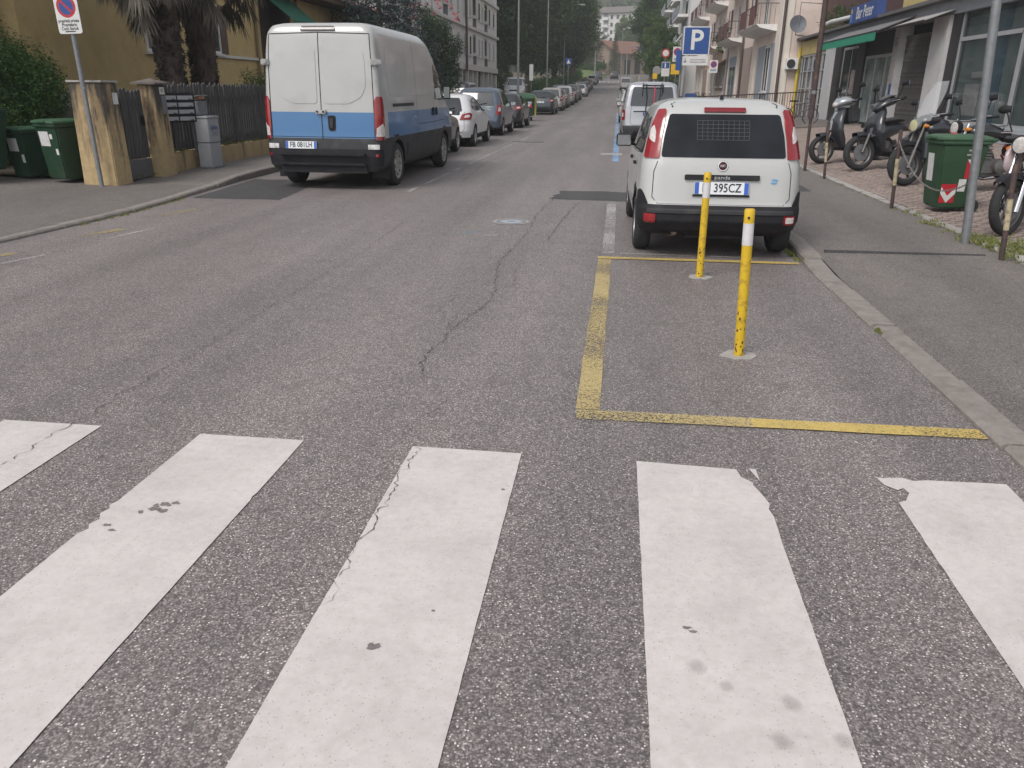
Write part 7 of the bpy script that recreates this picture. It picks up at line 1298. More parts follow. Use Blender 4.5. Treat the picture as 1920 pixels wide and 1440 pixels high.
def scooter(label, loc, rz, lean, r, panel, nose, rimm, style=0, plate=False):
    s = thing('scooter', label, 'scooter', loc, rz, 'two wheelers on the forecourt'); s.rotation_euler[1] = lean; s.scale = (1.3, 1.1, 1.12)
    f = mwheel(s, 1.28, r, 0.105, rimm); b_ = mwheel(s, 0.0, r, 0.11, rimm)
    # fork and mudguard
    q = MB()
    for sg in (-1, 1): q.tube([(sg * 0.075, 1.28, r), (sg * 0.07, 1.16, r + 0.30)], 0.022, 8)
    q.build('fork', M_ENG, s, 50)
    n = 9; vs = []; fs = []
    for k in range(n):
        a = R(70 + 85 * k / (n - 1))
        for w_, dr in ((-0.075, -0.045), (-0.055, 0.02), (0.055, 0.02), (0.075, -0.045)): vs.append((w_, 1.28 + (r + 0.03 + dr) * math.cos(a), r + (r + 0.03 + dr) * math.sin(a)))
    for k in range(n - 1):
        for j in range(3): fs.append((k * 4 + j, k * 4 + j + 1, k * 4 + j + 5, k * 4 + j + 4))
    MB().add(vs, fs).build('front_mudguard', panel, s, 60)
    # leg shield
    ellz([(0.30, 0.92, 0.17, 0.05), (0.42, 0.96, 0.21, 0.07), (0.60, 1.04, 0.22, 0.10), (0.78, 1.02, 0.20, 0.10), (0.92, 0.95, 0.15, 0.09), (1.0, 0.92, 0.10, 0.07)], 14).build('leg_shield', panel, s, 60)
    if style == 0: ellz([(0.60, 1.12, 0.05, 0.03), (0.75, 1.10, 0.06, 0.035), (0.92, 1.02, 0.05, 0.03)]).build('shield_trim', M_SILP, s, 60)
    else:
        for sg in (-1, 1): MB().add([(sg * 0.05, 1.16, 0.52), (sg * 0.24, 1.02, 0.60), (sg * 0.22, 1.0, 0.72), (sg * 0.06, 1.15, 0.68)], [(0, 1, 2, 3)]).build('shield_trim', M_SLATE, s)
    # headset
    if style == 0:
        ell([(0.70, 1.08, 0.05, 0.03), (0.78, 1.10, 0.17, 0.06), (0.90, 1.11, 0.17, 0.085), (1.02, 1.08, 0.12, 0.08), (1.08, 1.05, 0.05, 0.04)]).build('headset', nose, s, 60); ell([(1.04, 1.06, 0.085, 0.055), (1.085, 1.05, 0.06, 0.04), (1.10, 1.05, 0.02, 0.02)]).build('head_lamp', M_CLEAR, s, 60)
        MB().tube([(-0.30, 0.80, 1.11), (0, 0.86, 1.08), (0.30, 0.80, 1.11)], 0.017, 8).build('handlebar', M_BLACK, s, 50)
        MB().box(-0.14, 0.14, 0.62, 0.84, 0.72, 1.0).build('front_bag', M_SEAT, s, bevel=0.03)
    else:
        ell([(0.66, 1.10, 0.05, 0.03), (0.74, 1.12, 0.16, 0.07), (0.88, 1.09, 0.15, 0.09), (1.0, 1.02, 0.10, 0.07), (1.06, 0.98, 0.03, 0.03)]).build('headset', nose, s, 60); ell([(0.72, 1.20, 0.10, 0.015), (0.82, 1.19, 0.12, 0.03), (0.98, 1.12, 0.06, 0.02)]).build('cowl', M_SLATE, s, 60)
        MB().tube([(-0.32, 0.74, 1.14), (0, 0.82, 1.08), (0.32, 0.74, 1.14)], 0.018, 8).build('handlebar', M_BLACK, s, 50); MB().tube([(0.16, 0.80, 0.92), (0.20, 0.76, 0.98), (0.19, 0.72, 1.06)], 0.012, 6).build('lock_ring', M_CHROME, s, 50)
    for sg in (-1, 1):
        bmirror(s, sg * 0.2, 0.80, 1.13, sg); MB().tube([(sg * 0.20, 0.81, 1.11), (sg * 0.33, 0.78, 1.12)], 0.022, 8).build('grip', M_BLACK, s, 50); MB().tube([(sg * 0.16, 0.86, 1.10), (sg * 0.32, 0.85, 1.10)], 0.007, 6).build('brake_lever', M_CHROME, s)
    # floor, body, seat
    ell([(0.30, 0.30, 0.16, 0.06), (0.60, 0.27, 0.17, 0.05), (0.95, 0.30, 0.16, 0.06)]).build('floorboard', M_BLACK, s, 50)
    ell([(-0.42, 0.66, 0.05, 0.05), (-0.30, 0.64, 0.12, 0.10), (0.0, 0.56, 0.16, 0.15), (0.25, 0.48, 0.17, 0.17), (0.42, 0.40, 0.15, 0.12)]).build('tail_body', panel, s, 60)
    ell([(-0.38, 0.78, 0.07, 0.03), (-0.25, 0.79, 0.13, 0.05), (0.05, 0.76, 0.14, 0.06), (0.28, 0.72, 0.13, 0.06), (0.44, 0.68, 0.07, 0.04)]).build('seat', M_SEAT, s, 60)
    ell([(-0.48, 0.66, 0.02, 0.02), (-0.43, 0.66, 0.06, 0.04), (-0.38, 0.66, 0.06, 0.04)]).build('tail_lamp', M_RED, s, 60); MB().box(-0.10, 0.10, -0.10, 0.20, 0.24, 0.42).build('engine', M_ENG, s, bevel=0.03); MB().tube([(0.15, 0.20, 0.26), (0.16, -0.05, 0.32), (0.16, -0.40, 0.40)], [0.03, 0.05, 0.05], 10).build('exhaust', M_ENG, s, 50); MB().tube([(-0.1, 0.32, 0.24), (-0.2, 0.36, 0.0)], 0.012).build('side_stand', M_BLACK, s)
    return s
def motorbike(label, loc, rz, lean, tank, name='motorcycle', screen=False, r=0.31, fork_m=None, deco=False, plate=False, box=False):
    s = thing(name, label, 'motorcycle', loc, rz, 'two wheelers on the forecourt'); s.rotation_euler[1] = lean; mwheel(s, 1.38, r, 0.10, M_ENG, spokes=6); mwheel(s, 0, r, 0.13, M_ENG, spokes=6)
    q = MB()
    for sg in (-1, 1): q.tube([(sg * 0.09, 1.40, r - 0.05), (sg * 0.09, 1.30, r + 0.22)], 0.032, 10); q.tube([(sg * 0.09, 1.30, r + 0.22), (sg * 0.09, 1.12, 0.98)], 0.022, 10)
    q.build('fork', fork_m or M_CHROME, s, 50)
    n = 9; vs = []; fs = []
    for k in range(n):
        a = R(50 + 110 * k / (n - 1))
        for w_, dr in ((-0.07, -0.04), (-0.05, 0.02), (0.05, 0.02), (0.07, -0.04)): vs.append((w_, 1.38 + (r + 0.03 + dr) * math.cos(a), r + (r + 0.03 + dr) * math.sin(a)))
    for k in range(n - 1):
        for j in range(3): fs.append((k * 4 + j, k * 4 + j + 1, k * 4 + j + 5, k * 4 + j + 4))
    MB().add(vs, fs).build('front_mudguard', M_BLACK, s, 60)
    ell([(0.48, 0.80, 0.07, 0.05), (0.62, 0.86, 0.13, 0.10), (0.82, 0.88, 0.16, 0.13), (1.0, 0.87, 0.13, 0.10), (1.08, 0.86, 0.06, 0.05)]).build('tank', tank, s, 60)
    if deco:
        for sg in (-1, 1):
            ellz([(0.60, 1.08, 0.03, 0.10), (0.72, 1.14, 0.05, 0.16), (0.86, 1.12, 0.05, 0.15), (0.98, 1.06, 0.03, 0.08)]).build('side_fairing', tank, s, 60, loc=(sg * 0.14, 0, 0)); MB().bar((sg * 0.20, 1.0, 0.74), (sg * 0.20, 1.22, 0.94), 0.006, 0.045).build('stripe', M_MAROON, s); MB().bar((sg * 0.205, 1.04, 0.66), (sg * 0.205, 1.26, 0.84), 0.006, 0.025).build('stripe', M_MAROON, s)
    ell([(-0.42, 0.86, 0.05, 0.03), (-0.25, 0.84, 0.13, 0.05), (0.1, 0.80, 0.14, 0.055), (0.45, 0.78, 0.11, 0.05), (0.56, 0.80, 0.06, 0.03)]).build('seat', M_SEAT, s, 60); ell([(-0.55, 0.80, 0.03, 0.03), (-0.35, 0.74, 0.10, 0.06), (0.0, 0.68, 0.13, 0.09), (0.4, 0.62, 0.11, 0.09)]).build('tail_body', M_GLOSS, s, 60); ell([(-0.60, 0.80, 0.02, 0.02), (-0.55, 0.80, 0.06, 0.035), (-0.50, 0.80, 0.06, 0.035)]).build('tail_lamp', M_RED, s, 60)
    MB().tube([(-0.10, -0.30, 0.86), (-0.1, -0.42, 0.92), (0.1, -0.42, 0.92), (0.10, -0.30, 0.86)], 0.015, 8).build('grab_rail', M_CHROME, s, 50)
    q = MB(); q.box(-0.15, 0.15, 0.45, 0.95, 0.26, 0.50); q.build('engine', M_ENG, s, bevel=0.04); q = MB()
    for k in range(5): q.box(-0.13, 0.13, 0.72, 1.0, 0.50 + k * 0.04, 0.52 + k * 0.04)
    q.build('cylinder_fins', M_ENG, s); MB().lathe([(0.10, 0), (0.10, 0.06), (0.06, 0.08)], 14, 0, Matrix.Translation((-0.15, 0.62, 0.38)) @ Matrix.Rotation(R(-90), 4, 'Y')).build('engine_cover', M_ENG, s, 40); MB().lathe([(0.10, 0), (0.10, 0.06), (0.06, 0.08)], 14, 0, Matrix.Translation((0.15, 0.62, 0.38)) @ Matrix.Rotation(R(90), 4, 'Y')).build('engine_cover', M_ENG, s, 40)
    q = MB().tube([(0, 1.12, 0.90), (0, 1.0, 0.5), (0, 0.5, 0.25)], 0.025, 8).tube([(0, 1.1, 0.92), (0, 0.4, 0.74), (0, -0.3, 0.78)], 0.022, 8).tube([(0, 0.42, 0.4), (0, 0, r)], 0.03, 8); q.build('frame', M_BLACK, s, 50)
    MB().tube([(0.10, 0.95, 0.5), (0.14, 1.0, 0.3), (0.16, 0.6, 0.22), (0.18, 0.1, 0.28), (0.18, -0.35, 0.34)], [0.02, 0.022, 0.025, 0.05, 0.05], 10).build('exhaust', M_CHROME, s, 50)
    for sg in (-1, 1): MB().tube([(sg * 0.11, 0.02, r), (sg * 0.11, 0.12, 0.68)], 0.028, 8).build('shock', M_CHROME, s, 50)
    MB().tube([(-0.36, 0.92, 1.06), (-0.2, 1.06, 1.04), (0, 1.08, 1.02), (0.2, 1.06, 1.04), (0.36, 0.92, 1.06)], 0.014, 8).build('handlebar', M_CHROME, s, 50)
    hl = MB().lathe([(0.03, 0), (0.085, 0.04), (0.095, 0.12)], 18, 0, Matrix.Translation((0, 1.16, 0.93)) @ Matrix.Rotation(R(-90), 4, 'X')).build('head_lamp', M_BLACK if not screen else M_SILP, s, 50); MB().lathe([(0.001, 0.13), (0.06, 0.127), (0.09, 0.118)], 18, 0, Matrix.Translation((0, 1.16, 0.93)) @ Matrix.Rotation(R(-90), 4, 'X'), cap=False).build('lens', M_CLEAR if not screen else mat('yellowed lens', (0.5, 0.48, 0.28), 0.15, coat=0.5), hl, 50)
    for sg in (-1, 1): MB().tube([(sg * 0.25, 1.03, 1.05), (sg * 0.39, 0.90, 1.06)], 0.02, 8).build('grip', M_BLACK, s, 50); bmirror(s, sg * 0.24, 1.03, 1.06, sg, stalk=0.22); MB().tube([(sg * 0.20, 1.10, 1.06), (sg * 0.37, 1.0, 1.07)], 0.007, 6).build('brake_lever', M_CHROME, s); ell([(1.16, 0, 0.03, 0.02), (1.20, 0, 0.035, 0.03), (1.24, 0, 0.02, 0.02)]).build('indicator', M_ORANGE, s, 50, loc=(sg * 0.16, -0.02, 0.90))
    if screen:
        vs = []; fs = []
        for j, (z, y, w) in enumerate(((0.98, 1.22, 0.17), (1.15, 1.16, 0.23), (1.40, 1.02, 0.22), (1.58, 0.90, 0.13))):
            for k in range(7): t = -1 + 2 * k / 6; vs.append((w * t, y - 0.10 * t * t, z))
        for j in range(3):
            for k in range(6): fs.append((j * 7 + k, j * 7 + k + 1, j * 7 + k + 8, j * 7 + k + 7))
        MB().add(vs, fs).build('windscreen', M_SCREEN, s, 180); ell([(0.86, 1.0, 0.1, 0.04), (1.0, 1.02, 0.15, 0.09), (1.15, 0.98, 0.12, 0.09), (1.2, 0.95, 0.05, 0.04)]).build('headset', M_SLATE, s, 60); ellz([(0.42, 1.12, 0.15, 0.03), (0.62, 1.10, 0.17, 0.05), (0.82, 1.12, 0.14, 0.06)]).build('leg_shield', M_SLATE, s, 60)
    if plate: MB().box(-0.09, 0.09, 1.66, 1.67, 0.62, 0.70).build('number_plate', M_SLATE, s, rot=(R(8), 0, 0))
    if box: ell([(-0.62, 1.0, 0.12, 0.08), (-0.58, 1.02, 0.2, 0.14), (-0.3, 1.02, 0.21, 0.15), (-0.22, 1.0, 0.15, 0.1)]).build('top_box', M_BLACK, s, 60)
    MB().tube([(-0.1, 0.55, 0.24), (-0.22, 0.6, 0.0)], 0.013).build('side_stand', M_BLACK, s)
    return s
def heading(dx, dy): return math.atan2(-dx, dy)
def place(fx, fy, dx, dy, base): d = Vector((dx, dy)).normalized(); return (fx - d.x * base, fy - d.y * base, yz(fx) + 0.002)
scooter('grey scooter with silver headset, leftmost on the forecourt', place(4.42, 17.75, -0.95, -0.30, 1.28), heading(-0.95, -0.30), R(7), 0.255, M_SLATE, M_SILP, M_ENG, 0)
scooter('black sporty scooter between the silver nosed scooter and the windscreen motorcycle', place(4.72, 16.1, -0.95, -0.32, 1.28), heading(-0.95, -0.32), R(8), 0.29, M_GLOSS, M_GLOSS, M_ENG, 1)
motorbike('dark motorcycle with tall clear windscreen behind the striped green bin', place(4.62, 13.55, -0.93, -0.36, 1.38), heading(-0.93, -0.36), R(8), M_SLATE, screen=True, r=0.32, fork_m=M_BRN if False else M_ENG)
motorbike('black motorcycle with silver engine partly hidden behind the grey pole', place(4.75, 12.4, -0.97, -0.25, 1.38), heading(-0.97, -0.25), R(6), M_GLOSS, r=0.31)
motorbike('motorcycle with pearl and maroon tank cut by the right picture edge', place(4.18, 8.98, -0.80, -0.60, 1.38), heading(-0.80, -0.60), R(6), M_PEARL, r=0.30, deco=True, box=True)
# far motorcycles on the right kerb
for k, (x, y, lab) in enumerate(((0.9, 70, 'pale motor scooter parked beyond the white car up the right kerb'), (1.0, 76, 'second motor scooter parked up the right kerb'), (0.9, 83, 'farthest motor scooter parked up the right kerb'))):
    m_ = (M_SILP, M_GLOSS, M_SILP)[k]; o = scooter(lab, (x, y, g(y)), R(35), R(5), 0.255, m_, M_SILP, M_ENG, 0); o['group'] = 'motor scooters far up the right kerb'
# ================================================================= far left: white apartment house, trees, lamps
M_APT = mat('white render', (0.64, 0.63, 0.61), 0.9, var=0.06, scale=1.0, dirt=(0.38, 0.37, 0.35), dirt_amt=0.4, dscale=0.4); M_APT2 = mat('pale stone band', (0.56, 0.545, 0.51), 0.9, var=0.1); M_LOGG = mat('loggia recess shade', (0.24, 0.24, 0.25), 0.9, var=0.1); M_SHUT = mat('grey roller shutter', (0.33, 0.33, 0.32), 0.7, var=0.15, scale=1.0); M_LAMP = mat('lamp post zinc', (0.27, 0.28, 0.28), 0.6, metal=0.3, var=0.1)  # M_LOGG: wall tone darkened for recess shade, the loggias are flat panels
AX = -13.0
h = thing('apartment_house', 'white four storey apartment house with ground floor arcade', 'building')
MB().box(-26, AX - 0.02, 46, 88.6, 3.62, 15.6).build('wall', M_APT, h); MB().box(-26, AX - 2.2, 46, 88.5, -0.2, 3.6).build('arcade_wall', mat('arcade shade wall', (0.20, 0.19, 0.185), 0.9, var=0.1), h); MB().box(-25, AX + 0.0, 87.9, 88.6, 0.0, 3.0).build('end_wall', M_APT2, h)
for z in (3.15, 6.42, 9.3, 12.2, 15.4): MB().box(AX - 0.3, AX + (0.22 if z > 4 else 0.12), 46, 88.75, z, z + (0.24 if z > 4 else 0.47)).build('cornice', M_APT2, h)
for y in (48, 51, 54, 57, 60.5, 63.9, 66, 68.9, 71.6, 73.9, 76.4, 80, 82.8, 85.2): MB().box(AX - 0.35, AX + 0.02, y - 0.18, y + 0.18, -0.2, 3.15).build('arcade_column', M_APT2, h)
for y in (49.5, 55.5, 62, 70, 78): MB().box(AX - 2.2, AX - 2.15, y, y + 2.4, 0.2, 2.7).build('shop_window', M_WGLASS, h)
MB().box(AX - 0.2, AX - 0.1, 58.2, 60.3, 2.75, 3.1).build('shop_sign', M_SRED, h)
for fl, z in enumerate((3.62, 6.66, 9.54, 12.44)):
    for y in (49, 53.5, 56, 64.5, 67.3, 70.4, 72.7, 77.3, 79.1, 83.5, 86.2):
        o = MB().box(AX - 0.02, AX + 0.03, y - 0.42, y + 0.42, z + 0.75, z + 2.3).build('window', M_APT2, h); MB().box(AX + 0.031, AX + 0.036, y - 0.35, y + 0.35, z + 0.82, z + 2.24).build('shutter' if (fl * 7 + int(y)) % 3 else 'pane', M_SHUT if (fl * 7 + int(y)) % 3 else M_WGLASS, o); MB().box(AX, AX + 0.14, y - 0.5, y + 0.5, z + 0.68, z + 0.745).build('sill', M_APT2, o)
    for y in (51.2, 62.4, 74.9, 81.3):
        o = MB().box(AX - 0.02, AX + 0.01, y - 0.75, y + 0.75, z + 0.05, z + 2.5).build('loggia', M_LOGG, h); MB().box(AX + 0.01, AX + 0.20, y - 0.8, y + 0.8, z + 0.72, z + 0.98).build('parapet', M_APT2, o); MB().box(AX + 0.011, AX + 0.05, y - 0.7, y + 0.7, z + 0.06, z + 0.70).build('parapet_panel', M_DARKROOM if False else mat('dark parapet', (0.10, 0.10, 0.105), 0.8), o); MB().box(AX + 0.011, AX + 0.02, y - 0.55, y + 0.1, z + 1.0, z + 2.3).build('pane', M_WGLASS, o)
for y in (74.9, 81.3): MB().add([(AX + 0.05, y - 0.8, 9.1), (AX + 0.05, y + 0.8, 9.1), (AX + 1.0, y + 0.8, 8.1), (AX + 1.0, y - 0.8, 8.1)], [(0, 1, 2, 3)]).build('awning', mat('cream awning', (0.45, 0.40, 0.27), 0.8), h)
MB().tube([(AX + 0.28, 69.5, 15.4), (AX + 0.28, 69.5, 3.2), (AX + 0.05, 69.2, 2.8), (AX + 0.05, 69.2, 0.2)], 0.11, 8).build('downpipe', M_RAIL, h); MB().box(-26.4, AX + 0.6, 45.6, 89.1, 15.64, 16.0).build('roof', M_TILE, h)
# street furniture on the left
def pole(name, label, x, y, z0, h_, r=0.06, arm=None, group=None, cat='lamp post'):
    t = thing(name, label, cat, (x, y, z0), 0, group); MB().tube([(0, 0, -0.1), (0, 0, h_ * 0.2), (0, 0, h_)], [r * 1.25, r, r * 0.6], 8).build('shaft', M_LAMP, t, 50)
    if arm:
        MB().tube([(0, 0, h_ - 0.05), (arm * 0.25, -0.1, h_ + 0.5), (arm * 0.6, -0.2, h_ + 0.75), (arm, -0.3, h_ + 0.78)], r * 0.6, 6).build('arm', M_LAMP, t, 50); ell([(-0.35, 0, 0.05, 0.03), (-0.1, 0, 0.14, 0.08), (0.25, 0, 0.12, 0.07), (0.4, 0, 0.05, 0.03)]).build('lantern', M_SLAB, t, 50, loc=(arm + 0.2 * (1 if arm > 0 else -1), -0.3, h_ + 0.74), rot=(0, 0, R(90)))
    return t
LP = 'lamp posts along the left pavement'
pole('lamp_post', 'grey lamp post rising beside the oleander bush', -9.35, 41.5, 0.1, 9, 0.08, 1.5, LP)
pole('lamp_post', 'tall lamp post standing before the silver van on the left', -7.25, 60, g(60) + 0.1, 10, 0.085, 2.0, LP)
pole('lamp_post', 'second tall lamp post in front of the big dark trees', -7.4, 86, g(86) + 0.1, 10, 0.08, 2.0, LP)
pole('lamp_post', 'third slimmer lamp post in front of the light green tree', -7.4, 112, g(112) + 0.1, 10, 0.08, 2.0, LP)
pole('lamp_post', 'curved lamp post above the grassy bank at the top of the street', -5.6, 192, 4.8, 9.2, 0.11, 2.2, LP)
pole('lamp_post', 'slim lamp post in front of the red roofed house', 0.3, 200, 4.9, 9.5, 0.08, 1.2, LP)
def sign(name, label, x, y, z0, zc, w, hh, face, sym=None, group=None, pr=0.03, extra=()):
    t = thing(name, label, 'sign', (x, y, z0), 0, group); MB().tube([(0, 0.03, -0.05), (0, 0.03, zc - z0 + hh / 2)], pr, 8).build('post', M_ZINC, t, 50)
    p_ = MB().prism(roundpoly([(-w / 2, -hh / 2), (w / 2, -hh / 2), (w / 2, hh / 2), (-w / 2, hh / 2)], 0.04), -0.008, 0.008).build('plate', face, t, loc=(0, 0, zc - z0), rot=(R(90), 0, 0)); return t, p_
t, p_ = sign('crossing_sign', 'small blue pedestrian crossing sign above the left row of cars', -5.1, 84, g(84) + 0.1, 4.25, 0.6, 0.6, M_SBLUE, pr=0.04); MB().add([(-0.2, -0.2, 0.01), (0.2, -0.2, 0.01), (0, 0.2, 0.01)], [(0, 1, 2)]).build('triangle', M_SWHITE, p_)
t, p_ = sign('bus_stop_sign', 'narrow upright white sign on a thin post left of the dark estate', -6.35, 60.5, g(60), 2.75, 0.28, 1.1, M_SWHITE)
t, p_ = sign('street_name_sign', 'grey framed street sign in front of the white apartment house', -11.0, 52, 0.3, 3.45, 0.75, 0.5, M_SWHITE); MB().box(-0.36, 0.36, -0.02, 0.02, 0.009, 0.011).build('print', M_ZINC, p_); MB().box(-0.3, 0.3, 0.08, 0.12, 0.009, 0.011).build('print', M_ZINC, p_)
t = thing('ochre_box', 'ochre grit box standing under the white apartment house', 'box', (-10.4, 48, 0.3)); MB().box(-0.35, 0.35, -0.3, 0.3, 0, 1.0).build('body', mat('ochre board', (0.33, 0.22, 0.09), 0.8, var=0.15), t, bevel=0.02); MB().box(-0.38, 0.38, -0.33, 0.33, 1.0, 1.06).build('lid', M_ZINC, t)
t = thing('waste_container', 'green four wheeled waste container with chevrons in the left car row', 'container', (-5.05, 44.2, g(44)), R(-3)); q = MB(); q.loft([[(-0.52, -0.38, 0.25), (0.52, -0.38, 0.25), (0.52, 0.38, 0.25), (-0.52, 0.38, 0.25)], [(-0.66, -0.52, 1.15), (0.66, -0.52, 1.15), (0.66, 0.52, 1.15), (-0.66, 0.52, 1.15)]]); q.build('body', M_GREEN, t, bevel=0.03)
ell([(-0.55, 1.15, 0.66, 0.05), (-0.3, 1.2, 0.68, 0.18), (0.2, 1.22, 0.68, 0.2), (0.55, 1.15, 0.66, 0.06)]).build('lid', M_GREENL, t, 50)
for sg in (-1, 1):
    MB().bar((sg * 0.70, -0.2, 0.25), (sg * 0.70, -0.2, 1.2), 0.09).build('lifting_post', mat('lime plastic', (0.36, 0.33, 0.06), 0.6), t)
    for sy in (-0.3, 0.3): MB().lathe([(0.02, -0.03), (0.10, -0.03), (0.10, 0.03), (0.02, 0.03)], 14, 0, Matrix.Translation((sg * 0.42, sy, 0.10)) @ Matrix.Rotation(R(90), 4, 'Y')).build('wheel', M_TYRE, t)
    c_ = MB().box(sg * 0.44 - 0.1, sg * 0.44 + 0.1, -0.53, -0.50, 0.65, 1.0).build('chevron', M_SRED, t, rot=(R(-4), 0, 0)); MB().bar((sg * 0.44 - 0.09, -0.532, 0.72), (sg * 0.44 + 0.09, -0.532, 0.92), 0.01, 0.08).build('white_band', M_SWHITE, c_)
# big trees on the left
GT = 'tall trees beyond the apartment house'
tree('lime_tree', 'dark spreading tree beside the white apartment house', (-15.5, 98, g(98)), 19, 6.2, L_DARK, 0.42, 160, 130, 71, 0.06, GT, key='A')
tree('lime_tree', 'large dark tree in the middle of the left tree mass', (-11.8, 110, g(110)), 21, 6.6, L_MID, 0.42, 160, 130, 72, 0.06, GT, key='B')
tree('lime_tree', 'dark tree reaching towards the street on the left', (-9.6, 124, g(124)), 21, 5.6, L_DARK, 0.42, 160, 130, 71, 0.06, GT, rz=2.0, key='A')
tree('lime_tree', 'light green tree at the right end of the left tree mass', (-8.2, 146, g(146)), 23, 5.2, L_LIGHT, 0.45, 150, 130, 74, 0.05, GT, key='C')
tree('lime_tree', 'mid green tree behind the white apartment house', (-23, 112, g(112)), 20, 6.6, L_MID, 0.42, 160, 130, 72, 0.06, GT, rz=1.1, key='B')
tree('lime_tree', 'dark tree far back in the left tree mass', (-15, 136, g(136)), 24, 6.2, L_DARK, 0.42, 160, 130, 71, 0.06, GT, rz=4.0, key='A')
bush('garden_tree', 'small light green tree beside the end wall of the apartment house', (-13.2, 92.5, g(92)), 1.5, 1.6, 2.9, L_BUSH, 0.2, 60, 90, 76, cat='tree')
# hedge and railings along the left pavement
hd = thing('hedge', 'clipped green hedge behind the left row of cars', 'hedge'); rg = np.random.default_rng(5); cl = [(-8.0 + rg.uniform(-0.45, 0.45), y, g(y) + 0.3 + rg.uniform(0.1, 1.75), 0.36) for y in rg.uniform(78, 172, 900)]; v, f = leafcloud(cl, 34, 0.16, 0.5, 77, shell=0.3); link('foliage', rawmesh('foliage', v, f, L_MID), hd)
for k in range(12): y = 80 + k * 8; MB().tube([(-8.0, y, g(y)), (-8.0, y, g(y) + 1.2)], 0.05).build('stem', M_BARK, hd)
fc2 = thing('wooden_fence', 'low weathered fence under the hedge on the left', 'fence')
for k in range(110): y = 74 + k * 0.6; MB().box(-7.32, -7.28, y, y + 0.42, g(y), g(y) + 0.85 + 0.06 * (k % 3)).build('board', mat('grey brown boards', (0.15, 0.125, 0.115), 0.9, var=0.25), fc2)
# ---- top of the street
bank = thing('grass_bank', 'grassy bank with clipped shrubs at the top of the street', 'bank', (-8.5, 200, 4.2)); vs = []; fs = []; n = 14
for j in range(n + 1):
    for i in range(n + 1): x = -6 + 12 * i / n; y = -9 + 18 * j / n; vs.append((x, y, max(-0.6, 2.1 * math.cos(x / 6 * 1.5) * math.cos(y / 9 * 1.5))))
for j in range(n):
    for i in range(n): k = j * (n + 1) + i; fs.append((k, k + 1, k + n + 2, k + n + 1))
MB().add(vs, fs).build('turf', mat('bank grass', (0.10, 0.14, 0.04), 0.9, var=0.25, scale=3), bank, 180); v, f = leafcloud([(rg.uniform(-4.5, 5.0), rg.uniform(-3, 1), 2.4 + rg.uniform(-0.3, 0.6), 0.7) for _ in range(70)], 60, 0.3, 0.5, 78); link('shrub', rawmesh('shrub', v, f, L_MID), bank)
GC = 'dark conifers at the top of the street'
conifer('fir_tree', 'tall dark fir at the top of the street, left of the red roof', (-7.2, 212, 5.0), 19, 4.2, L_DARK, 81, GC, per=14)
conifer('fir_tree', 'small dark fir in front of the red roofed house', (-1.4, 206, 5.2), 9.5, 2.2, L_DARK, 82, GC, per=16)
conifer('fir_tree', 'dark fir beside the tall fir at the top of the street', (-10.6, 222, 5.4), 18, 4.5, L_DARK, 83, GC, per=14)
hs_ = thing('red_roofed_house', 'tan house with orange tiled roof closing the street', 'house', (-0.9, 238, 2.9), R(-52))
MB().box(-6, 6, -4.5, 9, -1, 8.2).build('wall', mat('tan render', (0.28, 0.215, 0.17), 0.9, var=0.08), hs_); MB().add([(-6, -4.5, 8.2), (6, -4.5, 8.2), (0, -4.5, 11.2)], [(0, 1, 2)]).build('gable', MATS['tan render'], hs_)
for sg in (-1, 1): MB().add([(sg * 6.9, -5.6, 7.85), (0, -5.6, 11.35), (0, 9.8, 11.35), (sg * 6.9, 9.8, 7.85), (sg * 6.9, -5.6, 8.1), (0, -5.6, 11.6), (0, 9.8, 11.6), (sg * 6.9, 9.8, 8.1)], [(0, 3, 2, 1), (4, 5, 6, 7), (0, 1, 5, 4), (3, 7, 6, 2), (0, 4, 7, 3)]).build('roof', M_TILE, hs_)
for (x, z) in ((-3, 1.5), (0, 1.5), (3, 1.5), (-3, 5), (0, 5), (3, 5)): o = MB().box(x - 0.6, x + 0.6, -4.55, -4.5, z, z + 1.6).build('window', M_WFRAME, hs_); MB().box(x - 0.5, x + 0.5, -4.56, -4.551, z + 0.1, z + 1.5).build('pane', M_WGLASS, o)
for y in (-2, 1.5, 5): MB().box(6.0, 6.04, y, y + 2, 0.5, 6.5).build('window', M_DARKROOM, hs_)
ov = thing('overhead_sign', 'overhead arm with blue crossing sign at the top of the street', 'sign', (1.4, 178, g(178))); MB().tube([(0, 0, 0), (0, 0, 6.6), (3.2, 0, 6.6)], 0.12, 8).build('mast', M_LAMP, ov); p_ = MB().box(2.2, 3.2, -0.15, 0.15, 5.4, 6.45).build('panel', M_SBLUE, ov); MB().add([(2.35, -0.152, 5.55), (3.05, -0.152, 5.55), (2.7, -0.152, 6.3)], [(0, 1, 2)]).build('triangle', M_SWHITE, p_)
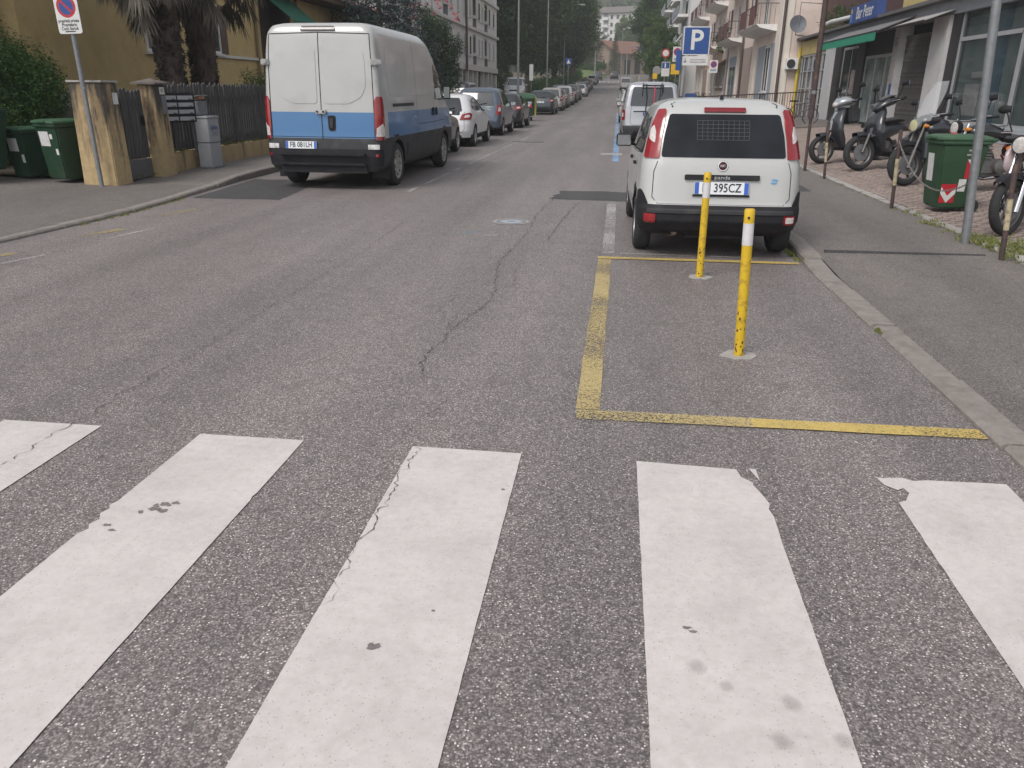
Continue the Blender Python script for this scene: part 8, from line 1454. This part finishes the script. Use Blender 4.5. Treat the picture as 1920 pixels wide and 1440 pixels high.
# right side trees, signs
GR = 'street trees on the right beyond the pink house'
tree('street_tree', 'light green small tree beside the sign posts on the right', (5.6, 98, g(98)), 6.5, 1.9, L_LIGHT, 0.22, 70, 110, 91, 0.1, GR, key='D')
tree('street_tree', 'rounded street tree in front of the grey block', (5.7, 108, g(108)), 8.5, 2.4, L_MID, 0.25, 80, 110, 92, 0.15, GR)
tree('street_tree', 'taller street tree before the far end of the grey block', (5.4, 126, g(126)), 11, 3.0, L_LIGHT, 0.3, 90, 110, 93, 0.12, GR)
tree('street_tree', 'big tree overhanging the street on the right', (5.6, 152, g(152)), 17, 4.6, L_MID, 0.4, 130, 120, 94, 0.12, GR, key='E')
tree('street_tree', 'dark tall tree on the right at the top of the street', (8.5, 178, g(178)), 22, 5.6, L_DARK, 0.45, 150, 130, 71, 0.12, GR, key='A')
tree('street_tree', 'mid green tree beside the red roofed house on the right', (10.5, 205, 5), 17, 5.0, L_MID, 0.4, 130, 120, 94, 0.12, GR, rz=2, key='E')
bw = thing('boundary_wall', 'pale low wall on the right at the top of the street', 'wall'); MB().box(2.6, 2.9, 120, 175, g(120), g(175) + 0.2).build('body', M_CONC, bw)
t, p_ = sign('parking_sign', 'big blue parking sign with white letter above the silver van', 2.0, 28.3, 0.1, 3.10, 0.86, 0.86, M_SWHITE, pr=0.04)
bl = MB().box(-0.40, 0.40, -0.40, 0.40, 0.008, 0.010).build('blue_field', M_SBLUE, p_); link('lettering', text_mesh('P', 0.84, M_SWHITE, bold=0.014), bl, (0.0, 0.0, 0.0115))
lo = MB().box(-0.42, 0.42, -0.14, 0.14, -0.008, 0.008).build('lower_plate', M_SWHITE, t, loc=(0.0, 0, 2.40), rot=(R(90), 0, 0)); link('lettering', text_mesh('riservato residenti\nRestituire pubblico' if False else 'ritirare lo scontrino\nRestituzione pubblica', 0.085, M_INK, squeeze=0.72), lo, (0.09, 0, 0.0095)); q = MB().box(-0.01, 0.01, -0.055, 0.07, 0.008, 0.0095).bar((0, -0.06, 0.009), (-0.045, -0.01, 0.009), 0.018, 0.002).bar((0, -0.06, 0.009), (0.045, -0.01, 0.009), 0.018, 0.002); q.build('arrow', M_INK, lo, loc=(-0.32, 0, 0))
for ch_ in t.children:
    if ch_.name.startswith(('plate', 'lower_plate')): ch_.location.x = 0.44
MB().box(-0.08, 0.08, -0.09, -0.03, 2.1, 2.7).build('small_blue_plate', M_SBLUE, t, loc=(-0.10, 0, 0))
def noparking(p_, r, y0):
    for (q, z, m_) in ((r, 0.010, M_SRED), (r * 0.74, 0.012, M_SBLUE)): MB().lathe([(0.0005, z), (q, z)], 22, cap=False).build('disc', m_, p_, loc=(0, y0, 0))
    MB().box(-r * 0.75, r * 0.75, -r * 0.11, r * 0.11, 0.013, 0.0145).build('bar', M_SRED, p_, loc=(0, y0, 0), rot=(0, 0, R(-45)))
t, p_ = sign('no_parking_sign', 'small no parking sign below the big blue parking sign', 4.75, 44, 0.3, 2.75, 0.42, 0.6, M_SWHITE); noparking(p_, 0.16, 0.10); MB().box(-0.15, 0.15, -0.22, -0.12, 0.009, 0.011).build('print', M_PBLU, p_)
t, p_ = sign('no_parking_sign', 'no parking sign with yellow board below, left of the parking sign', 4.05, 62, g(62) + 0.1, 4.05, 0.62, 1.0, M_SWHITE); noparking(p_, 0.26, 0.16); MB().box(-0.2, 0.2, -0.42, -0.25, 0.009, 0.011).build('print', M_PBLU, p_); MB().box(-0.32, 0.30, -0.35, 0.35, -0.01, 0.01).build('yellow_board', M_SYEL, t, loc=(-0.05, 0, 2.95 - g(62)), rot=(R(90), 0, 0))
t, p_ = sign('one_way_sign', 'blue and white sign on twin posts among the right hand signs', 3.4, 64, g(64) + 0.1, 3.1, 0.6, 1.0, M_SWHITE); MB().box(-0.27, 0.27, 0.05, 0.46, 0.009, 0.011).build('blue_field', M_SBLUE, p_); MB().box(-0.08, 0.02, 0.1, 0.4, 0.011, 0.0125).build('arrow', M_SWHITE, p_); MB().tube([(0.25, 0.03, 0), (0.25, 0.03, 2.5)], 0.03).build('second_post', M_ZINC, t)
for (x, y, zc, r, lab) in ((2.85, 66, 2.95, 0.32, 'round sign seen from the back, left of the twin post sign'), (3.65, 70, 4.35, 0.34, 'round sign with red rim above the twin post sign')):
    t = thing('round_sign', lab, 'sign', (x, y, g(y) + 0.1)); MB().tube([(0, 0.03, 0), (0, 0.03, zc)], 0.03, 8).build('post', M_ZINC, t); d_ = MB().lathe([(0.001, -0.01), (r, -0.01), (r, 0.01), (0.001, 0.01)], 24, 0).build('disc', M_BACK if zc < 4 else M_SRED, t, loc=(0, 0, zc - g(y)), rot=(R(90), 0, 0))
    if zc > 4: MB().lathe([(0.001, 0.012), (r * 0.7, 0.012)], 22, cap=False).build('white_centre', M_SWHITE, d_)
    else: MB().box(-0.3, 0.05, -0.03, 0.03, zc - 0.75, zc - 0.35).build('yellow_board', M_SYEL, t)
t = thing('blue_machine', 'dark blue ticket machine beside the silver van under the parking sign', 'ticket machine', (2.22, 26.2, 0.1)); MB().box(-0.17, 0.17, -0.14, 0.14, 0, 1.4).build('body', mat('machine blue', (0.025, 0.055, 0.16), 0.5, var=0.1), t, bevel=0.03); MB().box(-0.11, 0.11, -0.146, -0.14, 0.95, 1.2).build('panel', M_ZINC, t)
bicycle('bicycle parked behind the ticket machine on the right pavement', (2.6, 30.5, 0.12), R(70), M_RAIL, 'bicycles on the right pavement'); bicycle('dark bicycle parked beside the first one on the right pavement', (2.7, 32.0, 0.12), R(60), M_BLACK, 'bicycles on the right pavement')
pb = bush('flower_tub_bush', 'dark leafy tub plant on the right pavement beyond the ticket machine', (3.2, 33.5, 0.1), 0.5, 0.5, 0.75, L_DARK, 0.09, 30, 60, 97, cat='plant')
# ---- wooded hill
M_HILL = mat('hill earth', (0.05, 0.065, 0.03), 0.95, var=0.3, scale=0.05)
def hz(x, y):
    d = max(0, y - 225); t = min(1, max(0, (y - 345) / 130)); return 5.0 + 48 * (1 - math.exp(-(d / 230) ** 1.5)) + 42 * t * t * (3 - 2 * t) + 4 * math.sin(x * 0.02 + 1) * min(1, d / 200) + max(0, abs(x) - 50) * 0.15 * min(1, d / 60)
vs = []; fs = []; nx, ny = 40, 26
for j in range(ny + 1):
    for i in range(nx + 1): x = -360 + 720 * i / nx; y = 222 + 480 * (j / ny) ** 1.3; vs.append((x, y, hz(x, y) - (1.0 if j == 0 else 0)))
for j in range(ny):
    for i in range(nx): k = j * (nx + 1) + i; fs.append((k, k + 1, k + nx + 2, k + nx + 1))
tag(link('hill', rawmesh('hill', vs, fs, M_HILL, True)), 'wooded hillside closing the street', kind='structure')
rg = np.random.default_rng(99); cl = []
while len(cl) < 4200:
    y = 240 + 300 * rg.random() ** 1.2; x = rg.uniform(-0.62, 0.5) * y
    if 318 < y < 346 and -16 < x < 22: continue
    if 290 < y < 318 and -12 < x < 18: continue
    s2 = rg.uniform(1.8, 4.2) * (y / 300) ** 0.5; cl.append((x, y, hz(x, y) + s2 * rg.uniform(0.6, 1.7), s2))
v, f = leafcloud(cl, 46, 1.05, 0.6, 98, shell=0.5); tag(link('hillside_wood', rawmesh('hillside_wood', v, f, L_FAR)), 'dense green wood covering the hillside', 'wood', kind='stuff')
ab = thing('hill_apartment_block', 'long white apartment block with grey roof high on the hillside', 'building', (-1.0, 331, hz(2, 331) - 1), R(-14)); H0 = 29.0 - (hz(2, 331) - 1)
MB().box(-12.5, 13.5, -5, 6, 0, H0).build('wall', M_APT, ab); MB().add([(-13.2, -6, H0), (14.2, -6, H0), (14.2, 7, H0), (-13.2, 7, H0), (-13.2, 0.5, H0 + 2.6), (14.2, 0.5, H0 + 2.6)], [(0, 1, 5, 4), (4, 5, 2, 3), (0, 4, 3), (1, 2, 5), (0, 3, 2, 1)]).build('roof', mat('grey tile roof', (0.16, 0.145, 0.135), 0.85, var=0.2), ab)
wm = MB().box(-0.55, 0.55, -5.06, -5.0, 0, 1.5).mesh('window', M_APT2); pm_ = MB().box(-0.45, 0.45, -5.08, -5.061, 0.1, 1.4).mesh('pane', M_WGLASS)
for fl in range(4):
    for k in range(11):
        if k in (3, 8): continue
        o = link('window', wm, ab, (-11 + k * 2.3, 0, H0 - 2.2 - fl * 2.6)); link('pane', pm_, o)
    for k in (3, 8): o = MB().box(-1.0, 1.0, -5.9, -5.0, 0, 1.0).build('balcony', M_SLAB, ab, loc=(-11 + k * 2.3, 0, H0 - 2.5 - fl * 2.6)); MB().box(-0.9, 0.9, -5.03, -5.0, 1.0, 2.3).build('recess', M_LOGG, o)  # flat panel behind each balcony, recess shade is in its colour
GH = 'trees below the hillside block'
for k, (x, y, hh, lab) in enumerate(((-13, 300, 13, 'pale green tree below the left end of the hillside block'), (1.5, 292, 11, 'pale green tree below the middle of the hillside block'), (14, 298, 15, 'pale green tree below the right end of the hillside block'))): tree('hillside_tree', lab, (x, y, hz(x, y) - 0.5), hh, 5.0, L_LIGHT, 0.55, 90, 80, 101, 0.1, GH, rz=k * 1.3, key='F')
# ---- the hazy air
hm = bpy.data.materials.new('hazy air'); hm.use_nodes = True; nt = hm.node_tree
for n_ in list(nt.nodes):
    if n_.type == 'BSDF_PRINCIPLED': nt.nodes.remove(n_)
pv = nt.nodes.new('ShaderNodeVolumePrincipled'); pv.inputs['Color'].default_value = (0.90, 0.91, 0.92, 1); pv.inputs['Density'].default_value = 0.0010; pv.inputs['Anisotropy'].default_value = 0.1
nt.links.new(pv.outputs[0], nt.nodes['Material Output'].inputs['Volume'])
hb = MB().box(-620, 620, -70, 920, -2.0, 140).build('haze', hm); tag(hb, 'thin pale haze filling the street air', 'haze', kind='stuff')
